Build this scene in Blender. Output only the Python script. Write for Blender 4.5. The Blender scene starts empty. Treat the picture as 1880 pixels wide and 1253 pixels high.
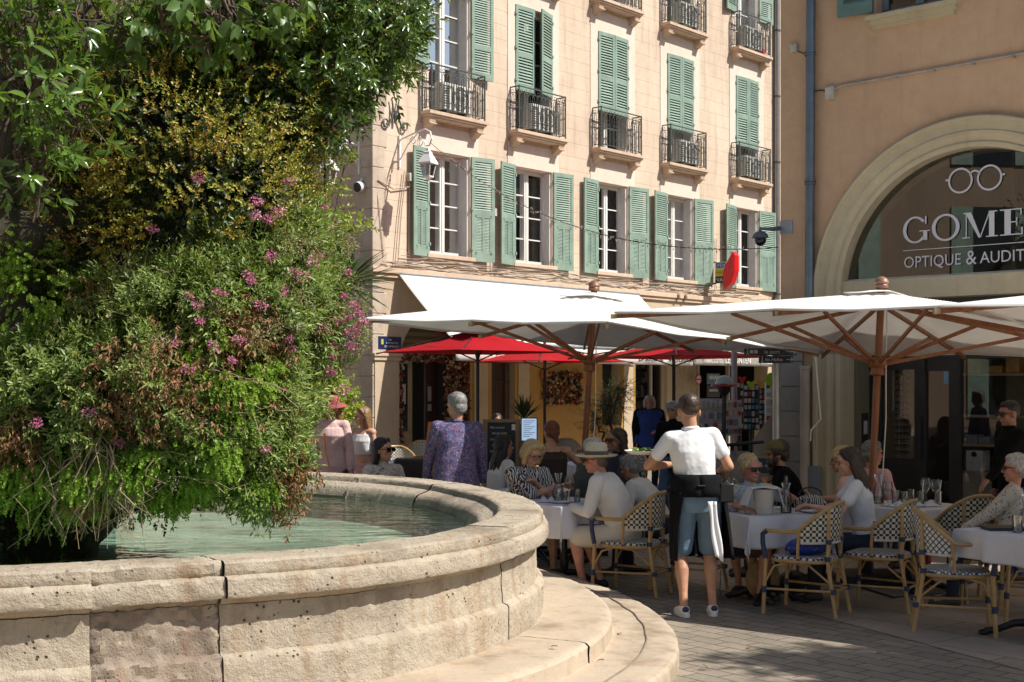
import bpy, bmesh, math, random
import numpy as np
from mathutils import Vector, Matrix, noise
from math import sin, cos, pi, radians as R, sqrt, atan2
random.seed(7); RNG = np.random.default_rng(7)
SC = bpy.context.scene; COL = SC.collection
# ------------------------------------------------------------ camera, sky, sun, exposure
F = 2500.0; CH = 1.8; HX, HY = 940.0, 710.0            # focal length and horizon in photograph pixels
cam = bpy.data.objects.new('camera', bpy.data.cameras.new('camera')); COL.objects.link(cam)
cam.location = (0, 0, CH); cam.rotation_euler = (R(90), 0, 0)
cam.data.sensor_width = 36; cam.data.lens = 36*F/1880; cam.data.shift_y = (HY-626.5)/1880
cam.data.clip_end = 500; SC.camera = cam
SUNH = Vector((-.76, .25)).normalized(); ELEV = R(49)   # horizontal travel of the light, elevation
world = bpy.data.worlds.new('World'); SC.world = world; world.use_nodes = True
wn = world.node_tree; sk = wn.nodes.new('ShaderNodeTexSky'); sk.sky_type = 'NISHITA'; sk.sun_disc = False
sk.sun_elevation = ELEV; sk.sun_rotation = atan2(-SUNH.x, -SUNH.y); sk.dust_density = 1.5
bgn = wn.nodes['Background']; wn.links.new(sk.outputs[0], bgn.inputs[0]); bgn.inputs[1].default_value = .08
sl = bpy.data.lights.new('sun', 'SUN'); sun = bpy.data.objects.new('sun', sl); COL.objects.link(sun)
sl.energy = 5.0; sl.angle = R(.55); sl.color = (1, .955, .88)
d_ = Vector((SUNH.x*cos(ELEV), SUNH.y*cos(ELEV), -sin(ELEV))); sun.rotation_euler = d_.to_track_quat('-Z', 'Y').to_euler()
SC.view_settings.view_transform = 'Standard'; SC.view_settings.look = 'None'; SC.view_settings.exposure = .36; SC.view_settings.gamma = 1
SC.cycles.max_bounces = 7; SC.cycles.diffuse_bounces = 3; SC.cycles.transparent_max_bounces = 16; SC.cycles.caustics_reflective = False; SC.cycles.caustics_refractive = False
SC.cycles.sample_clamp_indirect = 6

def at(px, py, Y): return Vector(((px-HX)/F*Y, Y, CH-(py-HY)/F*Y))       # a point of the place seen at photograph pixel px,py, Y metres away
def gr(px, py): return at(px, py, CH*F/(py-HY))
# ------------------------------------------------------------ materials
def nt(name):
    m = bpy.data.materials.new(name); m.use_nodes = True; t = m.node_tree; return m, t, t.nodes['Principled BSDF']
def nd(t, typ, **k):
    n = t.nodes.new('ShaderNode'+typ)
    for a, v in k.items():
        if a.startswith('i_'):
            key = a[2:]; key = int(key) if key.isdigit() else key.replace('_', ' ')
            n.inputs[key].default_value = v
        else: setattr(n, a, v)
    return n
def c4(c): return (c[0], c[1], c[2], 1)
def coords(t, kind='Object', scale=(1, 1, 1), rot=(0, 0, 0)):
    tc = nd(t, 'TexCoord'); mp = nd(t, 'Mapping'); mp.inputs['Scale'].default_value = scale; mp.inputs['Rotation'].default_value = rot
    t.links.new(tc.outputs[kind], mp.inputs[0]); return mp.outputs[0]
def ramp(t, fac, stops, interp='LINEAR'):
    r = nd(t, 'ValToRGB'); r.color_ramp.interpolation = interp; e = r.color_ramp.elements
    while len(e) < len(stops): e.new(.5)
    for k, (p, c) in enumerate(stops): e[k].position = p; e[k].color = c4(c) if hasattr(c, '__len__') else (c, c, c, 1)
    t.links.new(fac, r.inputs[0]); return r.outputs[0]
def mixc(t, fac, a, b, mode='MIX'):
    m = nd(t, 'Mix', data_type='RGBA', blend_type=mode)
    for i, v in ((0, fac), (6, a), (7, b)):
        if isinstance(v, (int, float)): m.inputs[i].default_value = v
        elif hasattr(v, 'is_output') or isinstance(v, bpy.types.NodeSocket): t.links.new(v, m.inputs[i])
        else: m.inputs[i].default_value = c4(v)
    return m.outputs[2]
def math_(t, op, a, b=None, c=None):
    m = nd(t, 'Math', operation=op)
    for i, v in enumerate((a, b, c)):
        if v is None: continue
        if isinstance(v, (int, float)): m.inputs[i].default_value = v
        else: t.links.new(v, m.inputs[i])
    return m.outputs[0]
def bump(t, b, h, strength=.4, dist=.01):
    n = nd(t, 'Bump', i_Strength=strength, i_Distance=dist); t.links.new(h, n.inputs['Height']); t.links.new(n.outputs[0], b.inputs['Normal'])
def noi(t, vec, scale, detail=4, rough=.55, dist=0):
    n = nd(t, 'TexNoise', i_Scale=scale, i_Detail=detail, i_Roughness=rough, i_Distortion=dist); t.links.new(vec, n.inputs[0]); return n.outputs[0]
_mc = {}
def M(name, col, rough=.6, var=.12, vs=8, bs=0, bscale=60, metal=0, spec=.5, stretch=(1, 1, 1), sheen=0):
    """plain painted / cloth / metal surface: its colour wanders by var at scale vs, relief bs at bscale"""
    if name in _mc: return _mc[name]
    m, t, b = nt(name); v = coords(t, scale=stretch)
    n = noi(t, v, vs); col = tuple(col)
    lo = tuple(max(0, c*(1-var*1.6)) for c in col); hi = tuple(min(1, c*(1+var*1.2)) for c in col)
    t.links.new(ramp(t, n, [(.28, lo), (.72, hi)]), b.inputs['Base Color'])
    b.inputs['Roughness'].default_value = rough; b.inputs['Metallic'].default_value = metal; b.inputs['Specular IOR Level'].default_value = spec
    if bs: bump(t, b, noi(t, v, bscale, 5), bs, .01)
    _mc[name] = m; return m
def skin_mat(name, c):
    if name in _mc: return _mc[name]
    m, t, b = nt(name); v = coords(t); n = noi(t, v, 14, 4)
    t.links.new(ramp(t, n, [(.3, (c[0]*.82, c[1]*.72, c[2]*.68)), (.7, (min(1, c[0]*1.1), c[1]*1.08, c[2]*1.08))]), b.inputs['Base Color'])
    b.inputs['Roughness'].default_value = .5; b.inputs['Subsurface Weight'].default_value = .08; b.inputs['Subsurface Radius'].default_value = (.01, .004, .002)
    bump(t, b, noi(t, v, 120, 3), .15, .003); _mc[name] = m; return m
def leaf_mat(name, stops, rough=.45, trans=.3, spec=.5):
    m, t, b = nt(name); g = nd(t, 'NewGeometry')
    v = coords(t); q = noi(t, v, 2.6, 3, .6, .3); q = math_(t, 'MULTIPLY_ADD', q, 2.2, -.6); f = math_(t, 'ADD', math_(t, 'MULTIPLY', g.outputs['Random Per Island'], .55), math_(t, 'MULTIPLY', q, .45)); nn = nd(t, 'Clamp'); t.links.new(f, nn.inputs[0])
    c = ramp(t, nn.outputs[0], stops)
    t.links.new(c, b.inputs['Base Color']); b.inputs['Roughness'].default_value = rough; b.inputs['Specular IOR Level'].default_value = spec
    tr = nd(t, 'BsdfTranslucent'); ms = nd(t, 'MixShader', i_0=trans)
    t.links.new(mixc(t, .5, c, (.35, .5, .03), 'MIX'), tr.inputs[0]); t.links.new(b.outputs[0], ms.inputs[1]); t.links.new(tr.outputs[0], ms.inputs[2])
    t.links.new(ms.outputs[0], t.nodes['Material Output'].inputs[0]); return m
def cloth_mat(name, c, trans=.35, rough=.9, var=.05, bs=.25, bscale=9, weave=900):
    """thin fabric that lets some light through"""
    m, t, b = nt(name); v = coords(t); n = noi(t, v, 2.2, 5)
    cc = ramp(t, n, [(.3, tuple(x*(1-var) for x in c)), (.7, tuple(min(1, x*(1+var)) for x in c))])
    t.links.new(cc, b.inputs['Base Color']); b.inputs['Roughness'].default_value = rough; b.inputs['Specular IOR Level'].default_value = .2
    bump(t, b, noi(t, v, bscale, 5, .6), bs, .02)
    tr = nd(t, 'BsdfTranslucent'); ms = nd(t, 'MixShader', i_0=trans); t.links.new(cc, tr.inputs[0])
    t.links.new(b.outputs[0], ms.inputs[1]); t.links.new(tr.outputs[0], ms.inputs[2]); t.links.new(ms.outputs[0], t.nodes['Material Output'].inputs[0]); return m
def glass_mat(name, tint=(.9, .95, .93), refl=.12, rough=.0, boost=1.0):
    """a pane: clear straight through, mirror-like at its Fresnel share"""
    m, t, b = nt(name); t.nodes.remove(b); tr = nd(t, 'BsdfTransparent'); tr.inputs[0].default_value = c4(tint)
    gl = nd(t, 'BsdfGlossy', i_Roughness=rough); fr = nd(t, 'Fresnel', i_IOR=1.5); k = math_(t, 'MULTIPLY_ADD', fr.outputs[0], boost, refl)
    ms = nd(t, 'MixShader'); t.links.new(math_(t, 'MINIMUM', k, .95), ms.inputs[0]); t.links.new(tr.outputs[0], ms.inputs[1]); t.links.new(gl.outputs[0], ms.inputs[2])
    t.links.new(ms.outputs[0], t.nodes['Material Output'].inputs[0]); return m
# ------------------------------------------------------------ things
def tag(o, label=None, cat=None, group=None, kind=None):
    if label: o['label'] = label
    if cat: o['category'] = cat
    if group: o['group'] = group
    if kind: o['kind'] = kind
    return o
def thing(name, label, cat, loc=(0, 0, 0), group=None):
    o = bpy.data.objects.new(name, None); COL.objects.link(o); o.location = loc; o.empty_display_size = .1
    return tag(o, label, cat, group)
def _adopt(o, parent):
    if parent is not None:
        o.parent = parent
        if parent.parent is None and parent.type == 'EMPTY': o.location = -Vector(parent.location)
def dup(o, parent=None):
    c = o.copy(); COL.objects.link(c); c.parent = parent
    for ch in o.children: dup(ch, c)
    return c
def place(o, x, y, z=0, rz=0, s=1, label=None):
    o.location = (x, y, z); o.rotation_euler = (0, 0, rz); o.scale = (s, s, s)
    if label: o['label'] = label
    return o
def frame_of(d, up=Vector((0, 0, 1))):
    d = Vector(d).normalized(); a = d.cross(up)
    if a.length < 1e-4: a = d.cross(Vector((1, 0, 0)))
    a.normalize(); return a, a.cross(d).normalized()
class MB:
    def __init__(s): s.v = []; s.f = []; s.uv = {}; s.mi = {}; s.cm = 0
    def add(s, vs, fs, uv=None):
        n = len(s.v); s.v += [tuple(p) for p in vs]
        for k, f in enumerate(fs):
            if s.cm: s.mi[len(s.f)] = s.cm
            if uv: s.uv[len(s.f)] = uv[k]
            s.f.append(tuple(n+i for i in f))
        return s
    def box(s, c, size, ax=None):
        X, Y, Z = (Vector(a) for a in (ax or ((1, 0, 0), (0, 1, 0), (0, 0, 1)))); c = Vector(c); a, b, h = (q/2 for q in size)
        s.add([c+X*i*a+Y*j*b+Z*k*h for i in (-1, 1) for j in (-1, 1) for k in (-1, 1)],
              [(0, 1, 3, 2), (4, 6, 7, 5), (0, 4, 5, 1), (2, 3, 7, 6), (0, 2, 6, 4), (1, 5, 7, 3)]); return s
    def bb(s, x0, x1, y0, y1, z0, z1): return s.box(((x0+x1)/2, (y0+y1)/2, (z0+z1)/2), (x1-x0, y1-y0, z1-z0))
    def tube(s, pts, r, n=8, cap=True, flat=1.0, closed=False):
        """a bar along pts; r a number or one per point; flat squeezes the second axis"""
        pts = [Vector(p) for p in pts]; N = len(pts); rs = r if hasattr(r, '__len__') else [r]*N
        rings = []; a = None
        for i, p in enumerate(pts):
            d = (pts[(i+1) % N]-pts[i-1]) if closed else (pts[min(i+1, N-1)]-pts[max(i-1, 0)])
            if d.length < 1e-9: d = Vector((0, 0, 1))
            d.normalize()
            if a is None: a, b = frame_of(d)
            else:
                a = (a-d*a.dot(d)); a = a.normalized() if a.length > 1e-5 else frame_of(d)[0]
            b = a.cross(d)
            rings.append([p+(a*cos(2*pi*k/n)+b*sin(2*pi*k/n)*flat)*rs[i] for k in range(n)])
        fs = [(i*n+k, i*n+(k+1) % n, (i+1) % N*n+(k+1) % n, (i+1) % N*n+k) for i in range(N if closed else N-1) for k in range(n)]
        if cap and not closed: fs += [tuple(range(n-1, -1, -1)), tuple((N-1)*n+k for k in range(n))]
        return s.add([v for g in rings for v in g], fs)
    def limb(s, p0, p1, r0, r1, n=14):
        """a limb with round ends"""
        p0, p1 = Vector(p0), Vector(p1); d = (p1-p0).normalized()
        pts = [p0-d*r0*.98, p0-d*r0*.8, p0-d*r0*.45, p0, p0.lerp(p1, .33), p0.lerp(p1, .66), p1, p1+d*r1*.45, p1+d*r1*.8, p1+d*r1*.98]
        rs = [r0*.15, r0*.6, r0*.9, r0, r0*.67+r1*.33, r0*.33+r1*.67, r1, r1*.9, r1*.6, r1*.15]; return s.tube(pts, rs, n)
    def chain(s, pts, rs, n=14):
        for i in range(len(pts)-1): s.limb(pts[i], pts[i+1], rs[i], rs[i+1], n)
        return s
    def ell(s, c, r, mat=None, n=16, m=10):
        c = Vector(c); mat = mat or Matrix.Identity(3); vs = [c+mat@Vector((0, 0, r[2]))]
        for i in range(1, m):
            t = pi*i/m
            for k in range(n): vs.append(c+mat@Vector((r[0]*sin(t)*cos(2*pi*k/n), r[1]*sin(t)*sin(2*pi*k/n), r[2]*cos(t))))
        vs.append(c+mat@Vector((0, 0, -r[2]))); L = len(vs)-1
        fs = [(0, 1+k, 1+(k+1) % n) for k in range(n)]
        for i in range(m-2): fs += [(1+i*n+k, 1+(i+1)*n+k, 1+(i+1)*n+(k+1) % n, 1+i*n+(k+1) % n) for k in range(n)]
        fs += [(L, 1+(m-2)*n+(k+1) % n, 1+(m-2)*n+k) for k in range(n)]; return s.add(vs, fs)
    def lathe(s, c, prof, n=24, axis=None, a0=0, a1=2*pi):
        """prof: (radius, height) pairs turned round the axis at c"""
        c = Vector(c); Z = Vector(axis or (0, 0, 1)).normalized(); X, Y = frame_of(Z, Vector((0, 1, 0))) if axis else (Vector((1, 0, 0)), Vector((0, 1, 0)))
        full = abs(a1-a0-2*pi) < 1e-6; m = n if full else n+1; vs = []
        for r, h in prof:
            for k in range(m):
                a = a0+(a1-a0)*k/n; vs.append(c+Z*h+(X*cos(a)+Y*sin(a))*r)
        fs = [(i*m+k, i*m+(k+1) % m, (i+1)*m+(k+1) % m, (i+1)*m+k) for i in range(len(prof)-1) for k in range(n if full else m-1)]
        return s.add(vs, fs)
    def loft(s, rings, cap=True):
        n = len(rings[0]); N = len(rings)
        fs = [(i*n+k, i*n+(k+1) % n, (i+1)*n+(k+1) % n, (i+1)*n+k) for i in range(N-1) for k in range(n)]
        if cap: fs += [tuple(range(n-1, -1, -1)), tuple((N-1)*n+k for k in range(n))]
        return s.add([v for g in rings for v in g], fs)
    def prism(s, poly, thick):
        """poly: 3D outline; thick: vector"""
        n = len(poly); t = Vector(thick); P = [Vector(p) for p in poly]
        fs = [tuple(range(n-1, -1, -1)), tuple(range(n, 2*n))]+[(k, (k+1) % n, n+(k+1) % n, n+k) for k in range(n)]
        return s.add(P+[p+t for p in P], fs)
    def grid(s, fn, nu, nv, uvs=False):
        vs = [fn(i/nu, j/nv) for i in range(nu+1) for j in range(nv+1)]; m = nv+1
        fs = [(i*m+j, (i+1)*m+j, (i+1)*m+j+1, i*m+j+1) for i in range(nu) for j in range(nv)]
        uv = [[(i/nu, j/nv), ((i+1)/nu, j/nv), ((i+1)/nu, (j+1)/nv), (i/nu, (j+1)/nv)] for i in range(nu) for j in range(nv)] if uvs else None
        return s.add(vs, fs, uv)
    def mesh(s, name):
        me = bpy.data.meshes.new(name); me.from_pydata(s.v, [], s.f)
        if s.uv:
            l = me.uv_layers.new(name='UVMap'); k = 0
            for i, f in enumerate(s.f):
                u = s.uv.get(i)
                for j in range(len(f)):
                    if u: l.data[k].uv = u[j]
                    k += 1
        for i, mi in s.mi.items(): me.polygons[i].material_index = mi
        return me
    def build(s, name, mat, parent=None, smooth=True, solid=0, fix=True, bevel=0):
        me = s.mesh(name)
        if fix:
            bm = bmesh.new(); bm.from_mesh(me); bmesh.ops.recalc_face_normals(bm, faces=bm.faces); bm.to_mesh(me); bm.free()
        for m in (mat if isinstance(mat, (list, tuple)) else [mat]): me.materials.append(m)
        o = bpy.data.objects.new(name, me); COL.objects.link(o)
        if smooth:
            me.polygons.foreach_set('use_smooth', [True]*len(me.polygons))
            try: me.set_sharp_from_angle(angle=R(38))
            except Exception: pass
        if solid: md = o.modifiers.new('s', 'SOLIDIFY'); md.thickness = solid; md.offset = 0
        if bevel: md = o.modifiers.new('b', 'BEVEL'); md.width = bevel; md.segments = 2; md.limit_method = 'ANGLE'
        _adopt(o, parent); return o
class HM(MB):
    k = 1.0
    def ell(s, c, r, mat=None, n=16, m=10): return MB.ell(s, c, tuple(q*s.k for q in r), mat, n, m)
    def limb(s, p0, p1, r0, r1, n=14): return MB.limb(s, p0, p1, r0*s.k, r1*s.k, n)
    def lathe(s, c, prof, n=24, axis=None, a0=0, a1=2*pi): return MB.lathe(s, c, [(r*s.k, h*s.k) for r, h in prof], n, axis, a0, a1)
def remesh(mb, name, mat, parent, vox=.008, smooth=4, disp=None):
    """fuse overlapping closed shapes into one skin"""
    me = mb.mesh(name); o = bpy.data.objects.new(name, me)
    bm = bmesh.new(); bm.from_mesh(me); bmesh.ops.recalc_face_normals(bm, faces=bm.faces); bm.to_mesh(me); bm.free()
    COL.objects.link(o)
    md = o.modifiers.new('r', 'REMESH'); md.mode = 'VOXEL'; md.voxel_size = vox
    md = o.modifiers.new('s', 'SMOOTH'); md.iterations = smooth; md.factor = .5
    for (tname, typ, size, strength) in (disp or []):
        tx = bpy.data.textures.get(tname) or bpy.data.textures.new(tname, typ); tx.noise_scale = size
        if typ == 'CLOUDS': tx.noise_depth = 3
        if typ == 'MARBLE': tx.turbulence = 9
        md = o.modifiers.new('d', 'DISPLACE'); md.texture = tx; md.strength = strength; md.mid_level = .5; md.texture_coords = 'LOCAL'
    dg = bpy.context.evaluated_depsgraph_get(); m2 = bpy.data.meshes.new_from_object(o.evaluated_get(dg)); bpy.data.objects.remove(o); bpy.data.meshes.remove(me)
    m2.name = name; m2.materials.clear(); m2.materials.append(mat); m2.polygons.foreach_set('use_smooth', [True]*len(m2.polygons))
    o = bpy.data.objects.new(name, m2); COL.objects.link(o); _adopt(o, parent); return o
def arr_mesh(name, V, Fc, mat, parent=None, smooth=False):
    """mesh from numpy arrays; all faces have the same number of corners"""
    me = bpy.data.meshes.new(name); k = Fc.shape[1]
    me.vertices.add(len(V)); me.vertices.foreach_set('co', V.astype(np.float32).ravel())
    me.loops.add(Fc.size); me.loops.foreach_set('vertex_index', Fc.astype(np.int32).ravel())
    me.polygons.add(len(Fc)); me.polygons.foreach_set('loop_start', np.arange(0, Fc.size, k, dtype=np.int32))
    me.update(calc_edges=True); me.materials.append(mat)
    if smooth: me.polygons.foreach_set('use_smooth', [True]*len(me.polygons))
    o = bpy.data.objects.new(name, me); COL.objects.link(o); _adopt(o, parent); return o
def text(name, s, mat, org, X, Y, h, parent=None, shear=0, width=None, ext=.002, align='LEFT', lean=None):
    """lettering: org = start of the baseline, X = reading direction, Y = up, h = height of a capital"""
    cu = bpy.data.curves.new(name, 'FONT'); cu.body = s; cu.size = h/.69; cu.shear = shear; cu.extrude = ext; cu.align_x = align; cu.resolution_u = 3
    if lean: cu.offset = lean
    o = bpy.data.objects.new(name, cu); COL.objects.link(o); dg = bpy.context.evaluated_depsgraph_get()
    me = bpy.data.meshes.new_from_object(o.evaluated_get(dg)); bpy.data.objects.remove(o)
    X = Vector(X).normalized(); Y = Vector(Y).normalized(); Z = X.cross(Y); xs = [v.co.x for v in me.vertices] or [0, 1]; w = max(xs)-min(xs)
    k = (width/w) if width else 1; org = Vector(org)
    for v in me.vertices: c = v.co.copy(); v.co = org+X*c.x*k+Y*c.y+Z*c.z
    me.name = name; me.materials.clear(); me.materials.append(mat); o = bpy.data.objects.new(name, me); COL.objects.link(o); _adopt(o, parent); return o
# ============================================================ THE SETTING: ground, paving, fountain
def stone_mat(name, base, dark, stain=.5, pit=.5, scale=1.0, warm=(.50, .30, .16), bs=.6):
    m, t, b = nt(name); v = coords(t, scale=(scale,)*3)
    n1 = noi(t, v, 1.3, 6, .65); n2 = noi(t, v, 9, 6, .7); sv = coords(t, scale=(5*scale, 5*scale, .55*scale)); n3 = noi(t, sv, 1.6, 5, .6)
    c = ramp(t, n1, [(.3, dark), (.5, base), (.72, tuple(min(1, x*1.12) for x in base))])
    c = mixc(t, math_(t, 'MULTIPLY', ramp(t, n3, [(.52, 0.), (.7, 1.)]), stain), c, warm)
    c = mixc(t, math_(t, 'MULTIPLY', ramp(t, n2, [(.52, 0.), (.68, 1.)]), .35), c, dark)
    vo = nd(t, 'TexVoronoi', i_Scale=26.); t.links.new(v, vo.inputs[0]); n5 = noi(t, v, 4, 4, .6)
    p = math_(t, 'MULTIPLY', ramp(t, vo.outputs[0], [(.10, 1.), (.22, 0.)]), ramp(t, n5, [(.5, 0.), (.6, 1.)]))
    c = mixc(t, math_(t, 'MULTIPLY', p, pit), c, (.09, .07, .05)); t.links.new(c, b.inputs['Base Color'])
    b.inputs['Roughness'].default_value = .85; b.inputs['Specular IOR Level'].default_value = .25
    h = math_(t, 'SUBTRACT', math_(t, 'ADD', noi(t, v, 45, 6, .7), math_(t, 'MULTIPLY', n2, .8)), math_(t, 'MULTIPLY', p, .8)); bump(t, b, h, bs, .012); return m
M_STONE = stone_mat('fountain_stone', (.475, .405, .31), (.20, .16, .118), .7, 1.0, 1.0, (.36, .24, .14), bs=1.3)
M_STONE2 = stone_mat('step_stone', (.46, .375, .28), (.24, .18, .125), .35, .35, 1.3, (.5, .33, .19), .35)
M_ROUGH = stone_mat('weathered_stone', (.41, .335, .26), (.20, .155, .12), .5, .9, 1.6, (.33, .19, .12), 1.0)
def sett_mat():
    m, t, b = nt('setts'); v = coords(t, rot=(0, 0, R(52))); w = noi(t, v, 3, 3)
    br = nd(t, 'TexBrick', i_Scale=1., i_Mortar_Size=.006, i_Brick_Width=.30, i_Row_Height=.155, i_Bias=0., i_Mortar_Smooth=.3); br.offset = .5
    vv = nd(t, 'VectorMath', operation='MULTIPLY_ADD'); nn = nd(t, 'TexNoise', i_Scale=2.5); t.links.new(v, nn.inputs[0]); vv.inputs[1].default_value = (.03, .03, 0); t.links.new(nn.outputs[1], vv.inputs[0]); t.links.new(v, vv.inputs[2]); t.links.new(vv.outputs[0], br.inputs[0])
    br.inputs['Color1'].default_value = (.34, .29, .23, 1); br.inputs['Color2'].default_value = (.26, .225, .18, 1); br.inputs['Mortar'].default_value = (.075, .062, .048, 1)
    c = mixc(t, .55, br.outputs[0], ramp(t, noi(t, v, 1.1, 7, .7), [(.3, (.45, .43, .4)), (.7, (1.25, 1.2, 1.12))]), 'MULTIPLY')
    c = mixc(t, .5, c, ramp(t, noi(t, v, 22, 6, .75), [(.3, (.55, .53, .5)), (.7, (1.2, 1.2, 1.18))]), 'MULTIPLY')
    t.links.new(c, b.inputs['Base Color']); b.inputs['Roughness'].default_value = .72
    bump(t, b, math_(t, 'ADD', math_(t, 'MULTIPLY', br.outputs[1], -1.4), noi(t, v, 30, 5, .7)), .7, .012); return m
def slab_mat():
    m, t, b = nt('paving_slabs'); v = coords(t, rot=(0, 0, R(52)))
    br = nd(t, 'TexBrick', i_Scale=1., i_Mortar_Size=.005, i_Brick_Width=.95, i_Row_Height=.48); br.offset = .37; t.links.new(v, br.inputs[0])
    br.inputs['Color1'].default_value = (.42, .34, .27, 1); br.inputs['Color2'].default_value = (.33, .27, .215, 1); br.inputs['Mortar'].default_value = (.10, .08, .06, 1)
    c = mixc(t, .5, br.outputs[0], ramp(t, noi(t, v, 2.1, 7, .7), [(.3, (.5, .47, .44)), (.7, (1.2, 1.15, 1.1))]), 'MULTIPLY')
    t.links.new(c, b.inputs['Base Color']); b.inputs['Roughness'].default_value = .62
    bump(t, b, math_(t, 'ADD', math_(t, 'MULTIPLY', br.outputs[1], -1.), noi(t, v, 18, 5, .7)), .35, .01); return m
g = MB(); g.add([(-150, -120, 0), (150, -120, 0), (150, 180, 0), (-150, 180, 0)], [(0, 1, 2, 3)])
tag(g.build('ground', sett_mat(), smooth=False), kind='structure')
a_, b_, c_ = gr(1300, 1078), gr(1880, 1232), gr(1150, 1030)
dd = (b_-a_); g = MB(); g.add([(a_.x-dd.x*.2, a_.y-dd.y*.2, .004), (b_.x+dd.x*3, b_.y+dd.y*3, .004), (16, 2, .004), (12, 25, .004), (a_.x+1.2, 25, .004)], [(0, 1, 2, 3, 4)])
tag(g.build('terrace_paving', slab_mat(), smooth=False), kind='structure')

FC = Vector((-3.72, 9.88)); FR = 4.0; ZR = .95
_th = [-180, -90, -75, -58, -45, -30, -17, 5, 22, 45, 64, 90, 180]; _dr = [0, -.03, -.07, -.04, .10, .09, .03, -.11, -.16, 0, .09, .05, 0]
def frad(th): return float(np.interp(math.degrees(th), _th, _dr))
def fpt(th, r, z): r = r+frad(th); return Vector((FC.x+r*cos(th), FC.y+r*sin(th), z))
JOINTS = [-148, -118, -96, -78, -63.5, -54.5, -42, -24, -8, 13, 33, 52, 70, 95, 122, 150, 180]
def dens(prof, step=.02):
    out = []
    for (r0, z0), (r1, z1) in zip(prof, prof[1:]):
        n = max(1, int(math.hypot(r1-r0, z1-z0)/step)); out += [(r0+(r1-r0)*i/n, z0+(z1-z0)*i/n) for i in range(n)]
    return out+[prof[-1]]
def ring_stones(name, prof, mats, parent, amp=.006, gap=.0012, joints=JOINTS, rough=(-63.5,), skew=0, sd=1):
    P = dens(prof); rr = random.Random(sd); objs = MB()
    for i in range(len(joints)-1):
        t0, t1 = R(joints[i])+gap/FR, R(joints[i+1])-gap/FR
        near = joints[i] > -125 and joints[i] < 60; n = max(4, int((t1-t0)*FR/(.022 if near else .1)))
        off = rr.uniform(-.008, .008); zo = rr.uniform(-.003, .002); isr = joints[i] in rough
        if isr: off -= .012
        A = (2.6 if isr else 1)*amp; Q = P if near else dens(prof, .08); vs = []; m = len(Q)
        for a in range(n+1):
            u = a/n; th = t0+(t1-t0)*u; e = min(u, 1-u)*(t1-t0)*FR; chip = .006*max(0, 1-e/.014)
            for (r, z) in Q:
                p = fpt(th, FR+r, z); k = noise.noise(p*5.5)*A*.7+noise.noise(p*22)*A*.9+(noise.noise(p*60)*A*.5 if near else 0)
                q = noise.noise(p*3+Vector((9, 9, 9))); k -= max(0, q-.25)*A*4
                vs.append(fpt(th, FR+r+off-chip+k, z+zo+k*.6))
        objs.cm = 1 if isr else 0
        objs.add(vs, [(a*m+j, (a+1)*m+j, (a+1)*m+j+1, a*m+j+1) for a in range(n) for j in range(m-1)])
        objs.cm = 0
    return objs.build(name, mats, parent, fix=False)
fo = thing('fountain', 'round pale stone fountain basin with moulded rim and two curved steps', 'fountain', (FC.x, FC.y, 0))
rim = [(-.5, .76), (-.47, .83), (-.44, .865), (-.38, .885), (-.33, .90), (-.31, ZR-.01), (-.29, ZR), (-.02, ZR), (0, ZR-.012), (.004, ZR-.055), (-.004, ZR-.07), (.022, ZR-.076), (.033, ZR-.086), (.036, ZR-.10), (.037, ZR-.165), (.03, ZR-.178), (-.035, ZR-.184), (-.05, ZR-.21), (-.09, ZR-.23)]
ring_stones('rim', rim, [M_STONE, M_STONE], fo, .006)
wl = [(-.06, ZR-.22), (-.055, .55), (-.05, .492), (-.018, .474), (-.010, .462), (-.008, .43), (-.004, .27), (.03, .262)]
ring_stones('basin_wall', wl, [M_STONE, M_ROUGH], fo, .009, sd=2)
mm = MB(); mm.grid(lambda u, v: fpt(2*pi*u-pi, FR-.08-.3*0, .28+(ZR-.30)*v), 120, 2); mm.build('joint_bed', M('joint', (.22, .18, .13), .9), fo)
m_alg, t, b = nt('basin_lining'); v = coords(t); sp = nd(t, 'SeparateXYZ'); t.links.new(v, sp.inputs[0])
zz = math_(t, 'ADD', sp.outputs[2], math_(t, 'MULTIPLY', noi(t, v, 3, 5), .05))
t.links.new(ramp(t, math_(t, 'MULTIPLY_ADD', zz, 4., -2.6), [(0, (.05, .08, .02)), (.45, (.06, .075, .02)), (.62, (.10, .10, .06)), (.9, (.16, .15, .11))]), b.inputs[0]); b.inputs['Roughness'].default_value = .5
mm = MB(); mm.grid(lambda u, v: fpt(2*pi*u-pi, FR-.5, .38+.40*v), 140, 3); mm.build('lining', m_alg, fo)
m_fl, t, b = nt('basin_floor'); v = coords(t, scale=(1, 2.2, 1))
c = ramp(t, noi(t, v, 1.1, 6, .6, 1.2), [(.34, (.26, .32, .25)), (.5, (.56, .64, .54)), (.7, (.76, .80, .68))])
t.links.new(mixc(t, ramp(t, noi(t, v, 6, 5, .7, 1.), [(.55, 0.), (.75, .7)]), c, (.12, .16, .09)), b.inputs[0]); b.inputs['Roughness'].default_value = .8
mm = MB(); mm.add([fpt(2*pi*i/96-pi, FR-.46, .56) for i in range(96)], [tuple(range(96))]); mm.build('basin_floor', m_fl, fo, smooth=False)
st1 = [(-.05, .272), (.40, .262), (.44, .255), (.46, .235), (.462, .14), (.49, .134)]
J1 = [-150, -120, -92, -70, -48, -22, 3, 30, 60, 90, 120, 150, 180]
ring_stones('step', st1, [M_STONE2, M_STONE2], fo, .004, joints=J1, rough=(), sd=3)
st2 = [(.40, .14), (.86, .128), (.90, .12), (.915, .10), (.918, -.02)]
ring_stones('step', st2, [M_STONE2, M_STONE2], fo, .0035, joints=[-165, -135, -108, -84, -59, -35, -12, 14, 45, 75, 105, 135, 170], rough=(), sd=4)
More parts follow.
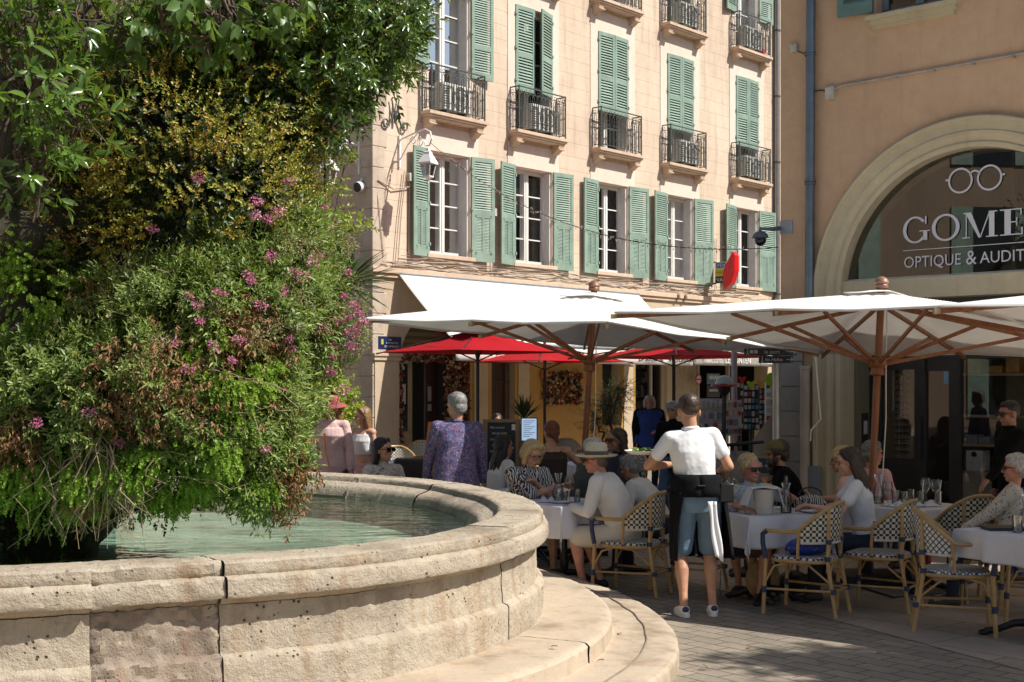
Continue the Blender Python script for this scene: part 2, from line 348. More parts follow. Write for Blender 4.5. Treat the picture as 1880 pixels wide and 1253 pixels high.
# thin mortar crack running round the lower step
mm = MB(); mm.tube([fpt(R(a), FR+.70+.012*noise.noise(Vector((a*.3, 0, 0))), .134) for a in np.linspace(-100, 40, 160)], .006, 5); mm.build('mortar_line', M('joint', (.1, .08, .06)), fo)
# water surface: tinted, mirror at grazing angles, slow ripples
m_w, t, b = nt('water'); t.nodes.remove(b); v = coords(t, scale=(.7, 1.6, 1))
tr = nd(t, 'BsdfTransparent'); tr.inputs[0].default_value = (.74, .86, .79, 1); gl = nd(t, 'BsdfGlossy', i_Roughness=.02); gl.inputs[0].default_value = (.95, 1, .97, 1)
fr = nd(t, 'Fresnel', i_IOR=1.33); ms = nd(t, 'MixShader'); bm_ = nd(t, 'Bump', i_Strength=.55, i_Distance=.05)
hh = math_(t, 'ADD', noi(t, v, 3.2, 3, .5, .6), math_(t, 'MULTIPLY', noi(t, v, 11, 2), .22)); t.links.new(hh, bm_.inputs['Height'])
for n in (gl, fr): t.links.new(bm_.outputs[0], n.inputs['Normal'])
t.links.new(math_(t, 'MULTIPLY', fr.outputs[0], 1.15), ms.inputs[0]); t.links.new(tr.outputs[0], ms.inputs[1]); t.links.new(gl.outputs[0], ms.inputs[2]); t.links.new(ms.outputs[0], t.nodes['Material Output'].inputs[0])
mm = MB(); mm.add([fpt(2*pi*i/128-pi, FR-.49, .765) for i in range(128)], [tuple(range(128))]); tag(mm.build('fountain_water', m_w, smooth=False), kind='structure')
# ============================================================ THE BRASSERIE BUILDING (sunlit, five window bays)
Z3 = Vector((0, 0, 1)); A0 = Vector((-2.662, 26, 0)); FU = Vector((.657, .754, 0)).normalized(); FN = Vector((.754, -.657, 0)).normalized()
def FP(s, d, z): return A0+FU*s+FN*d+Z3*z
def sof(px, d=0):                                   # facade abscissa seen at column px, d metres off the wall
    k = (px-HX)/F; B = A0+FN*d; return (k*B.y-B.x)/(FU.x-FU.y*k)
def zof(px, py, d=0): p = FP(sof(px, d), d, 0); return CH-(py-HY)/F*p.y
def fb(mb, s0, s1, d0, d1, z0, z1): return mb.box(FP((s0+s1)/2, (d0+d1)/2, (z0+z1)/2), (abs(s1-s0), abs(d1-d0), abs(z1-z0)), (FU, FN, Z3))
def stucco(name, c1, c2, line=0, lc=(.3, .2, .14), ystain=.25, bs=.25, lp=.31):
    m, t, b = nt(name); v = coords(t); sv = coords(t, scale=(3, 3, .35))
    c = ramp(t, noi(t, v, .7, 6, .6), [(.3, c2), (.68, c1)]); c = mixc(t, math_(t, 'MULTIPLY', ramp(t, noi(t, sv, 1.8, 6, .65), [(.5, 0.), (.75, 1.)]), ystain), c, tuple(x*.62 for x in c2))
    c = mixc(t, .35, c, ramp(t, noi(t, v, 7, 7, .7), [(.3, .78), (.7, 1.16)]), 'MULTIPLY')
    h = noi(t, v, 55, 5, .7)
    if line:
        sp = nd(t, 'SeparateXYZ'); t.links.new(v, sp.inputs[0]); z = math_(t, 'ADD', sp.outputs[2], math_(t, 'MULTIPLY', noi(t, v, .6, 2), .03))
        f = math_(t, 'ABSOLUTE', math_(t, 'SUBTRACT', math_(t, 'FRACT', math_(t, 'DIVIDE', z, lp)), .5)); l = ramp(t, f, [(.0, 1.), (.018, 1.), (.03, 0.)])
        c = mixc(t, math_(t, 'MULTIPLY', l, line), c, lc); h = math_(t, 'SUBTRACT', h, math_(t, 'MULTIPLY', l, 1.2))
    t.links.new(c, b.inputs['Base Color']); b.inputs['Roughness'].default_value = .9; b.inputs['Specular IOR Level'].default_value = .2; bump(t, b, h, bs, .01); return m
M_PL = stucco('peach_stucco', (.71, .575, .445), (.60, .465, .35), .36, ystain=.55)
M_PLS = stucco('plain_stucco', (.60, .45, .34), (.50, .37, .28), .5, lp=.62)
M_SUR = stucco('pale_surround', (.76, .64, .54), (.70, .57, .47), 0, ystain=.12, bs=.1)
M_SILL = stucco('stone_sill', (.66, .50, .37), (.56, .42, .31), 0, ystain=.5, bs=.4)
M_QUOIN = stone_mat('quoin_stone', (.52, .43, .34), (.33, .26, .20), .5, .3, .9, (.45, .3, .2), .6)
M_OCH = stucco('ochre_wall', (.46, .27, .09), (.38, .22, .07), 0, ystain=.2, bs=.12)
M_GREEN = M('shutter_paint', (.235, .33, .265), .55, .14, 3, .1, 30)
M_WHITE = M('white_joinery', (.74, .72, .68), .5, .05, 4)
M_IRON = M('wrought_iron', (.07, .08, .07), .55, .25, 30, .2, 80)
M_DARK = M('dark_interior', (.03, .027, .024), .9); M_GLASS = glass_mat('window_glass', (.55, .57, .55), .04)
M_CURT = M('net_curtain', (.42, .37, .31), .9, .2, 5); M_BLACK = M('black_paint', (.02, .02, .022), .45, .2, 10)
M_ACW = M('appliance_white', (.62, .60, .54), .5, .08, 4); M_GREYM = M('grey_metal', (.33, .36, .39), .4, .1, 5, metal=.6); M_WM = M('white_metal', (.78, .77, .74), .45, .05, 4)
M_GRILL = M('fan_grille', (.05, .045, .04), .5)
BL = thing('townhouse', 'peach townhouse with green shutters and iron balconies above the brasserie', 'building', A0)
WIN = [(sof(a), sof(b)) for a, b in ((787, 862), (945, 1013), (1097, 1152), (1224, 1272), (1350, 1391))]
SEND = sof(1433); ZT = 14.6
w = MB(); edges = [0]+[x for p in WIN for x in p]+[SEND]
for i in range(0, len(edges), 2): fb(w, edges[i], edges[i+1], -.4, 0, 4.0, ZT)
ROWS = [(4.45, 6.52), (7.27, 9.98), (10.68, 13.3)]
for a, b in WIN:
    z = 4.0
    for r0, r1 in ROWS: fb(w, a, b, -.4, 0, z, r0); z = r1
    fb(w, a, b, -.4, 0, z, ZT)
w.build('wall', M_PL, BL, smooth=False)
# side wall down the lane, with a shop opening
w = MB()
for d0, d1, z0, z1 in ((-.9, -.4, 0, 4), (-48, -4.2, 0, 4), (-4.2, -.9, 2.75, 4), (-48, -.4, 4, ZT)): fb(w, 0, .4, d0, d1, z0, z1)
w.build('side_wall', M_PLS, BL, smooth=False)
w = MB()
for k in range(36):
    z0 = k*.4+.004; L = .30 if k % 2 else .36; fb(w, -.022, L, -L*1.35, .022, z0, z0+.392)
w.build('quoin', M_QUOIN, BL, smooth=False, bevel=.012)
w = MB(); fb(w, -.08, SEND, 0.0, .10, 3.98, 4.09); fb(w, -.05, SEND, 0.0, .06, 3.90, 3.98); w.build('string_course', M_SILL, BL, smooth=False, bevel=.01); w = MB(); fb(w, -.1, SEND, .0, .35, ZT-.2, ZT+.1); w.build('cornice', M_SILL, BL, smooth=False)
w = MB(); fb(w, -.1, SEND+.2, -9, -.02, ZT+.1, ZT+.3); w.build('roof', M('roof_tile', (.40, .2, .12), .8), BL)
w = MB()
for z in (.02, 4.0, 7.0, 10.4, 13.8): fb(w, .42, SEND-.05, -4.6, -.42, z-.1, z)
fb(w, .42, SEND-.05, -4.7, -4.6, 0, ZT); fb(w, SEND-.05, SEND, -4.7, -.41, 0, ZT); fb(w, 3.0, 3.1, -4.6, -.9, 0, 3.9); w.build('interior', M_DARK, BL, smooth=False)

def shutter(mb, o, X, N, w, h, mid=.5, panel=False, pitch=.048, T=.035):
    """louvred leaf: o bottom corner, X along its width, N its face normal"""
    o, X, N = Vector(o), Vector(X).normalized(), Vector(N).normalized(); ax = (X, N, Z3); st = .075
    B = lambda x0, x1, z0, z1, t=T, dn=0: mb.box(o+X*(x0+x1)/2+Z3*(z0+z1)/2+N*dn, (x1-x0, t, z1-z0), ax)
    B(0, st, 0, h); B(w-st, w, 0, h); zm = h*mid; B(st, w-st, 0, .14); B(st, w-st, h-.09, h); B(st, w-st, zm-.05, zm+.05)
    tl = (N*.52+Z3*-.85).normalized(); tn = X.cross(tl)
    def slats(x0, x1, z0, z1, p):
        n = max(1, int((z1-z0)/p))
        for k in range(n): mb.box(o+X*(x0+x1)/2+Z3*(z0+(k+.5)*(z1-z0)/n), (x1-x0, p*1.04, .007), (X, tl, tn))
    slats(st, w-st, zm+.05, h-.09, pitch)
    if panel:
        B(w/2-.03, w/2+.03, .14, zm-.05); B(st, st+.05, .14, zm-.05, T*.9); B(w-st-.05, w-st, .14, zm-.05, T*.9); slats(st+.05, w/2-.03, .2, zm-.1, .03); slats(w/2+.03, w-st-.05, .2, zm-.1, .03); B(st, w-st, .14, .2, T*.9); B(st, w-st, zm-.1, zm-.05, T*.9)
    else: slats(st, w-st, .14, zm-.05, pitch)
    for z in (h*.12, h*.5, h*.9): B(-.02, .03, z-.03, z+.03, .05, .01)
def casement(s0, s1, z0, z1, rows=4, curtain=None, label=None):
    f = MB(); D = -.24
    for x0, x1 in ((s0, s0+.07), (s1-.07, s1)): fb(f, x0, x1, D-.05, D+.03, z0, z1)
    fb(f, s0, s1, D-.05, D+.03, z1-.07, z1); fb(f, s0, s1, D-.05, D+.04, z0, z0+.08); c = (s0+s1)/2
    fb(f, c-.07, c+.07, D-.04, D+.035, z0+.08, z1-.07); fb(f, c-.02, c+.02, D+.03, D+.05, z0+.08, z1-.07)
    for k in range(1, rows): zz = z0+.08+(z1-z0-.15)*k/rows; fb(f, s0+.07, s1-.07, D-.02, D+.01, zz-.013, zz+.013)
    fb(f, s0-.0, s0+.035, D, -.03, z0, z1); fb(f, s1-.035, s1, D, -.03, z0, z1)
    wdw = f.build('window', M_WHITE, BL, smooth=False)
    p = MB()
    for x0, x1 in ((s0+.07, c-.07), (c+.07, s1-.07)): p.add([FP(x0, D-.03, z0+.08), FP(x1, D-.03, z0+.08), FP(x1, D-.03, z1-.07), FP(x0, D-.03, z1-.07)], [(0, 1, 2, 3)])
    p.build('pane', M_GLASS, wdw, smooth=False)
    if curtain:
        q = MB(); a, b = curtain; W = s1-s0
        q.grid(lambda u, v: FP(s0+W*(a+(b-a)*u), D-.12+.02*sin(u*40), z0+.1+(z1-z0-.2)*v), 60, 1); q.build('curtain', M_CURT, wdw)
def surround(s0, s1, z0, z1, o0, o1):
    f = MB(); a, b = s0, s1
    fb(f, a, o0, .001, .014, z0, z1); fb(f, o1, b, .001, .014, z0, z1)
    return f
for i, (a, b) in enumerate(WIN):
    c = (a+b)/2; hw = .86; w = MB()
    fb(w, c-hw, c+hw, .001, .014, 6.52, 7.02)
    fb(w, c-hw, a, .001, .014, 7.12, 9.98); fb(w, b, c+hw, .001, .014, 7.12, 9.98); fb(w, c-hw, c+hw, .001, .014, 9.98, 10.45)
    fb(w, c-hw, a, .001, .014, 10.52, 13.4); fb(w, b, c+hw, .001, .014, 10.52, 13.4)
    fb(w, a-.05, a, .001, .02, 4.4, 6.52); fb(w, b, b+.05, .001, .02, 4.4, 6.52)
    for r0, r1 in ROWS: fb(w, a, a+.012, -.22, .0, r0, r1); fb(w, b-.012, b, -.22, .0, r0, r1); fb(w, a, b, -.22, 0, r1-.012, r1)
    w.build('window_surround', M_SUR, BL, smooth=False)
    casement(a+.012, b-.012, 4.46, 6.5, 4, [(.5, 1), (0, 1), None, (.55, .95), (.0, .4)][i])
    casement(a+.012, b-.012, 7.28, 9.96, 5, None); casement(a+.012, b-.012, 10.7, 13.28, 5, None)
    w = MB(); fb(w, a-.1, b+.1, -.2, .09, 4.37, 4.45); fb(w, a-.05, b+.05, -.1, .055, 4.31, 4.37); w.build('sill', M_SILL, BL, smooth=False, bevel=.008)
    # leaves laid back against the wall on the first floor
    ww = .60
    for sd, o in ((1, sof([750, 909, 1066, 1194, 1324][i])), (-1, sof([898, 1046, 1183, 1300, 1418][i]))):
        m_ = MB(); tip = .10+.03*((i*7+sd) % 3); hinge = a-.02 if sd > 0 else b+.02; wd = abs(hinge-o)
        P0 = FP(hinge, .035, 4.38); P1 = FP(o, tip, 4.38); X = P1-P0; shutter(m_, P0, X, FN, wd, 2.15, .47, True); m_.build('shutter', M_GREEN, BL, smooth=False)
    # upper floors
    for fl, (z0, zt) in enumerate(((7.27, 9.98), (10.68, 13.3))):
        zs = z0+.88 if fl == 0 else z0+.93
        openup = (i == 0 and fl == 0) or (i == 4 and fl == 1)
        if fl == 1 and i < 2: openup = False
        for sd in (0, 1):
            m_ = MB()
            if openup:
                hinge = a-.02 if sd == 0 else b+.02; o = hinge+(-.58 if sd == 0 else .58)
                P0 = FP(hinge, .035, zs); shutter(m_, P0, FP(o, .12, zs)-P0, FN, .58, zt-zs+.05, .35, False)
            else:
                ang = .06 if i != 1 else (.02 if sd == 0 else .30); W2 = (b-a)/2-.01
                hinge = a+.005 if sd == 0 else b-.005; dirx = FU if sd == 0 else -FU
                X = (dirx*cos(ang)+FN*sin(ang)); shutter(m_, FP(hinge, .02, zs), X, FN, W2, zt-zs, .42, False, .06)
            m_.build('shutter', M_GREEN, BL, smooth=False)
        w = MB(); dz = .30
        fb(w, c-.86, c+.86, 0, dz, z0-.09, z0-.02); fb(w, c-.83, c+.83, 0, dz-.03, z0-.13, z0-.09); fb(w, c-.80, c+.80, 0, dz-.06, z0-.16, z0-.13)
        for e in (-1, 1):
            x0 = c+e*.70; w.loft([[FP(x0-.09, 0, z0-.16), FP(x0+.09, 0, z0-.16), FP(x0+.09, dz-.07, z0-.16), FP(x0-.09, dz-.07, z0-.16)], [FP(x0-.09, 0, z0-.25), FP(x0+.09, 0, z0-.25), FP(x0+.09, dz-.10, z0-.25), FP(x0-.09, dz-.10, z0-.25)], [FP(x0-.09, 0, z0-.36), FP(x0+.09, 0, z0-.36), FP(x0+.09, .05, z0-.36), FP(x0-.09, .05, z0-.36)]])
            fb(w, x0-.1, x0+.1, 0, dz-.055, z0-.275, z0-.25)
        w.build('balcony_slab', M_SILL, BL, smooth=False, bevel=.006)
# wrought-iron railing, drawn once and repeated
def railing():
    m = MB(); W = 1.56; H = .90; D = .26; t = .011
    def arch(P, x0, x1, z0, z1, r=.009):
        c = (x0+x1)/2; h = (x1-x0)/2; pts = [P(x0, z0)]
        pts += [P(c-h*cos(a), z1-h+h*sin(a)) for a in np.linspace(0, pi, 7)]+[P(x1, z0)]; m.tube(pts, r, 4, False)
    def barr(P, L, n):
        st = L/n
        for k in range(n):
            x = -L/2+st*k
            arch(P, x+st*.12, x+st*.56, .10, .74); m.tube([P(x+st*.34, .04), P(x+st*.34, .55)], .006, 4, False)
            c = x+st*.83; m.tube([P(c+.022*cos(a), (.52 if k % 2 else .42)+.022*sin(a)) for a in np.linspace(0, 2*pi, 9)], .006, 4, False)
            m.tube([P(x+st*.56, .62), P(x+st*1.12, .62)], .005, 4, False); m.tube([P(x+st*.56, .2), P(x+st*1.12, .2)], .005, 4, False)
            m.tube([P(x+st*(.5+.30*cos(a)), .815+.03*sin(a)*(1 if k % 2 else -1)) for a in np.linspace(0, 2*pi, 11)], .006, 4, False)
            m.tube([P(x+st*(.34+.22*cos(a)), .10-.06*sin(a)) for a in np.linspace(0, pi, 6)], .008, 4, False)
    Pf = lambda x, z: Vector((x, -D, z)); barr(Pf, W, 11)
    for e in (-1, 1):
        Ps = lambda x, z, e=e: Vector((e*W/2, -D/2+x, z)); barr(Ps, D, 2)
        m.bb(e*W/2-.012, e*W/2+.012, -D-.012, -D+.012, -.02, H+.02); m.bb(e*W/2-.01, e*W/2+.01, -.02, 0, 0, H)
    for z, h, dd in ((H, .022, .03), (.77, .014, .014), (.055, .014, .014)):
        m.bb(-W/2, W/2, -D-dd/2, -D+dd/2, z-h/2, z+h/2)
        for e in (-1, 1): m.bb(e*W/2-dd/2, e*W/2+dd/2, -D+dd/2, 0, z-h/2, z+h/2)
    return m
r0 = railing().build('balcony_railing', M_IRON, None, smooth=False); ry = atan2(FU.y, FU.x); first = True
def ac():
    t = thing('air_conditioner', 'x', 'air conditioner'); m = MB(); m.bb(-.40, .40, -.13, .13, .08, .62); m.build('casing', M_ACW, t, bevel=.012)
    m = MB(); c = Vector((.10, -.135, .35)); m.lathe(c, [(.0, .012), (.22, .012), (.225, 0), (.23, -.01)], 28, (0, 1, 0))
    m.build('fan_recess', M_GRILL, t)
    m = MB()
    for r in (.05, .10, .15, .2): m.tube([c+Vector((r*cos(a), -.022, r*sin(a))) for a in np.linspace(0, 2*pi, 24, endpoint=False)], .004, 4, False, closed=True)
    for a in range(8): m.tube([c+Vector((0, -.022, 0)), c+Vector((.22*cos(a*pi/4), -.022, .22*sin(a*pi/4)))], .004, 4)
    for k in range(9): m.bb(-.39, -.20, -.137, -.131, .14+k*.05, .155+k*.05)
    m.build('grille', M_GRILL, t, smooth=False)
    for e in (-1, 1): m = MB(); m.bb(e*.27-.03, e*.27+.03, -.14, .14, 0, .08); m.build('foot', M_GRILL, t)
    return t
ac0 = ac(); acl = {(0, 0): 'air conditioner on the balcony under the open shutters nearest the corner', (1, 0): 'air conditioner behind the balcony rail under the slightly ajar shutters', (3, 0): 'air conditioner on the lower balcony of the fourth bay', (4, 0): 'air conditioner on the lower balcony beside the grey drainpipe', (3, 1): 'air conditioner on the upper balcony of the fourth bay', (4, 1): 'air conditioner on the upper balcony with a red watering pot'}
fa = True
for i, (a, b) in enumerate(WIN):
    c = (a+b)/2
    for fl, z0 in enumerate((7.27, 10.68)):
        o = r0 if first else r0.copy()
        if not first: COL.objects.link(o)
        first = False; o.parent = BL; p = FP(c, 0, z0)-A0; o.location = p; o.rotation_euler = (0, 0, ry)
        if (i, fl) in acl:
            q = ac0 if fa else dup(ac0); fa = False; pp = FP(c-.05+.1*(i % 2), .0+.12, z0-.015)
            place(q, pp.x, pp.y, pp.z, ry, 1, acl[(i, fl)]); q['group'] = 'air conditioners on the balconies'
m = MB(); p = FP(WIN[4][1]-.1, .2, 10.67); m.lathe(p, [(0, 0), (.06, 0), (.075, .1), (.05, .16), (.05, .12)], 14); tag(m.build('watering_pot', M('red_plastic', (.5, .02, .02), .4)), 'small red pot standing on an upper balcony', 'pot')
# drainpipe at the end of the front
m = MB(); s_ = sof(1428, .12); m.tube([FP(s_, .1, 0), FP(s_, .1, ZT)], .075, 12)
dp = tag(m.build('drainpipe', M('zinc', (.30, .29, .28), .4, .1, 6, metal=.7)), 'zinc drainpipe at the far end of the peach front', 'drainpipe')
for z in (2.5, 4.3, 6.1, 7.9, 9.7, 11.5): m = MB(); m.lathe(FP(s_, .1, z), [(.08, 0), (.09, .005), (.09, .05), (.08, .055)], 12); m.build('pipe_clamp', M_IRON, dp)

# ---------------------------------------------------------- ground floor
gw = MB(); G = [(.0, .72), (2.72, 3.38), (4.12, 7.2), (7.95, 8.5), (9.85, 10.15), (14.6, SEND)]
M_PIL = stucco('cream_pilaster', (.56, .45, .32), (.48, .38, .27), 0, ystain=.2, bs=.12)
for k, (a, b) in enumerate(G): fb(gw, a, b, -.4, 0, 0, 3.98)
fb(gw, .72, 2.72, -.4, 0, 3.25, 3.98); fb(gw, 3.38, 4.12, -.4, 0, 2.6, 3.98); fb(gw, 7.2, 7.95, -.4, 0, 0, .9); fb(gw, 7.2, 7.95, -.4, 0, 2.6, 3.98); fb(gw, 8.5, 9.85, -.4, 0, 2.75, 3.98); fb(gw, 10.15, 14.6, -.4, 0, 2.8, 3.98)
# arch spandrels
ca, ra = 1.72, 1.0
for k in range(16):
    a0, a1 = pi*k/16, pi*(k+1)/16; x0, x1 = ca-ra*cos(a0), ca-ra*cos(a1); z0, z1 = 2.25+ra*sin(a0), 2.25+ra*sin(a1)
    gw.loft([[FP(x0, -.4, z0), FP(x0, 0, z0), FP(x0, 0, 3.25), FP(x0, -.4, 3.25)], [FP(x1, -.4, z1), FP(x1, 0, z1), FP(x1, 0, 3.25), FP(x1, -.4, 3.25)]], False)
gw.build('ground_floor_wall', M_PIL, BL, smooth=False)
w = MB(); fb(w, 2.72, 3.38, .002, .02, 0, 2.62); fb(w, 4.12, 7.2, .002, .02, 0, 2.62); fb(w, 7.95, 8.5, .002, .02, 0, 2.62); fb(w, 7.2, 7.95, .002, .02, 0, .9); w.build('ochre_facing', M_OCH, BL, smooth=False)
for a, b in ((-.02, .70), (2.78, 3.28), (4.18, 4.62), (7.97, 8.42)):
    w = MB(); fb(w, a, b, .021, .06, 0, .35); fb(w, a+.04, b-.04, .021, .045, .35, 2.30); fb(w, a, b, .021, .075, 2.30, 2.38); fb(w, a-.02, b+.02, .021, .10, 2.38, 2.44)
    w.build('pilaster', [M_PIL], BL, smooth=False, bevel=.006)
# door behind the arch, barred door, shop window frames
w = MB(); fb(w, .85, 1.5, -.5, -.44, 0, 2.9); w2 = w.build('door', M('cream_door', (.42, .34, .20), .5), BL, smooth=False)
w = MB(); fb(w, 1.0, 1.36, -.438, -.43, .9, 2.25); w.build('pane', M('dark_pane', (.02, .025, .03), .08), w2)
w = MB(); fb(w, 1.05, 1.3, -.428, -.422, 1.45, 1.85); w.build('notice', M('paper', (.55, .55, .5), .8), w2)
w = MB(); fb(w, 1.85, 2.2, -.46, -.42, 0, 2.5); w.build('door', M('plum_door', (.10, .045, .04), .5), BL, smooth=False)
w = MB(); fb(w, 1.92, 2.02, -.418, -.412, 1.5, 1.8); fb(w, 1.92, 2.02, -.418, -.412, 1.3, 1.44); w.build('notice', M('paper', (.55, .55, .5), .8), BL)
w = MB()
for k in range(7): s = 3.44+k*.105; w.tube([FP(s, -.12, .1), FP(s, -.12, 2.5)], .012, 5)
for z in (.3, 1.0, 1.9, 2.4): w.tube([FP(3.4, -.12, z), FP(4.1, -.12, z)], .012, 5)
w.build('door_grille', M('grille_paint', (.06, .035, .03), .5), BL)
w = MB(); fb(w, 3.38, 4.12, -.3, -.26, 0, 2.6); w.build('door', M('plum_door', (.10, .045, .04), .5), BL)
w = MB(); fb(w, 7.2, 7.95, -.3, -.27, .9, 2.6); w.build('window', M('dark_pane', (.02, .025, .03), .08), BL)
M_FR = M('cream_frame', (.46, .42, .33), .5, .08, 4)
w = MB()
for x0, x1 in ((8.5, 8.58), (9.3, 9.36), (9.77, 9.85)): fb(w, x0, x1, -.2, -.1, 0, 2.75)
for z0, z1 in ((0, .5), (2.6, 2.75)): fb(w, 8.5, 9.85, -.19, -.11, z0, z1)
sw = w.build('shop_window', M_FR, BL, smooth=False)
w = MB(); w.add([FP(8.58, -.15, .5), FP(9.77, -.15, .5), FP(9.77, -.15, 2.6), FP(8.58, -.15, 2.6)], [(0, 1, 2, 3)]); w.build('pane', M_GLASS, sw, smooth=False)
# goods on the shelves behind it
w = MB()
for z in (.85, 1.2, 1.55, 1.9, 2.25): fb(w, 8.55, 9.8, -.75, -.45, z-.02, z)
sh = tag(w.build('display_shelf', M('shelf_wood', (.2, .16, .1), .6), smooth=False), 'shelves of books and boxes behind the cream framed shop window', 'shelf')
cols = [(.35, .3, .2), (.1, .2, .25), (.4, .36, .3), (.15, .08, .06), (.2, .25, .15), (.05, .07, .12), (.45, .4, .25)]
for z in (.5, .85, 1.2, 1.55, 1.9, 2.25):
    x = 8.6+random.random()*.1
    while x < 9.7:
        wd = random.uniform(.04, .17); h = random.uniform(.1, .28); q = random.randrange(7)
        w = MB(); fb(w, x, x+wd, -.7, -.48, z, z+h); w.build('box', M('goods%d' % q, cols[q], .6), sh, smooth=False); x += wd+.02
m_fw, t, b = nt('dried_flowers'); v = coords(t); vo = nd(t, 'TexVoronoi', i_Scale=16.); t.links.new(v, vo.inputs[0]); sp = nd(t, 'SeparateColor'); t.links.new(vo.outputs[1], sp.inputs[0])
t.links.new(ramp(t, sp.outputs[0], [(.0, (.10, .05, .03)), (.2, (.45, .3, .14)), (.35, (.28, .02, .02)), (.5, (.06, .07, .03)), (.65, (.6, .5, .36)), (.8, (.35, .12, .05)), (.95, (.03, .03, .03))], 'CONSTANT'), b.inputs[0]); b.inputs['Roughness'].default_value = .9
def flowers(s0, s1, z0, z1, d, n, rr=(.025, .07)):
    m = MB(); rnd = random.Random(int(s0*100))
    for _ in range(n):
        p = FP(rnd.uniform(s0, s1), d+rnd.uniform(-.03, .07), rnd.uniform(z0, z1)); r = rnd.uniform(*rr); nn = Vector((rnd.uniform(-1, 1), rnd.uniform(-1, 1), rnd.uniform(-1, 1))).normalized(); a, b2 = frame_of(nn)
        k = rnd.choice((5, 6, 7)); m.add([p]+[p+(a*cos(2*pi*q/k)+b2*sin(2*pi*q/k))*r*(1 if q % 2 else .6)+nn*r*.5 for q in range(k)], [(0, 1+q, 1+(q+1) % k) for q in range(k)])
    return m
pf = tag(flowers(sof(993), sof(1061), zof(1030, 742), zof(1030, 684), .06, 900).build('dried_flower_panel', m_fw, smooth=False), 'wall hanging of dried flowers on the ochre wall', 'wall decoration')
m = MB(); p = FP(sof(1001, .1), .1, zof(1001, 688, .1)); m.lathe(p, [(0, .02), (.1, .015), (.12, -.01)], 14, FN); m.build('disc', M('orange', (.5, .15, .04), .7), pf)
fg = thing('flower_garland', 'garland of dried flowers framing the arched doorway', 'garland', FP(1.7, 0, 0))
for a in ((.70, .82, 0, 2.5), (2.05, 2.72, .0, 2.55), (.8, 2.2, 2.3, 2.5)): flowers(a[0], a[1], a[2], a[3], -.05, int(900*(a[1]-a[0])*(a[3]-a[2]))).build('dried_flowers', m_fw, fg, smooth=False)
m = MB()
for s0, s1, z0, z1 in ((2.1, 2.7, 0, 2.5),): fb(m, s0, s1, -.3, -.1, z0, z1)
m.build('backing', M_DARK, fg)
# striped soffit fabric in the arch
m_sf, t, b = nt('striped_canvas'); v = coords(t); wv = nd(t, 'TexWave', i_Scale=2.2); wv.bands_direction = 'Z'; t.links.new(v, wv.inputs[0]); t.links.new(ramp(t, wv.outputs[0], [(.4, (.22, .16, .06)), (.6, (.10, .07, .03))]), b.inputs[0])
m = MB(); m.add([FP(.75, -.41, 2.3), FP(2.7, -.41, 2.3), FP(2.7, -.41, 3.25), FP(.75, -.41, 3.25)], [(0, 1, 2, 3)]); m.build('arch_infill', m_sf, BL, smooth=False)

# ---------------------------------------------------------- awnings
M_CANV = cloth_mat('white_canvas', (.80, .77, .72), .25, bs=.3, bscale=3)
def awning(s0, s1, d1, zt, zf, zv, label, mat=M_CANV):
    t = thing('awning', label, 'awning', FP(s0, 0, zt)); m = MB()
    m.grid(lambda u, v: FP(s0+(s1-s0)*u, .06+(d1-.06)*v, zt+(zf-zt)*v-.05*sin(pi*v)+.006*sin(u*60)*v), 60, 12); m.build('canvas', mat, t, solid=.004)
    m = MB(); m.grid(lambda u, v: FP(s0+(s1-s0)*u, d1+.01*sin(u*70)*v, zf-.02-(zf-zv)*v), 80, 3); m.build('valance', mat, t, solid=.003)
    m = MB(); m.tube([FP(s0, d1, zf), FP(s1, d1, zf)], .03, 8); m.tube([FP(s0, .06, zt), FP(s1, .06, zt)], .045, 8); m.build('roller', M_GREYM, t)
    for s in (s0+.4, s1-.4): m = MB(); m.tube([FP(s, .05, zt-.3), FP(s, d1*.5, (zt+zf)/2-.35), FP(s, d1-.03, zf-.03)], .02, 6); m.build('arm', M_GREYM, t)
    return t
aw = awning(.62, 8.55, 1.6, 4.0, 2.62, 2.30, 'long white awning sloping from under the first floor windows')
X = FU; D = 1.625
sz = sof(1172, D); text('lettering', 'Brasserie   Restaurant', M('sign_ink', (.05, .045, .05), .7), FP(sz, D, 2.36), X, Z3, .15, aw, shear=.5, width=sof(1280, D)-sz)
a2 = awning(9.05, 14.9, 1.3, 3.35, 2.56, 2.32, 'faded grey awning with white lettering over the newsagent', M('grey_canvas', (.30, .28, .245), .9, .15, 3))
for s_, px0, px1, h in (('TABAC LOTO', 1292, 1326, .10), ('LE CONTEN', 1332, 1378, .16), ('PRESSE', 1398, 1428, .10)):
    q = sof(px0, 1.33); text('lettering', s_, M_WM, FP(q, 1.325, 2.37), X, Z3, h, a2, width=sof(px1, 1.33)-q)
# lane awning
t = thing('awning', 'small white awning over the shop in the shaded lane', 'awning', FP(0, -1, 2.7))
m = MB(); m.grid(lambda u, v: FP(-1.0*v, -.75-3.3*u, 2.85-.30*v), 12, 4); m.build('canvas', M_CANV, t, solid=.004)
m = MB(); m.tube([FP(-1.0, -.75, 2.53), FP(-1.0, -4.05, 2.53)], .025, 6); m.build('front_bar', M_GREYM, t)

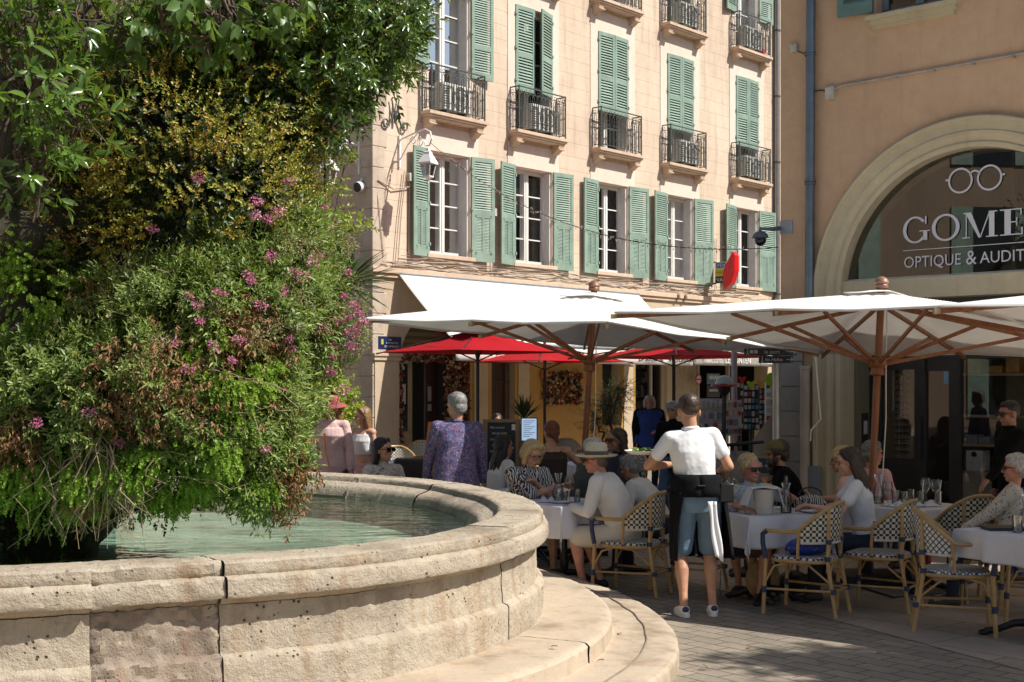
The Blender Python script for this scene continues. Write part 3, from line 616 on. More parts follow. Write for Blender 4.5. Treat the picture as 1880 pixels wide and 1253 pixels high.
# newsagent interior: lit doorway clutter, posters
w = MB()
for x0, x1 in ((10.15, 10.22), (11.45, 11.52), (12.9, 12.97)): fb(w, x0, x1, -.25, -.15, 0, 2.8)
fb(w, 10.22, 11.45, -.23, -.17, 0, .8); w.build('shop_window', M_FR, BL, smooth=False)
w = MB(); fb(w, 10.22, 11.45, -.24, -.2, .8, 2.7); w.build('door', M('cream_door2', (.40, .33, .22), .5), BL, smooth=False)
def poster(name, px0, px1, py0, py1, d, col, label, edge=None):
    s0, s1 = sof(px0, d), sof(px1, d); z1, z0 = zof(px0, py0, d), zof(px0, py1, d); m = MB(); fb(m, s0, s1, d-.01, d+.008, z0, z1); o = tag(m.build(name, col, smooth=False), label, name.replace('_', ' ')); return o, (s0, s1, z0, z1)
o, r = poster('poster', 1298, 1321, 686, 706, .02, M('bluepaper', (.12, .2, .3), .6), 'framed blue and white poster on the newsagent door')
m = MB(); fb(m, r[0]+.08, r[1]-.08, .029, .034, (r[2]+r[3])/2, r[3]-.05); m.build('picture', M('paper', (.55, .55, .5), .8), o)
for k in range(3): m = MB(); fb(m, r[0]+.12+k*.14, r[0]+.2+k*.14, .036, .04, r[2]+.12, r[2]+.2); m.build('stripe', M('paper', (.55, .55, .5), .8), o)
o, r = poster('poster', 1298, 1321, 708, 730, .02, M('darkpaper', (.05, .05, .06), .6), 'dark framed poster below the blue one')
m = MB(); fb(m, r[0]+.08, r[1]-.08, .029, .034, r[2]+.15, r[3]-.1); m.build('picture', M('paper2', (.42, .4, .36), .8), o)
m = MB(); c = FP(sof(1282, .03), .03, zof(1282, 697, .03)); m.lathe(c, [(0, .012), (.13, .012), (.135, 0)], 24, FN); o = tag(m.build('round_sign', M('paper', (.55, .55, .5), .8)), 'round red rimmed sign on the cream shop door', 'sign')
m = MB(); m.lathe(c, [(.105, .014), (.13, .016), (.14, 0)], 24, FN); m.build('rim', M('red_paint', (.40, .02, .03), .4), o)
m = MB(); m.box(c+FN*.014, (.2, .005, .035), (FU, FN, Z3)); m.build('band', M('red_paint', (.4, .02, .03), .4), o)
# ============================================================ THE OPTICIAN'S BUILDING (in shade, big arch) and the pale house behind the camera
B0 = Vector((5.45, 14.5, 0)); BW = Vector((-.733, .68, 0)).normalized(); BM = Vector((-.68, -.733, 0)).normalized()
def BP(t, d, z): return B0+BW*t+BM*d+Z3*z
def tof(px, d=0): k = (px-HX)/F; B = B0+BM*d; return (B.x-k*B.y)/(k*BW.y-BW.x)
def bz(px, py, d=0): return CH-(py-HY)/F*BP(tof(px, d), d, 0).y
def gb(mb, t0, t1, d0, d1, z0, z1): return mb.box(BP((t0+t1)/2, (d0+d1)/2, (z0+z1)/2), (abs(t1-t0), abs(d1-d0), abs(z1-z0)), (BW, BM, Z3))
M_OR = stucco('apricot_render', (.64, .43, .275), (.56, .365, .23), 0, ystain=.25, bs=.2)
M_CR = stucco('cream_moulding', (.58, .50, .34), (.50, .42, .28), 0, ystain=.35, bs=.25)
M_SBLK = M('shopfront_black', (.022, .022, .024), .4, .2, 4); M_GRJ = stucco('greenish_plaster', (.22, .21, .13), (.18, .17, .10), 0, ystain=.15, bs=.1)
OB = thing('optician_building', 'apricot rendered building with a large cream arch over a black shopfront', 'building', B0)
TL = tof(1433); CT, CZ, RI, RO, H2 = .6, 2.85, 1.57, 1.90, 8.2
W1 = (.78, 1.72, 6.05, 7.9)
w = MB()
gb(w, CT+RI, TL, -.5, 0, 0, 5.0); gb(w, -2.3, CT-RI, -.5, 0, 0, 5.0)
n = 36
for k in range(n):
    a0, a1 = pi*k/n, pi*(k+1)/n; x0, x1 = CT+RI*cos(a0), CT+RI*cos(a1); z0, z1 = CZ+RI*sin(a0), CZ+RI*sin(a1)
    w.loft([[BP(x0, -.5, z0), BP(x0, 0, z0), BP(x0, 0, 5), BP(x0, -.5, 5)], [BP(x1, -.5, z1), BP(x1, 0, z1), BP(x1, 0, 5), BP(x1, -.5, 5)]], False)
gb(w, -2.3, TL, -.5, 0, 5, W1[2]); gb(w, W1[1], TL, -.5, 0, W1[2], W1[3]); gb(w, -2.3, W1[0], -.5, 0, W1[2], W1[3]); gb(w, -2.3, TL, -.5, 0, W1[3], H2)
gb(w, TL-.4, TL, -9, -.5, 0, H2); gb(w, -2.3, -2.0, -4.2, -.5, 0, H2); w.build('wall', M_OR, OB, smooth=False)
w = MB(); gb(w, -2.3, TL-.4, -4, -3.9, 0, H2); gb(w, -2.3, TL-.4, -4, -.5, H2, H2+.1); gb(w, -2.3, TL-.4, -3.9, -.7, 5.0, 5.1); gb(w, -2.3, TL-.4, -3.9, -.7, 0.0, .02); w.build('interior', M('shop_interior', (.22, .18, .145), .9), OB, smooth=False)
# arch moulding swept over jambs and arch
prof = [(RI-.005, -.30), (RI-.005, .03), (RI+.02, .045), (RI+.05, .045), (RI+.055, .028), (RI+.12, .04), (RI+.14, .062), (RI+.17, .064), (RI+.18, .05), (RI+.27, .055), (RI+.285, .085), (RI+.32, .09), (RI+.335, .075), (RI+.34, .0)]
path = [('v', -.0, 1), ('v', 1.0, 1), ('v', 2.0, 1)]+[('a', a, 0) for a in np.linspace(0, pi, 49)]+[('v', 2.0, -1), ('v', 1.0, -1), ('v', .0, -1)]
rings = []
for kd, q, sg in path:
    if kd == 'v': rings.append([BP(CT+sg*r, d, q) for r, d in prof])
    else: rings.append([BP(CT+r*cos(q), d, CZ+r*sin(q)) for r, d in prof])
w = MB(); m_ = len(prof); w.add([v for g in rings for v in g], [(i*m_+j, i*m_+j+1, (i+1)*m_+j+1, (i+1)*m_+j) for i in range(len(rings)-1) for j in range(m_-1)]); w.build('arch_moulding', M_CR, OB)
w = MB(); gb(w, CT-RI+.01, CT+RI-.01, -.29, -.02, 2.80, 3.03); w.build('transom_band', M_CR, OB, smooth=False)
w = MB(); gb(w, CT-RI+.01, CT+RI-.01, -.12, -.10, 3.032, 3.055); w.build('glazing_bead', M('bead', (.5, .5, .48), .4), OB, smooth=False)
w = MB(); zz = 3.05; a_s = math.asin((zz-CZ)/RI); pts = [BP(CT+(RI+.0)*cos(a), -.13, CZ+(RI+.0)*sin(a)) for a in np.linspace(a_s, pi-a_s, 40)]; w.add(pts, [tuple(range(len(pts)))])
fan = w.build('fanlight', glass_mat('fan_glass', (.36, .36, .34), .09, 0, 1.2), OB, smooth=False)
w = MB(); gb(w, .16, .185, -.2, -.14, 3.05, 4.36); gb(w, CT-RI, CT+RI, -2.2, -2.15, 3.0, 4.6); w.build('partition', M('inner_panel', (.16, .13, .10), .8), OB, smooth=False)
# --- lettering on the fanlight
M_LET = M('letter_film', (.60, .58, .62), .6, .03, 3); X = -BW; LD = -.115
def lp(px, py): return tof(px, LD), bz(px, py, LD)
def strokes(name, polys, label=None):
    w = MB()
    for p in polys: w.prism([BP(t, LD, z) for t, z in p], BM*.004)
    return w.build(name, M_LET, fan, smooth=False)
def ringp(tc, zc, ro_x, ro_z, ri_x, ri_z, a0, a1, n=26, sh=0):
    out = []
    for k in range(n):
        a, b = a0+(a1-a0)*k/n, a0+(a1-a0)*(k+1)/n
        f = lambda q, rx, rz: (tc-rx*cos(q), zc+rz*sin(q)); out.append([f(a, ro_x, ro_z), f(b, ro_x, ro_z), f(b, ri_x, ri_z), f(a, ri_x, ri_z)])
    return out
zb, ztop = bz(1700, 446, LD), bz(1700, 398, LD); zb = bz(1700, 444, LD); hh = ztop-zb; zc = (zb+ztop)/2
tt = lambda px: tof(px, LD)
def R4(t0, t1, z0, z1): return [(t0, z0), (t1, z0), (t1, z1), (t0, z1)]
# G (1658-1705) O (1711-1762) M (1766-1832) E (1835-1876)
w1 = (tt(1658)-tt(1703))/2; c1 = (tt(1658)+tt(1703))/2
strokes('letter', ringp(c1, zc, w1, hh/2+.01, w1*.72, hh/2-.01, R(38), R(322), 30)+[R4(c1-w1*.66, c1-w1*.98, zb+.02, zb+hh*.42), R4(c1-w1*.35, c1-w1*1.2, zb+hh*.42, zb+hh*.46), R4(c1-w1*.80, c1-w1*.92, zb+hh*.72, zb+hh*1.02)])
w1 = (tt(1711)-tt(1762))/2; c1 = (tt(1711)+tt(1762))/2
strokes('letter', ringp(c1, zc, w1, hh/2+.01, w1*.74, hh/2-.012, 0, 2*pi, 36))
a, b = tt(1767), tt(1831); L = a-b; s = .012
strokes('letter', [R4(a-L*.03, a-L*.26, ztop-s, ztop), R4(a-L*0, a-L*.22, zb, zb+s), R4(a-L*.10, a-L*.13, zb+s, ztop-s), [(a-L*.10, ztop-s), (a-L*.27, ztop-s), (a-L*.54, zb), (a-L*.47, zb)], [(a-L*.50, zb), (a-L*.53, zb), (a-L*.80, ztop-s), (a-L*.765, ztop-s)], R4(a-L*.77, a-L*.92, zb+s, ztop-s), R4(a-L*.76, a-L*1.0, ztop-s, ztop), R4(a-L*.68, a-L*1.02, zb, zb+s)])
a, b = tt(1836), tt(1878); L = a-b
strokes('letter', [R4(a, a-L*.95, ztop-s, ztop), R4(a, a-L*1.0, zb, zb+s), R4(a-L*.2, a-L*.48, zb+s, ztop-s), R4(a-L*.48, a-L*.75, zc-.006, zc+.006), R4(a-L*.72, a-L*.76, zc-hh*.16, zc+hh*.16), R4(a-L*.90, a-L*.95, ztop-hh*.25, ztop-s), R4(a-L*.94, a-L*1.0, zb+s, zb+hh*.28)])
a = tt(1884); w = a-.30; strokes('letter', [R4(a, w, ztop-s, ztop), R4(a, w, zb, zb+s), [(w+.0, ztop-s), (w+.06, ztop-s), (a-.02, zb+s), (a-.09, zb+s)]])
zl = bz(1700, 458, LD); strokes('rule', [R4(tt(1658), CT-RI+.25, zl-.004, zl+.004)])
# spectacles drawn above the name
e0, e1 = (tt(1741)+tt(1786))/2, (tt(1794)+tt(1840))/2; re = (tt(1741)-tt(1786))/2; ze = bz(1765, 332, LD)
gl = ringp(e0, ze, re, re, re*.85, re*.85, 0, 2*pi, 32)+ringp(e1, ze, re, re, re*.85, re*.85, 0, 2*pi, 32); cb = (e0+e1)/2; gw_ = (e0-e1)/2-re+.03
gl += ringp(cb, ze+re*.25, gw_+.012, gw_+.012, gw_-.006, gw_-.006, R(10), R(170), 12)+[R4(e0+re, e0+re+.03, ze+.01, ze+.03), R4(e1-re, e1-re-.03, ze+.01, ze+.03)]
strokes('spectacles_emblem', gl)
zt_ = bz(1700, 490, LD); text('lettering', 'OPTIQUE', M_LET, BP(tt(1659), LD, zt_), X, Z3, .125, fan, width=tt(1659)-tt(1763), ext=.002)
text('lettering', '&', M_LET, BP(tt(1773), LD, zt_-.005), X, Z3, .155, fan, width=tt(1773)-tt(1792), ext=.002)
text('lettering', 'AUDITION', M_LET, BP(tt(1799), LD, zt_), X, Z3, .125, fan, width=.80, ext=.002)
# --- shopfront, set back .6 m
D = -.6
w = MB(); gb(w, CT+RI-.001, CT+RI+.35, D-.05, -.5, 0, 2.8); gb(w, CT+RI-.06, CT+RI-.008, D, -.3, 0, 2.8); w.build('jamb', M_GRJ, OB, smooth=False)
w = MB(); gb(w, CT-RI-.3, CT+RI-.06, D-.04, D+.02, 2.12, 2.80); gb(w, CT-RI-.3, CT+RI-.06, D, -.29, 2.72, 2.80); w.build('fascia', M_SBLK, OB, smooth=False)
td = [tof(p, D) for p in (1586, 1618, 1681, 1700, 1745, 1752, 1764)]
w = MB()
gb(w, td[0], td[1], D-.05, D+.03, 0, 2.12); gb(w, td[1], td[2], D-.05, D+.0, 0, .95); gb(w, td[2], td[3], D-.05, D+.03, 0, 2.12); gb(w, td[1], td[2], D-.05, D, 2.0, 2.12)
dr = w.build('door', M_SBLK, OB, smooth=False)
w = MB(); gb(w, td[3], td[4], D-.05, D, 0, .12); gb(w, td[3], td[4], D-.05, D, 1.98, 2.12); gb(w, td[4], td[6], D-.05, D+.04, 0, 2.12); w.build('door', M_SBLK, OB, smooth=False)
SG = glass_mat('shop_glass', (.80, .80, .78), .05, 0, 1.1)
w = MB(); w.add([BP(td[1], D-.02, .95), BP(td[2], D-.02, .95), BP(td[2], D-.02, 2.0), BP(td[1], D-.02, 2.0)], [(0, 1, 2, 3)]); w.build('pane', SG, dr, smooth=False)
w = MB(); w.add([BP(td[3], D-.02, .12), BP(td[4], D-.02, .12), BP(td[4], D-.02, 1.98), BP(td[3], D-.02, 1.98)], [(0, 1, 2, 3)]); w.build('pane', SG, dr, smooth=False)
w = MB(); w.tube([BP(tof(1688, D+.06), D+.07, .95), BP(tof(1688, D+.06), D+.07, 1.45)], .014, 8); w.build('door_handle', M_BLACK, dr)
w = MB(); gb(w, tof(1733, D), tof(1744, D), D+.002, D+.006, 1.83, 1.97); w.build('sticker', M('sticker', (.25, .4, .5), .5), dr, smooth=False)
w = MB(); w.add([BP(td[6], D-.02, .1), BP(CT-RI, D-.02, .1), BP(CT-RI, D-.02, 2.12), BP(td[6], D-.02, 2.12)], [(0, 1, 2, 3)]); w.build('display_pane', SG, OB, smooth=False)
w = MB(); gb(w, td[6], CT-RI, D-.05, D+.03, 0, .1); gb(w, td[6], CT-RI, D-1.3, D-1.25, 0, 2.7); w.build('display_base', M('display_wall', (.34, .29, .23), .7), OB, smooth=False)
# spectacle racks behind the door
ra = thing('spectacle_rack', 'tall rack of spectacles, lit look put into its colour, behind the black shop door', 'rack', BP(1.35, D-.6, 0)); w = MB(); tr0 = tof(1672, D-.5)
gb(w, tr0-.02, tr0+.22, D-.55, D-.52, .9, 2.1); w.build('panel', M('lit_panel', (.55, .42, .25), .6), ra, smooth=False)  # lamplight on the rack is put into the panel's warm base colour
for k in range(14):
    w = MB()
    for e in (0, 1): c = BP(tr0+.05+.09*e, D-.48, 1.0+k*.075); w.tube([c+BW*.032*cos(a)+Z3*.02*sin(a) for a in np.linspace(0, 2*pi, 10, endpoint=False)], .005, 4, False, closed=True)
    w.tube([BP(tr0+.0, D-.48, 1.005+k*.075), BP(tr0+.2, D-.48, 1.005+k*.075)], .006, 4); w.build('spectacles', M_BLACK, ra)
tr1 = tof(1648, D-.5); w = MB(); gb(w, tr1-.12, tr1+.02, D-.75, D-.7, .9, 2.1); ra2 = tag(w.build('brick_pier', M('brick_red', (.42, .15, .09), .8, .3, 12), None, smooth=False), 'strip of red brick wall seen through the shop door', 'pillar')
# shelves with boxes
sf = thing('display_shelves', 'shelves of boxes and spectacles in the optician window', 'shelves', BP(0, D-.8, 0)); M_SHW = M('shelf_oak', (.50, .38, .27), .6, .1, 6)
SD = D-.55; t0, t1 = tof(1762, SD), CT-RI
for py in (687, 764, 817, 868): z = bz(1800, py, SD); w = MB(); gb(w, t0, t1, SD-.3, SD, z-.02, z+.01); w.build('shelf', M_SHW, sf, smooth=False)
w = MB(); gb(w, t0, t1, SD-.3, SD+.01, 0, bz(1800, 868, SD)-.02); w.build('cabinet', M('cabinet', (.50, .44, .36), .6, .2, 3), sf, smooth=False)
for i, (x0, x1, y0, y1, c) in enumerate(((1772, 1797, 681, 708, 0), (1812, 1838, 695, 708, 0), (1845, 1870, 670, 708, 0), (1770, 1792, 796, 812, 1), (1795, 1815, 802, 815, 1), (1772, 1803, 828, 866, 2))):
    z0, z1 = bz(x0, y1, SD), bz(x0, y0, SD); ta, tb = tof(x0, SD), tof(x1, SD); base = [bz(1800, 687, SD), bz(1800, 817, SD), bz(1800, 868, SD)][c]+.012; w = MB(); gb(w, ta, tb, SD-.22, SD-.02, base, base+(z1-z0)); bx = w.build('storage_box', [M('amber_box', (.75, .42, .12), .6), M('grey_box', (.3, .32, .34), .6), M('white_box', (.75, .75, .72), .6)][c], sf, smooth=False, bevel=.005)
    if c == 2: w = MB(); w.lathe(BP((ta+tb)/2, SD-.017, base+.2), [(0, .003), (.035, .003)], 12, BM); w.build('hand_hole', M_DARK, bx)
# framed notice on the jamb, grey box
w = MB(); jd = CT+RI-.064; P = lambda d, z: BP(jd, d, z); w.box(P(-.45, 1.30), (.02, .14, .36), (BW, BM, Z3)); o = tag(w.build('notice_frame', M_SBLK, smooth=False), 'black framed notice on the greenish jamb of the shop', 'sign')
w = MB(); w.box(BP(jd-.012, -.45, 1.31), (.004, .08, .16), (BW, BM, Z3)); w.build('sheet', M('paper', (.55, .55, .5), .8), o, smooth=False)
w = MB(); ta = tof(1500, .03); gb(w, ta-.08, ta+.08, .0, .12, 0, bz(1500, 856, .03)); tag(w.build('meter_cabinet', M('cab', (.20, .225, .25), .5, .1, 4), None, smooth=False, bevel=.01), 'slim blue grey meter cabinet against the foot of the cream arch', 'cabinet')
# ashlar pier, downpipe
w = MB(); z = 0
for k in range(8):
    h = .30; gb(w, tof(1476), TL+.015, 0.002, .035, z+.004, z+h-.004); z += h
w.build('ashlar', stone_mat('grey_ashlar', (.33, .30, .27), (.24, .21, .19), .2, .2, 1.2, (.3, .25, .2), .4), OB, smooth=False, bevel=.006)
tp = tof(1486, .09); m_z = M('zinc_dark', (.16, .20, .235), .38, .12, 5, metal=.75)
w = MB(); w.tube([BP(tp, .09, 2.2), BP(tp-.03, .09, H2)], .055, 14); dp2 = tag(w.build('drainpipe', m_z), 'blue grey metal drainpipe down the apricot wall', 'drainpipe')
for z in (2.35, 4.22, 5.75): w = MB(); w.lathe(BP(tp-.01, .09, z), [(.06, -.03), (.068, -.025), (.068, -.005), (.06, 0), (.068, .005), (.068, .025), (.06, .03)], 14); w.build('pipe_joint', m_z, dp2)
w = MB(); w.tube([BP(tof(1478, .09), .09, 0), BP(tof(1478, .09), .09, 2.02)], .06, 14); w.lathe(BP(tof(1478, .09), .09, 2.0), [(.06, 0), (.068, .005), (.068, .04), (.05, .05)], 14); w.build('lower_pipe', M('beige_pipe', (.46, .38, .30), .5, .1, 4), dp2)
# window above
a, b, z0, z1 = W1; w = MB(); gb(w, a, b, -.22, -.16, z0, z0+.1); gb(w, (a+b)/2-.05, (a+b)/2+.05, -.2, -.14, z0+.1, z1); gb(w, a, a+.08, -.2, -.14, z0+.1, z1); gb(w, b-.08, b, -.2, -.14, z0+.1, z1); gb(w, a+.08, b-.08, -.19, -.15, z0+.75, z0+.78)
wd = w.build('window', M('blue_frame', (.20, .24, .28), .5), OB, smooth=False)
w = MB(); w.add([BP(a+.08, -.17, z0+.1), BP(b-.08, -.17, z0+.1), BP(b-.08, -.17, z1), BP(a+.08, -.17, z1)], [(0, 1, 2, 3)]); w.build('pane', M_GLASS, wd, smooth=False)
w = MB(); gb(w, a-.08, b+.08, 0, .12, z0-.05, z0); gb(w, a-.05, b+.05, 0, .08, z0-.11, z0-.05); gb(w, a-.02, b+.02, 0, .05, z0-.15, z0-.11); w.build('sill', M_CR, OB, smooth=False)
w = MB(); P0 = BP(b+.02, .04, z0+.05); shutter(w, P0, BP(b+.44, .10, z0+.05)-P0, BM, .42, 1.85, .45); w.build('shutter', M('teal_shutter', (.13, .22, .20), .55, .1, 4), OB, smooth=False)
# conduit and boxes
M_CBX = M('aged_plastic', (.52, .48, .40), .6, .15, 12); zc_ = 5.32
w = MB(); w.tube([BP(tof(1528), .02, 5.17), BP(tof(1530), .03, 5.28), BP(tof(1546), .03, zc_+.0), BP(-2.2, .03, zc_+.05)], .014, 8); cd = tag(w.build('conduit', M('conduit', (.40, .34, .28), .6)), 'thin electric conduit crossing the apricot wall above the arch', 'pipe')
for i in range(7): w = MB(); w.tube([BP(1.9-.45*i, 0, zc_+.01), BP(1.9-.45*i, .045, zc_+.012)], .02, 6); w.build('clip', M_GREYM, cd)
for px, py, hw, hh_, lb in ((1527, 172, .055, .075, 'white junction box where the conduit begins on the apricot wall'), (1492, 176, .035, .05, 'small junction box touching the blue grey drainpipe'), (1461, 90, .045, .05, 'small grey alarm box high beside the drainpipe')):
    w = MB(); c = BP(tof(px), .035, bz(px, py)); w.box(c, (hw*2, .07, hh_*2), (BW, BM, Z3)); o = tag(w.build('junction_box', M_CBX, smooth=False, bevel=.008), lb, 'junction box')
    w = MB(); w.box(c+BM*.037, (hw*1.5, .01, hh_*1.5), (BW, BM, Z3)); w.build('lid', M_CBX, o, smooth=False, bevel=.002)
w = MB(); w.tube([BP(tof(1492), .03, bz(1492, 170)), BP(tof(1510), .01, bz(1510, 166)), BP(tof(1524), .03, bz(1524, 172))], .006, 5); w.tube([BP(tof(1465), .01, bz(1465, 95)), BP(tof(1482), .02, bz(1482, 101))], .005, 5); w.build('wire', M_BLACK, cd)
# dome camera on arm from the corner
dc = thing('dome_camera', 'black dome security camera on a grey arm at the building corner', 'camera', BP(TL, .2, 3.4))
w = MB(); gb(w, tof(1456), TL+.0, .002, .012, bz(1440, 430), bz(1440, 406)); w.build('mounting_plate', M('plate', (.30, .33, .38), .4, .1, 5, metal=.3), dc, smooth=False)
CP = BP(TL, 0, 0); hx = at(1396, 432, CP.y-.12); M_CAM = M('camera_grey', (.10, .12, .15), .45)
w = MB(); w.tube([BP(TL+.0, .03, bz(1433, 420)), hx+Vector((.12, 0, .07)), hx+Vector((.0, 0, .08)), hx+Vector((-.0, 0, .03))], [.03, .022, .022, .03], 10); w.build('arm', M_CAM, dc)
w = MB(); w.lathe(hx, [(0, .045), (.05, .04), (.085, .01), (.095, -.02), (.1, -.035), (.07, -.04), (.07, -.02)], 20); w.build('hood', M_CAM, dc)
w = MB(); w.lathe(hx, [(.066, -.035), (.07, -.07), (.06, -.10), (.035, -.125), (0, -.133)], 20); w.build('dome', M('dome', (.01, .01, .015), .06), dc)

# pale house across the square, behind the camera's left; it shows in the glass
OH = thing('house_opposite', 'pale shuttered house across the square seen only in reflections', 'building', (-17, -8, 0)); w = MB()
w.bb(-20, -15, -26, 14, 0, 13); w.build('wall', stucco('pale_render', (.34, .25, .18), (.28, .21, .15), 0), OH, smooth=False)
for i in range(9):
    for z in (1, 4.4, 7.6, 10.4):
        y = -24+i*4.2; w = MB(); w.bb(-14.99, -14.95, y, y+1.1, z, z+2.1); o = w.build('window', M('dark_pane', (.02, .025, .03), .08), OH, smooth=False)
        w = MB(); w.bb(-14.98, -14.93, y-.6, y-.02, z, z+2.1); w.build('shutter', M_GREEN, OH, smooth=False); w = MB(); w.bb(-14.98, -14.93, y+1.12, y+1.7, z, z+2.1); w.build('shutter', M_GREEN, OH, smooth=False)

EH = thing('house_east', 'plain tall house closing the square on the east, seen only in window panes', 'building', (38, 40, 0)); w = MB(); w.bb(36, 42, 12, 82, 0, 17); w.build('wall', stucco('brown_render', (.30, .22, .15), (.24, .17, .12), 0), EH, smooth=False)
for i in range(10):
    for z in (1, 4.6, 8, 11.4): y = 14+i*6.6; w = MB(); w.bb(35.95, 35.99, y, y+1.3, z, z+2.2); w.build('window', M('dark_pane', (.02, .025, .03), .08), EH, smooth=False)
# ============================================================ THE PLANTED ROCK IN THE FOUNTAIN
def unit(a): return a/np.maximum(1e-9, np.linalg.norm(a, axis=-1, keepdims=True))
def leaves(P, D, U, L, W, fold=.25, curl=.15, quad=False):
    """P bases, D tip directions, U rough face normals, L lengths, W half widths -> folded pointed leaves"""
    D = unit(D); S = unit(np.cross(D, U)); N = np.cross(S, D); L = L[:, None]; W = W[:, None]; n = len(P)
    if quad:
        V = np.stack([P, P+D*L*.45+S*W+N*W*fold, P+D*L-N*L*curl, P+D*L*.45-S*W+N*W*fold], 1).reshape(-1, 3); i = np.arange(n)[:, None]*4
        Fc = np.concatenate([i+[0, 1, 2], i+[0, 2, 3]], 1).reshape(-1, 3)
    else:
        V = np.stack([P, P+D*L*.3+S*W*.85+N*W*fold, P+D*L*.68+S*W*.8+N*W*fold-N*L*curl*.5, P+D*L-N*L*curl*1.5, P+D*L*.68-S*W*.8+N*W*fold-N*L*curl*.5, P+D*L*.3-S*W*.85+N*W*fold, P+D*L*.5-N*L*curl*.3], 1).reshape(-1, 3); i = np.arange(n)[:, None]*7
        Fc = np.concatenate([i+[0, 1, 6], i+[1, 2, 6], i+[2, 3, 6], i+[3, 4, 6], i+[4, 5, 6], i+[5, 0, 6]], 1).reshape(-1, 3)
    return V, Fc
def sprigs(B, D, SL, nl, L, W, up=.35, spread=.9, fold=.25, curl=.15, quad=False, rng=RNG, droop=0, stems=None):
    """nl leaves round each short stem (base B, direction D, length SL)"""
    n = len(B); D = unit(D); t = np.tile((np.arange(nl)+.5)/nl, n); Bi = np.repeat(B, nl, 0); Di = np.repeat(D, nl, 0); sl = np.repeat(SL, nl)
    ph = np.tile(np.arange(nl)*2.4, n)+np.repeat(rng.uniform(0, 6.3, n), nl); A = unit(np.cross(Di, rng.normal(size=(n, 3)).repeat(nl, 0))); C = np.cross(Di, A)
    R_ = A*np.cos(ph)[:, None]+C*np.sin(ph)[:, None]; k = (spread*(1.15-.75*t))[:, None]
    LD = unit(R_*k+Di*(.35+.8*t)[:, None]+np.array([0, 0, up-.2])+rng.normal(size=R_.shape)*.14); P = Bi+Di*(sl*(.15+.85*t))[:, None]-np.array([0, 0, 1])*(droop*sl*t*t)[:, None]
    ll = L*rng.uniform(.65, 1.15, len(P))*(1-.35*t); return leaves(P, LD, Di+rng.normal(size=R_.shape)*.25+np.array([0, 0, .5]), ll, ll*W, fold, curl, quad)
ALL = []                                              # every ellipsoid of growth: centre, radii
def shell(blobs, n, lo=.80, hi=1.06, rng=RNG, core=.80, lump=.18, front=.0, own=None, cl=None):
    """points and outward directions over the skin of a group of ellipsoids, lumpy"""
    out_p, out_d = [], []; vol = np.array([(b[1][0]*b[1][1]+b[1][1]*b[1][2]+b[1][0]*b[1][2]) for b in blobs]); cnt = (n*vol/vol.sum()).astype(int)
    for (c, r), m in zip(blobs, cnt):
        d = unit(rng.normal(size=(int(m*1.5)+8, 3))); d[:, 1] = np.where(rng.random(len(d)) < front, -np.abs(d[:, 1]), d[:, 1])
        k = rng.uniform(lo, hi, len(d)); q = np.sin(d[:, 0]*7+c[0]*9)*np.sin(d[:, 2]*8+c[2]*5)*np.cos(d[:, 1]*6+1)+.7*np.sin(d[:, 0]*17+c[2]*9)*np.sin(d[:, 2]*19+c[0]*5); k = k*(1+lump*1.25*q); p = c+d*r*k[:, None]
        keep = np.ones(len(p), bool)
        if cl:                                        # growth gathers in tufts with hollows between them
            dn, cr, gap = cl; cd = unit(rng.normal(size=(max(5, int(dn*(r[0]*r[1]+r[1]*r[2]+r[0]*r[2]))), 3))); cs_ = cd*r; dm = np.linalg.norm((d*r)[:, None, :]-cs_[None], axis=2); w = dm.min(1)/cr; wi = dm.argmin(1)
            k = rng.uniform(lo, hi, len(d))*(1+lump*.5*q)+np.clip(1-w, 0, 1)*(.10/r.mean())*(.4+rng.random(len(cd))[wi]*1.2); p = c+d*r*k[:, None]; keep &= (w < 1)|(rng.random(len(d)) < gap)
        for c2, r2 in (own if own is not None else ALL):
            if c2 is c: continue
            keep &= (((p-c2)/r2)**2).sum(1) > core*core
        out_p.append(p[keep][:m]); out_d.append(unit(d/r)[keep][:m])
    return np.concatenate(out_p), np.concatenate(out_d)
def blob(px, py, Y, rx, ry, rz): b = (np.array(at(px, py, Y)), np.array([rx, ry, rz])); ALL.append(b); return b
def front_y(px, py, default=9.2, over=None):
    o = np.array([0, 0, CH]); d = np.array([(px-HX)/F, 1, -(py-HY)/F]); best = 1e9
    for c, r in (over or ALL):
        a = d/r; b = (o-c)/r; A_, B_, C_ = a@a, 2*a@b, b@b-1; q = B_*B_-4*A_*C_
        if q > 0: best = min(best, (-B_-sqrt(q))/2/A_)
    return best if best < 1e8 else default
b_laurel = [blob(*a) for a in ((640, 50, 9.7, .46, .6, .42), (500, 0, 9.3, .62, .6, .45), (560, 130, 9.5, .45, .5, .26), (720, 30, 9.8, .22, .3, .2), (690, 75, 9.8, .2, .25, .16), (610, 215, 9.5, .14, .2, .11), (420, 60, 9.2, .45, .5, .35))]
b_small = [blob(*a) for a in ((430, 200, 9.3, .54, .6, .45), (320, 260, 9.1, .65, .6, .5), (475, 290, 9.4, .32, .45, .34), (380, 370, 9.0, .62, .55, .48), (490, 370, 9.3, .27, .4, .28), (220, 150, 9.4, .7, .6, .5), (240, 400, 9.2, .6, .5, .45), (470, 120, 9.4, .5, .5, .4))]
b_dark = [blob(*a) for a in ((60, 330, 9.5, .9, .6, .8), (100, 520, 9.3, .8, .5, .6), (250, 540, 9.2, .6, .5, .5), (-150, 200, 9.5, 1.2, .9, 1.6), (-250, 650, 9.3, 1.3, 1., 1.2), (20, 925, 9.2, .80, .5, .20), (250, 905, 9.3, .5, .4, .14))]
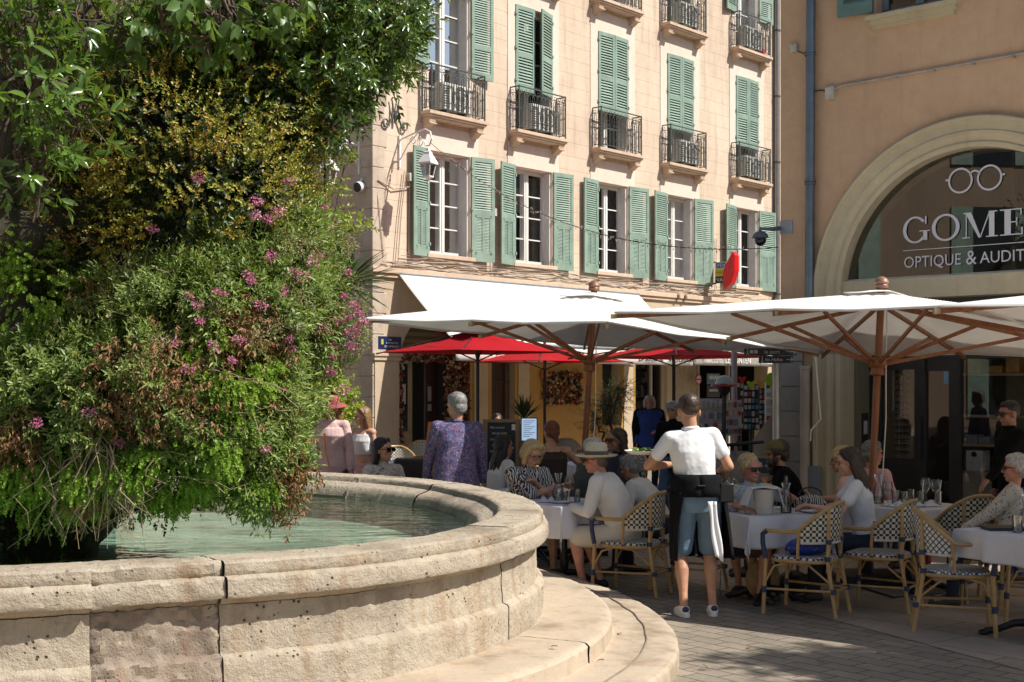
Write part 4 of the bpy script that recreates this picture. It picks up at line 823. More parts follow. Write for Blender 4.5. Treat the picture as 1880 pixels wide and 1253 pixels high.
b_val = [blob(*a) for a in ((545, 450, 9.5, .20, .35, .24), (480, 500, 9.1, .40, .45, .34), (555, 575, 9.3, .17, .35, .30), (430, 590, 8.8, .44, .45, .34), (500, 700, 9.0, .20, .4, .40), (330, 590, 8.7, .45, .4, .34), (260, 700, 8.5, .48, .4, .32), (455, 800, 8.8, .28, .4, .36), (490, 870, 8.8, .16, .3, .20), (120, 720, 8.5, .45, .4, .35), (340, 780, 8.6, .4, .35, .3))]
b_fern = [blob(*a) for a in ((40, 590, 8.8, .42, .3, .42), (410, 720, 8.55, .30, .28, .45), (60, 830, 8.5, .4, .35, .35), (300, 850, 8.55, .4, .35, .22), (400, 840, 8.55, .32, .3, .25), (170, 850, 8.5, .35, .35, .25), (-120, 850, 8.7, .5, .4, .4))]
G1, G2 = (.075, .13, .022), (.13, .20, .035)
ML = leaf_mat('laurel_leaf', [(0, (0.030, 0.067, 0.018)), (.45, (0.059, 0.119, 0.022)), (.8, (0.119, 0.194, 0.033)), (.97, (0.216, 0.238, 0.043)), (1, (0.238, 0.130, 0.033))], .28, .25, .6)
MS = leaf_mat('small_leaf', [(0, (.035, .07, .015)), (.28, (.11, .17, .025)), (.45, (.30, .31, .04)), (.62, (.50, .38, .06)), (.8, (.42, .19, .05)), (1, (.24, .09, .04))], .38, .25)
MD = leaf_mat('shade_leaf', [(0, (.015, .03, .009)), (.7, (.035, .06, .015)), (1, (.10, .055, .02))], .45, .2)  # shade of the hollows put into the leaf colour; dark bushes use it too
MV = leaf_mat('valerian_leaf', [(0, (.07, .12, .03)), (.4, (.16, .24, .06)), (.7, (.27, .34, .09)), (.9, (.40, .38, .12)), (1, (.30, .14, .05))], .42, .3)
MF = leaf_mat('fern_leaf', [(0, (0.120, 0.228, 0.024)), (.6, (0.228, 0.372, 0.036)), (1, (0.372, 0.480, 0.060))], .55, .4)
MBr = leaf_mat('dead_leaf', [(0, (0.130, 0.058, 0.026)), (.5, (0.260, 0.124, 0.052)), (1, (0.429, 0.260, 0.130))], .7, .15)
MQ = leaf_mat('loquat_leaf', [(0, (0.039, 0.086, 0.014)), (.5, (0.086, 0.163, 0.024)), (.85, (0.155, 0.249, 0.039)), (1, (0.234, 0.171, 0.046))], .25, .3, .6)
MFig = leaf_mat('fig_leaf', [(0, (0.053, 0.106, 0.026)), (.6, (0.097, 0.177, 0.039)), (1, (0.168, 0.265, 0.053))], .4, .35)
MYG = leaf_mat('young_leaf', [(0, (.18, .27, .03)), (.6, (.32, .38, .04)), (1, (.48, .45, .07))], .4, .4)
M_BARK = M('bark', (.10, .07, .05), .9, .3, 12, .6, 40); M_TWIG = M('dry_twig', (.36, .27, .17), .85, .3, 15); M_STEM = M('green_stem', (.16, .17, .06), .7, .2, 10)
# rock
rk = MB(); rk.ell((-3.75, 9.95, 2.5), (1.45, 1.25, 2.0), None, 40, 28); rk.ell((-3.7, 9.95, 1.0), (.75, .7, .75), None, 24, 18); rk.ell((-2.9, 9.9, 3.0), (.8, .8, 1.5), None, 24, 18); rk.ell((-2.7, 9.7, 1.95), (.7, .65, .75), None, 24, 18)
rko = remesh(rk, 'fountain_rock', stone_mat('mossy_rock', (.07, .062, .04), (.03, .032, .018), .3, .3, 1.5, (.05, .06, .02), 1.0), None, .06, 2, [('rock_t', 'CLOUDS', .5, .45)]); tag(rko, 'dark mossy rock under the plants in the middle of the fountain', 'rock')
def plant(name, label, cat, arrs, mat, loc, part='foliage', group=None, stems=None, smat=None):
    t = thing(name, label, cat, loc, group); V = []; Fc = []; n = 0
    for v, f in arrs: V.append(v); Fc.append(f+n); n += len(v)
    arr_mesh(part, np.concatenate(V), np.concatenate(Fc), mat, t)
    if stems: stems.build('stem' if smat else 'branch', smat or M_BARK, t)
    return t
def tw(p0, p1, r0, r1, wob=.05, n=7, rng=random): 
    p0, p1 = Vector(p0), Vector(p1); pts = [p0.lerp(p1, i/(n-1))+Vector((rng.uniform(-1, 1), rng.uniform(-1, 1), rng.uniform(-1, 1)))*wob*sin(pi*i/(n-1)) for i in range(n)]; return pts, [r0+(r1-r0)*i/(n-1) for i in range(n)]
def trunks(base, tips, r0=.06, r1=.012, wob=.06):
    m = MB()
    for q in tips: pts, rs = tw(base, q, r0, r1, wob, 9); m.tube(pts, rs, 8)
    return m
# laurel tree
P, D = shell(b_laurel, 3300, .55, 1.05, own=b_laurel, core=.7, cl=(55, .13, .12)); tips = [tuple(b[0]) for b in b_laurel]
st = trunks((-2.6, 9.8, 2.2), tips, .09, .02)
for i in RNG.choice(len(P), 130): pts, rs = tw(P[i]-D[i]*.35, P[i], .012, .004, .03, 4); st.tube(pts, rs, 5)
plant('laurel_tree', 'dark glossy laurel leaning out over the top of the planted rock', 'tree', [sprigs(P, D+np.array([0, 0, -.1]), RNG.uniform(.08, .18, len(P)), 9, .078, .20, .2, 1.0, .3, .12)], ML, (-2.6, 9.8, 2.2), 'crown', stems=st)
# small bronze-leaved shrub
P, D = shell(b_small, 11500, .80, 1.04, own=b_small+b_val, core=.8, lump=.22, cl=(70, .10, .10))
st = trunks((-3., 9.8, 2.0), [tuple(b[0]) for b in b_small], .05, .015)
for i in RNG.choice(len(P), 200): pts, rs = tw(P[i]-D[i]*.3, P[i]+D[i]*.08, .006, .002, .02, 4); st.tube(pts, rs, 4)
plant('pistachio_shrub', 'small leaved shrub turning bronze and yellow, middle of the planted rock', 'shrub', [sprigs(P, D+np.array([0, 0, .25]), RNG.uniform(.05, .13, len(P)), 9, .030, .30, .35, 1.0, .3, .1, True)], MS, (-3., 9.8, 2.0), stems=st)
P, D = shell(b_dark, 5200, .75, 1.08, own=b_dark+b_small, core=.75, lump=.25)  # shaded left hollow: its shade is put into the dark leaf colour
plant('ivy', 'ivy with shade put into its dark leaf colour, left hollow of the planted rock', 'climbing plant', [sprigs(P, D, RNG.uniform(.05, .12, len(P)), 8, .042, .38, .2, 1.0, .2, .1, True)], MD, (-3.9, 9.5, 2.2), stems=trunks((-4, 9.9, 1.6), [tuple(b[0]) for b in b_dark], .04, .01))
P, D = shell(b_small+b_val+b_laurel[2:], 7500, .70, .84, own=b_small+b_val, core=.55, lump=.2)  # added leaf layer, its dark colour stands for shade between the tufts
plant('hollow_shade_leaves', 'leaf layer added between the sunlit tufts, hollow shade put into its dark colour', 'climbing plant', [sprigs(P, D, RNG.uniform(.04, .09, len(P)), 6, .045, .38, .2, 1.0, .2, .1, True)], MD, (-3., 9.9, 2.0))
# valerian plants, each with flower heads
FL = [(365, 328), (532, 332), (470, 395), (492, 402), (512, 388), (470, 370), (596, 380), (410, 541), (398, 536), (347, 541), (362, 560), (367, 590), (522, 525), (516, 536), (480, 560), (390, 633), (394, 642), (425, 662), (343, 678), (322, 630), (280, 422), (220, 815), (66, 776), (165, 757), (487, 825), (603, 540), (590, 552), (622, 590), (640, 583), (656, 600), (640, 500), (606, 610), (612, 636), (530, 622), (534, 640), (575, 530), (562, 506), (548, 515), (500, 470), (575, 480), (630, 545), (650, 560), (610, 685), (608, 682), (628, 715), (540, 500), (455, 505), (585, 470), (668, 590), (650, 612), (600, 515), (618, 560), (440, 625), (545, 600), (612, 655), (570, 560), (590, 600), (462, 515), (636, 610), (645, 635), (660, 575), (600, 575), (560, 545)]
vl = ['highest valerian plant, beside the lamp bracket', 'valerian with many pink heads below the bronze shrub', 'valerian leaning out nearest the yucca and street signs', 'broad valerian in the middle of the lower growth', 'valerian hanging behind the girl in the red hat', 'valerian with few flowers left of the middle', 'grey green valerian above the hanging dry roots', 'low valerian trailing just above the water', 'drooping tip of valerian touching the water line', 'sparse valerian at the left edge with one pink head', 'valerian over the bright fern fronds']
M_PINK = leaf_mat('pink_petal', [(0, (.42, .06, .22)), (.5, (.64, .15, .36)), (1, (.80, .38, .56))], .6, .3); M_SEED = leaf_mat('seed_fluff', [(0, (0.300, 0.250, 0.112)), (.5, (0.450, 0.362, 0.200)), (1, (0.562, 0.413, 0.300))], .8, .3)
fl3 = []; vb = b_val
for px, py in FL:
    Y = min(front_y(px, py, 9.3, b_val+b_small+b_fern+b_dark)-.16, 9.4); p = np.array(at(px, py, Y)); k = int(np.argmin([np.linalg.norm((p-c)/r) for c, r in vb])); fl3.append((p, k))
for k, b in enumerate(vb):
    P, D = shell([b], int(1000+2900*(b[1][0]*b[1][2])*2.2), .70, 1.04, own=b_fern, core=.7, lump=.4, cl=(80, .10, .10)); n = len(P)
    dirs = D+np.array([.25, -.1, .15]); A1 = sprigs(P, dirs, RNG.uniform(.07, .17, n), 7, .062, .15, .25, .95, .2, .2, True)
    st = MB()
    for i in RNG.choice(n, 40): pts, rs = tw(P[i]-D[i]*.25, P[i]+unit(dirs[i:i+1])[0]*.14, .004, .002, .02, 4); st.tube(pts, rs, 4)
    heads = [p for p, kk in fl3 if kk == k]
    for p in heads: pts, rs = tw(p+np.array([-.08, .12, -.20]), p, .0035, .0025, .015, 5); st.tube(pts, rs, 4)
    t = plant('red_valerian', vl[k], 'flowering plant', [A1], MV, tuple(b[0]), group='valerian plants on the rock', stems=st, smat=M_STEM)
    if k == 0: VT = t
    for p in heads:
        m = 70; q = unit(RNG.normal(size=(m, 3)))*np.array([1, 1, .75])*RNG.uniform(.012, .044, (m, 1))*RNG.uniform(.5, 1.15); v, f = leaves(p+q, q+RNG.normal(size=q.shape)*.01, RNG.normal(size=q.shape), np.full(m, .016), np.full(m, .006), .1, 0, True); arr_mesh('flower_head', v, f, M_PINK, t)
    # fluffy seed heads
    ns = [7, 9, 11, 5, 2, 4, 4, 1, 0, 2, 1][k]
    for _ in range(ns):
        d = unit(RNG.normal(size=3)+np.array([.4, -1.0, .5])); p = b[0]+d*b[1]*1.2; m = 300; q = unit(RNG.normal(size=(m, 3)))*np.array([.10, .07, .10])*RNG.uniform(.2, 1.1, (m, 1)); v, f = leaves(p+q, q+RNG.normal(size=q.shape)*.04, RNG.normal(size=q.shape), np.full(m, .022), np.full(m, .0024), .1, 0, True); arr_mesh('seed_head', v, f, M_SEED, t)
for px, py in ((600, 470), (640, 450), (575, 440), (615, 520), (650, 520), (590, 560), (640, 590), (600, 610), (665, 560), (560, 500), (620, 640), (580, 620), (655, 630), (545, 540), (600, 660), (670, 610), (630, 560)):
    p = np.array(at(px, py, 9.3)); m = 240; q = unit(RNG.normal(size=(m, 3)))*np.array([.075, .06, .085])*RNG.uniform(.2, 1.15, (m, 1)); v, f = leaves(p+q, q+RNG.normal(size=q.shape)*.04, RNG.normal(size=q.shape), np.full(m, .02), np.full(m, .0022), .1, 0, True); arr_mesh('seed_head', v, f, M_SEED, VT)
    st = MB(); pts, rs = tw(p+np.array([-.22, .12, -.34]), p, .004, .002, .03, 7); st.tube(pts, rs, 4); q = 26; B = np.array([pts[3+k % 4] for k in range(q)])+RNG.normal(size=(q, 3))*.03; v, f = sprigs(B, RNG.normal(size=(q, 3))+np.array([.4, 0, .2]), np.full(q, .05), 4, .05, .13, .2, .9, .2, .2, True); arr_mesh('foliage', v, f, MV, VT); st.build('stem', M_STEM, VT)
# loose shoots that break the outline
def shoots(blobs, n, L, mat, leafL, leafW, name_t, seed):
    rng = np.random.default_rng(seed); P, D = shell(blobs, n, .9, 1.05, own=blobs, core=.8, rng=rng); st = MB(); VV = []; FF = []; k0 = 0
    for i in range(len(P)):
        d = unit((D[i]+rng.normal(size=3)*.45+np.array([.25, -.15, .25]))[None])[0]; l = L*rng.uniform(.5, 1.3); q = [P[i]+d*l*u+np.array([0, 0, -.35*l*u*u])+rng.normal(size=3)*.006 for u in np.linspace(0, 1, 7)]; st.tube(q, [.0032, .003, .0028, .0025, .002, .0016, .001], 3)
        B = np.array([q[j] for j in range(1, 7) for _ in range(3)]); v, f = leaves(B, d+rng.normal(size=B.shape)*.7, rng.normal(size=B.shape)+np.array([0, 0, 1]), np.full(len(B), leafL)*rng.uniform(.6, 1.2, len(B)), np.full(len(B), leafW), .3, .25, True); VV.append(v); FF.append(f+k0); k0 += len(v)
    if VV: arr_mesh('shoot', np.concatenate(VV), np.concatenate(FF), mat, name_t)['kind'] = 'stuff'; st.build('shoot_stem', M_STEM, name_t)['kind'] = 'stuff'
shoots(b_small, 260, .20, MS, .034, .008, bpy.data.objects['pistachio_shrub'], 5); shoots(b_val, 330, .22, MV, .055, .007, VT, 6); shoots(b_laurel, 70, .24, ML, .075, .014, bpy.data.objects['laurel_tree'], 7); shoots([b_val[i] for i in (5, 6, 9, 10)]+b_dark[1:3], 130, .26, M_SEED, .03, .003, VT, 8)
# ferns and dead foliage
for nm, lab, bl in (('maidenhair_fern', 'bright green fern in the hollow at the left edge, upper one', [b_fern[0]]), ('maidenhair_fern', 'tall bright fern curtain hanging in the middle above the water', [b_fern[1], b_fern[4]]), ('maidenhair_fern', 'yellow green fern low at the left edge over the water', [b_fern[2], b_fern[6]]), ('maidenhair_fern', 'fern fringe behind the hanging dry roots', [b_fern[3], b_fern[5]])):
    P, D = shell(bl, 2600*len(bl), .55, 1.08, own=bl, core=.5, lump=.3, cl=(60, .11, .06)); D = D+np.array([0, -.2, -.9]); plant(nm, lab, 'fern', [sprigs(P, D, RNG.uniform(.06, .13, len(P)), 13, .022, .55, -.1, 1.3, .1, .1, True)], MF, tuple(bl[0][0]), 'fronds', 'ferns above the water')
dp_ = np.concatenate([np.array(at(px, py, front_y(px, py, 8.8)))[None]+RNG.normal(size=(int(n), 3))*np.array(s_) for px, py, n, s_ in ((475, 640, 170, (.10, .08, .16)), (270, 690, 230, (.20, .08, .14)), (255, 720, 150, (.14, .06, .12)), (520, 880, 240, (.08, .08, .10)), (200, 560, 220, (.10, .08, .10)), (520, 790, 120, (.05, .06, .12)), (440, 610, 160, (.08, .06, .10)), (300, 760, 160, (.2, .06, .08)), (160, 910, 90, (.05, .05, .06)), (20, 800, 120, (.1, .06, .1)), (548, 855, 60, (.03, .04, .07)))])
plant('withered_leaves', 'clusters of brown withered leaves caught in the growth', 'dead leaves', [sprigs(dp_, RNG.normal(size=dp_.shape)+np.array([0, -.3, -1]), np.full(len(dp_), .07), 5, .055, .16, -.4, .8, .5, .35, True)], MBr, (-2.6, 8.7, 2))['kind'] = 'stuff'
# hanging dry roots
m = MB(); rr = random.Random(5)
for i in range(75):
    x = rr.gauss(175, 38); y0 = rr.uniform(770, 880); x2 = x+rr.gauss(0, 45)+(20 if i % 3 else -50); y2 = rr.uniform(945, 1012) if i < 55 else rr.uniform(880, 940); Yd = 8.15+rr.uniform(-.12, .2)
    pts = [at(x, y0, Yd+.15)]; 
    for q in range(1, 6): u = q/5; pts.append(at(x+(x2-x)*u+rr.gauss(0, 12), y0+(y2-y0)*u, Yd))
    m.tube(pts, [.004, .004, .0035, .003, .002, .0012], 4)
for i in range(14):
    x, y = rr.uniform(100, 460), rr.uniform(640, 900); Yd = 8.2; m.tube([at(x+q*rr.uniform(14, 20), y+q*q*rr.uniform(.3, 1.6), Yd) for q in range(7)], .002, 4)
tag(m.build('dry_roots', M_TWIG), 'tangle of pale dry roots hanging into the water', 'roots', kind='stuff')
# loquat-like branches (large leaves, near) and fig at the top
bl = [blob(*a) for a in ((50, 150, 7.7, .36, .35, .26), (120, 215, 7.7, .26, .3, .16), (40, 260, 7.6, .34, .3, .16), (20, 40, 7.8, .5, .4, .22), (150, 40, 7.9, .30, .35, .14), (70, 325, 7.7, .14, .2, .06))]
P, D = shell(bl, 250, .5, 1.15, own=bl, core=.3, cl=(30, .14, .15)); st = trunks((-3.4, 9.4, 3.2), [tuple(b[0]) for b in bl], .04, .012)
for i in range(len(P)): pts, rs = tw(P[i]-D[i]*.3, P[i]+D[i]*.05, .008, .004, .02, 4); st.tube(pts, rs, 5)
plant('loquat_branches', 'large leaved green branches filling the upper left corner', 'tree', [sprigs(P, D+np.array([.4, -.1, .1]), RNG.uniform(.10, .2, len(P)), 9, .125, .17, .25, 1.0, .25, .12)], MQ, (-3.4, 9.4, 3.2), stems=st)
bf = [blob(*a) for a in ((310, 10, 7.9, .28, .25, .10), (410, 25, 7.9, .25, .25, .13), (530, -15, 7.9, .12, .2, .10), (230, 60, 7.9, .14, .2, .10), (380, 70, 7.9, .10, .15, .08), (520, 10, 7.8, .06, .1, .08))]
P, D = shell(bf, 90, .3, 1.1, own=bf, core=.1); st = trunks((-2.8, 9.0, 5.0), [tuple(b[0]) for b in bf], .035, .012)
for i in range(len(P)): pts, rs = tw(P[i]-D[i]*.2, P[i], .008, .005, .02, 4); st.tube(pts, rs, 5)
plant('fig_branches', 'broad soft fig leaves hanging from the top edge', 'tree', [sprigs(P, D+np.array([0, 0, -.9]), RNG.uniform(.06, .12, len(P)), 4, .13, .30, -.4, .8, .15, .15)], MFig, (-2.8, 9.0, 5.0), stems=st)
# young yellow-green sapling sprays in front of the lane wall
bs_ = [((560, 195), .10, 60), ((585, 190), .06, 30), ((595, 295), .07, 24), ((635, 290), .05, 12), ((550, 330), .10, 40), ((615, 405), .09, 45), ((650, 412), .06, 20), ((570, 380), .08, 30), ((600, 345), .08, 30), ((575, 265), .06, 25)]
P = np.concatenate([np.array(at(a[0], a[1], 9.9))[None]+RNG.normal(size=(n, 3))*np.array([s_*.7, .1, s_*.4]) for a, s_, n in bs_]); D = RNG.normal(size=P.shape)*.5+np.array([.7, 0, .05]); st = MB()
for (a, s_, n) in bs_: pts, rs = tw(at(600, 640, 9.9), at(a[0], a[1], 9.9), .010, .004, .06, 8); st.tube(pts, rs, 5)
for i in range(0, len(P), 3): st.tube([P[i]-unit(D[i:i+1])[0]*.12, P[i]], .002, 4)
plant('sapling', 'thin sapling with yellow green sprays in front of the lane wall', 'young tree', [sprigs(P, D, np.full(len(P), .09), 7, .042, .24, .1, .8, .2, .25, True)], MYG, tuple(at(600, 640, 9.9)), stems=st)
# yucca
m = MB(); c = Vector(at(630, 525, 9.55)); rr = random.Random(11)
for i in range(58):
    a = rr.uniform(0, 2*pi); e = rr.uniform(-.45, 1.2); d = Vector((cos(a)*cos(e)+.45, sin(a)*cos(e), sin(e))).normalized(); L = rr.uniform(.30, .50); w = .018; s = d.cross(Z3).normalized(); N = s.cross(d); dr = -Z3*rr.uniform(.0, .12)
    P5 = [c+d*L*u+dr*u*u for u in (0, .35, .7, 1)]; ww = (w*.6, w, w*.7, .001); m.add([q for p, wv in zip(P5, ww) for q in (p-s*wv+N*wv*.35, p, p+s*wv+N*wv*.35)], [(3*j+k, 3*j+k+1, 3*j+k+4, 3*j+k+3) for j in range(3) for k in (0, 1)])
yu = thing('yucca', 'spiky dark green yucca jutting out beside the pink flowers', 'yucca', c); m.build('leaf_rosette', leaf_mat('yucca_leaf', [(0, (.03, .065, .03)), (1, (.08, .13, .06))], .35, .1), yu, smooth=False)
m = MB(); m.tube([c-Vector((.5, 0, .9)), c-Vector((.2, 0, .4)), c], [.06, .05, .04], 8); m.build('trunk', M_BARK, yu)
# bush beyond the basin
bb_ = [(np.array(at(612, 745, 17)), np.array([.28, .3, .34])), (np.array(at(605, 800, 17)), np.array([.3, .3, .5]))]
P, D = shell(bb_, 420, .5, 1.1, own=[]); plant('potted_shrub', 'light green leafy shrub beyond the basin, behind the two girls', 'shrub', [sprigs(P, D, np.full(len(P), .12), 8, .075, .28, .2, 1, .2, .15)], MYG, tuple(at(612, 880, 17)), stems=trunks(at(605, 980, 17), [tuple(b[0]) for b in bb_], .03, .01))
# ============================================================ PARASOLS, CHAIRS, TABLES
def wood_mat(name, a, b_, sc=14, st=(1, 1, .12), rough=.45):
    m, t, b = nt(name); v = coords(t, scale=st); t.links.new(ramp(t, noi(t, v, sc, 5, .6, .4), [(.3, a), (.7, b_)]), b.inputs[0]); b.inputs['Roughness'].default_value = rough; return m
M_WOOD = wood_mat('parasol_wood', (.20, .065, .025), (.36, .14, .055)); M_BRASS = M('brass', (.35, .28, .15), .4, .1, 8, metal=.8); M_STEEL = M('steel_grey', (.45, .45, .46), .35, .1, 6, metal=.7)
M_PAR = cloth_mat('parasol_canvas', (.94, .92, .88), .27, bs=.5, bscale=4.5)
P_ = Vector((-.1011, -.1214, 0)).normalized(); Q_ = Vector((-.097, .0807, 0)); Q_ = (Q_-P_*Q_.dot(P_)).normalized()
def big_parasol(label, O, e, gp, gq, rise, hub, grp='large cream parasols over the terrace'):
    """O foot of the canopy centre, e edge height, gp/gq height gained at the ends of the long/short half axes"""
    t = thing('parasol', label, 'parasol', (O.x, O.y, 0), grp); a, b = 2.0, 1.62
    def pt(u, v, dz=0): k = 1-max(abs(u), abs(v)); return Vector((O.x, O.y, 0))+P_*a*u+Q_*b*v+Z3*(e+gp*u+gq*v+rise*k+dz)
    def sag(u, v): r = max(abs(u), abs(v), 1e-6); w = atan2(v, u)*4/pi; f = abs(w-round(w))*2; return -.028*sin(pi*f)*sin(pi*min(1, r))*1-.022*f*r*r
    m = MB(); m.grid(lambda i, j: pt(2*i-1, 2*j-1, sag(2*i-1, 2*j-1)+.02), 56, 56); m.build('canopy', M_PAR, t, solid=.004)
    m = MB()
    ed = [(u, -1) for u in np.linspace(-1, 1, 41)]+[(1, v) for v in np.linspace(-1, 1, 41)]+[(u, 1) for u in np.linspace(1, -1, 41)]+[(-1, v) for v in np.linspace(1, -1, 41)]
    m.tube([pt(u, v, sag(u, v)+.012) for u, v in ed], .008, 5, closed=True); m.build('hem', M_PAR, t)
    m = MB(); m.grid(lambda i, j: pt((2*i-1)*.15, (2*j-1)*.15, .045+.006*sin(i*9)*sin(j*7)), 18, 18); m.build('vent_cap', M_PAR, t, solid=.004)
    tilt = (Z3-P_*gp/a-Q_*gq/b).normalized(); top = pt(0, 0); foot = top-tilt*(top.z/tilt.z)
    m = MB(); m.lathe(top, [(.055, .06), (.062, .085), (.055, .10), (.068, .115), (.06, .14), (.035, .165), (.0, .175)], 20, tilt); m.build('finial', wood_mat('finial_wood', (.16, .07, .04), (.30, .15, .09)), t)
    m = MB(); m.tube([foot, top+tilt*.06], .034, 12); m.build('pole', M_WOOD, t)
    hb = top-tilt*hub; m = MB(); m.lathe(hb, [(.035, -.10), (.075, -.09), (.062, -.05), (.06, -.03), (.09, 0), (.095, .05), (.06, .07), (.035, .075)], 16, tilt); m.build('sliding_hub', M_WOOD, t)
    m = MB(); m.lathe(top-tilt*.09, [(.034, -.05), (.085, -.04), (.09, .03), (.04, .05)], 16, tilt); m.build('top_hub', M_WOOD, t)
    for u, v in ((1, 0), (1, 1), (0, 1), (-1, 1), (-1, 0), (-1, -1), (0, -1), (1, -1)):
        E = pt(u, v, -.022); s0 = top-tilt*.09; d = (E-s0).normalized(); A, B = frame_of(d); L = (E-s0).length; E2 = E+d*.03
        m = MB(); m.box(s0.lerp(E2, .5)+Z3*-.0, ((E2-s0).length, .024, .038), (d, A, B)); rb = m.build('rib', M_WOOD, t, smooth=False, bevel=.003)
        m = MB(); m.box(E2-d*.02, (.05, .028, .042), (d, A, B)); m.build('end_cap', M_BRASS, rb, smooth=False)
        J = s0+d*L*.56-Z3*.03; k = (J-hb).normalized(); A, B = frame_of(k); m = MB(); m.box(hb.lerp(J, .5)+k*.03, ((J-hb).length, .022, .034), (k, A, B)); m.build('strut', M_WOOD, t, smooth=False, bevel=.003)
    m = MB(); r0 = hb+Vector((.06, -.06, 0)); m.tube([top+Vector((.04, -.05, -.12)), r0, r0+Vector((.0, 0, -.5)), r0+Vector((-.03, 0, -1.0)), foot+Vector((.05, -.05, .5))], .006, 5); m.build('rope', M_WM, t)
    m = MB(); m.box(foot+Z3*.04, (.6, .6, .08)); m.lathe(foot+Z3*.08, [(.07, 0), (.06, .02), (.05, .3), (.036, .31)], 14); m.build('base', M_BLACK, t, smooth=False, bevel=.01)
    return foot
O2 = at(1618, 600, 12.7); O1 = at(1090, 600, 14.8); O1.z = O2.z = 0
f1 = big_parasol('cream parasol in the middle, its pole behind the hatted diner', O1, CH+.540, .09, .065, .44, .72)
f2 = big_parasol('cream parasol whose pole stands beside the arch of the optician', O2, CH+.475, .145, .03, .38, .66)
A3 = at(1722, 568, 9.9); O3 = A3-P_*2.0-Q_*1.62; big_parasol('cream parasol mostly cut off at the right edge of the view', Vector((O3.x, O3.y, 0)), CH+.50, .05, .02, .36, .66)

M_RED = cloth_mat('red_canvas', (.43, .009, .016), .18, bs=.2, bscale=3)
def red_parasol(label, C, hz, rise, L, rot, tier=True):
    t = thing('red_parasol', label, 'parasol', (C.x, C.y, 0), 'red parasols of the brasserie'); X = Vector((cos(rot), sin(rot), 0)); Y = Vector((-sin(rot), cos(rot), 0))
    def pt(u, v, k=1, z=0): r = max(abs(u), abs(v)); return Vector((C.x, C.y, 0))+X*L*u*k+Y*L*v*k+Z3*(hz+rise*(1-r*k)-.05*sin(pi*min(1, r))*abs(sin(2*atan2(v, u)))+z)
    def ringf(i, j): u, v = 2*i-1, 2*j-1; return pt(u, v)
    m = MB(); m.grid(ringf, 28, 28)
    if tier: m.f = [f for f in m.f if max(abs(sum(m.v[q][0] for q in f)/4-C.x), abs(sum(m.v[q][1] for q in f)/4-C.y)) > .0 and sum(m.v[q][2] for q in f)/4 < hz+rise*.80]
    m.build('canopy', M_RED, t, solid=.004)
    if tier: m = MB(); m.grid(lambda i, j: pt((2*i-1)*.42, (2*j-1)*.42, 1, .15), 12, 12); m.build('top_tier', M_RED, t, solid=.004)
    m = MB(); m.tube([(C.x, C.y, 0), (C.x, C.y, hz+rise+.1)], .03, 10); m.build('pole', M_BLACK, t)
    for u, v in ((1, 1), (1, -1), (-1, 1), (-1, -1)):
        m = MB(); E = pt(u, v, 1, -.02); S = Vector((C.x, C.y, hz+rise-.03)); m.tube([S, E], .012, 5); m.tube([Vector((C.x, C.y, hz-.15)), S.lerp(E, .45)], .012, 5); m.build('rib', M_BLACK, t)
    m = MB(); m.lathe((C.x, C.y, 0), [(.0, .06), (.3, .06), (.3, 0)], 20); m.lathe((C.x, C.y, .06), [(.05, 0), (.05, .3), (.03, .3)], 12); m.build('base', M_BLACK, t)
C1 = at(877, 700, 23.2); red_parasol('bright red two tier parasol nearest the arched doorway', C1, 2.38, .42, 1.25, R(38))
C2 = at(1237, 700, 23.6); red_parasol('red parasol further right, over the lady in the blue top', C2, 2.30, .32, 1.30, R(40), False)
C3 = at(1000, 700, 26.2); red_parasol('red parasol partly hidden between the other two', C3, 2.27, .36, 1.2, R(40), False)

# ---- rattan armchair
def weave(name, dark, light, n, diag=False):
    m, t, b = nt(name); uv = nd(t, 'UVMap'); mp = nd(t, 'Mapping'); mp.inputs['Scale'].default_value = (n[0], n[1], 1); t.links.new(uv.outputs[0], mp.inputs[0])
    sp = nd(t, 'SeparateXYZ'); t.links.new(mp.outputs[0], sp.inputs[0]); x, y = sp.outputs[0], sp.outputs[1]
    if diag: x, y = math_(t, 'ADD', x, y), math_(t, 'SUBTRACT', x, y)
    fx = math_(t, 'ABSOLUTE', math_(t, 'SUBTRACT', math_(t, 'FRACT', math_(t, 'ADD', x, 40)), .5)); fy = math_(t, 'ABSOLUTE', math_(t, 'SUBTRACT', math_(t, 'FRACT', math_(t, 'ADD', y, 40)), .5))
    if diag: k = math_(t, 'GREATER_THAN', math_(t, 'MAXIMUM', fx, fy), .37)
    else:
        a = math_(t, 'GREATER_THAN', fx, .30); c = math_(t, 'GREATER_THAN', fy, .30); d = math_(t, 'MULTIPLY', math_(t, 'LESS_THAN', fx, .13), math_(t, 'LESS_THAN', fy, .13))
        k = math_(t, 'MINIMUM', math_(t, 'ADD', math_(t, 'ABSOLUTE', math_(t, 'SUBTRACT', a, c)), 0), 1)
    t.links.new(mixc(t, k, light, dark), b.inputs[0]); b.inputs['Roughness'].default_value = .5; bump(t, b, math_(t, 'MAXIMUM', fx, fy), .6, .004); return m
M_RAT = wood_mat('rattan', (.36, .22, .085), (.50, .33, .14), 9, (1, 1, 1), .42); M_NAVY = M('navy_binding', (.018, .035, .09), .5, .2, 20)
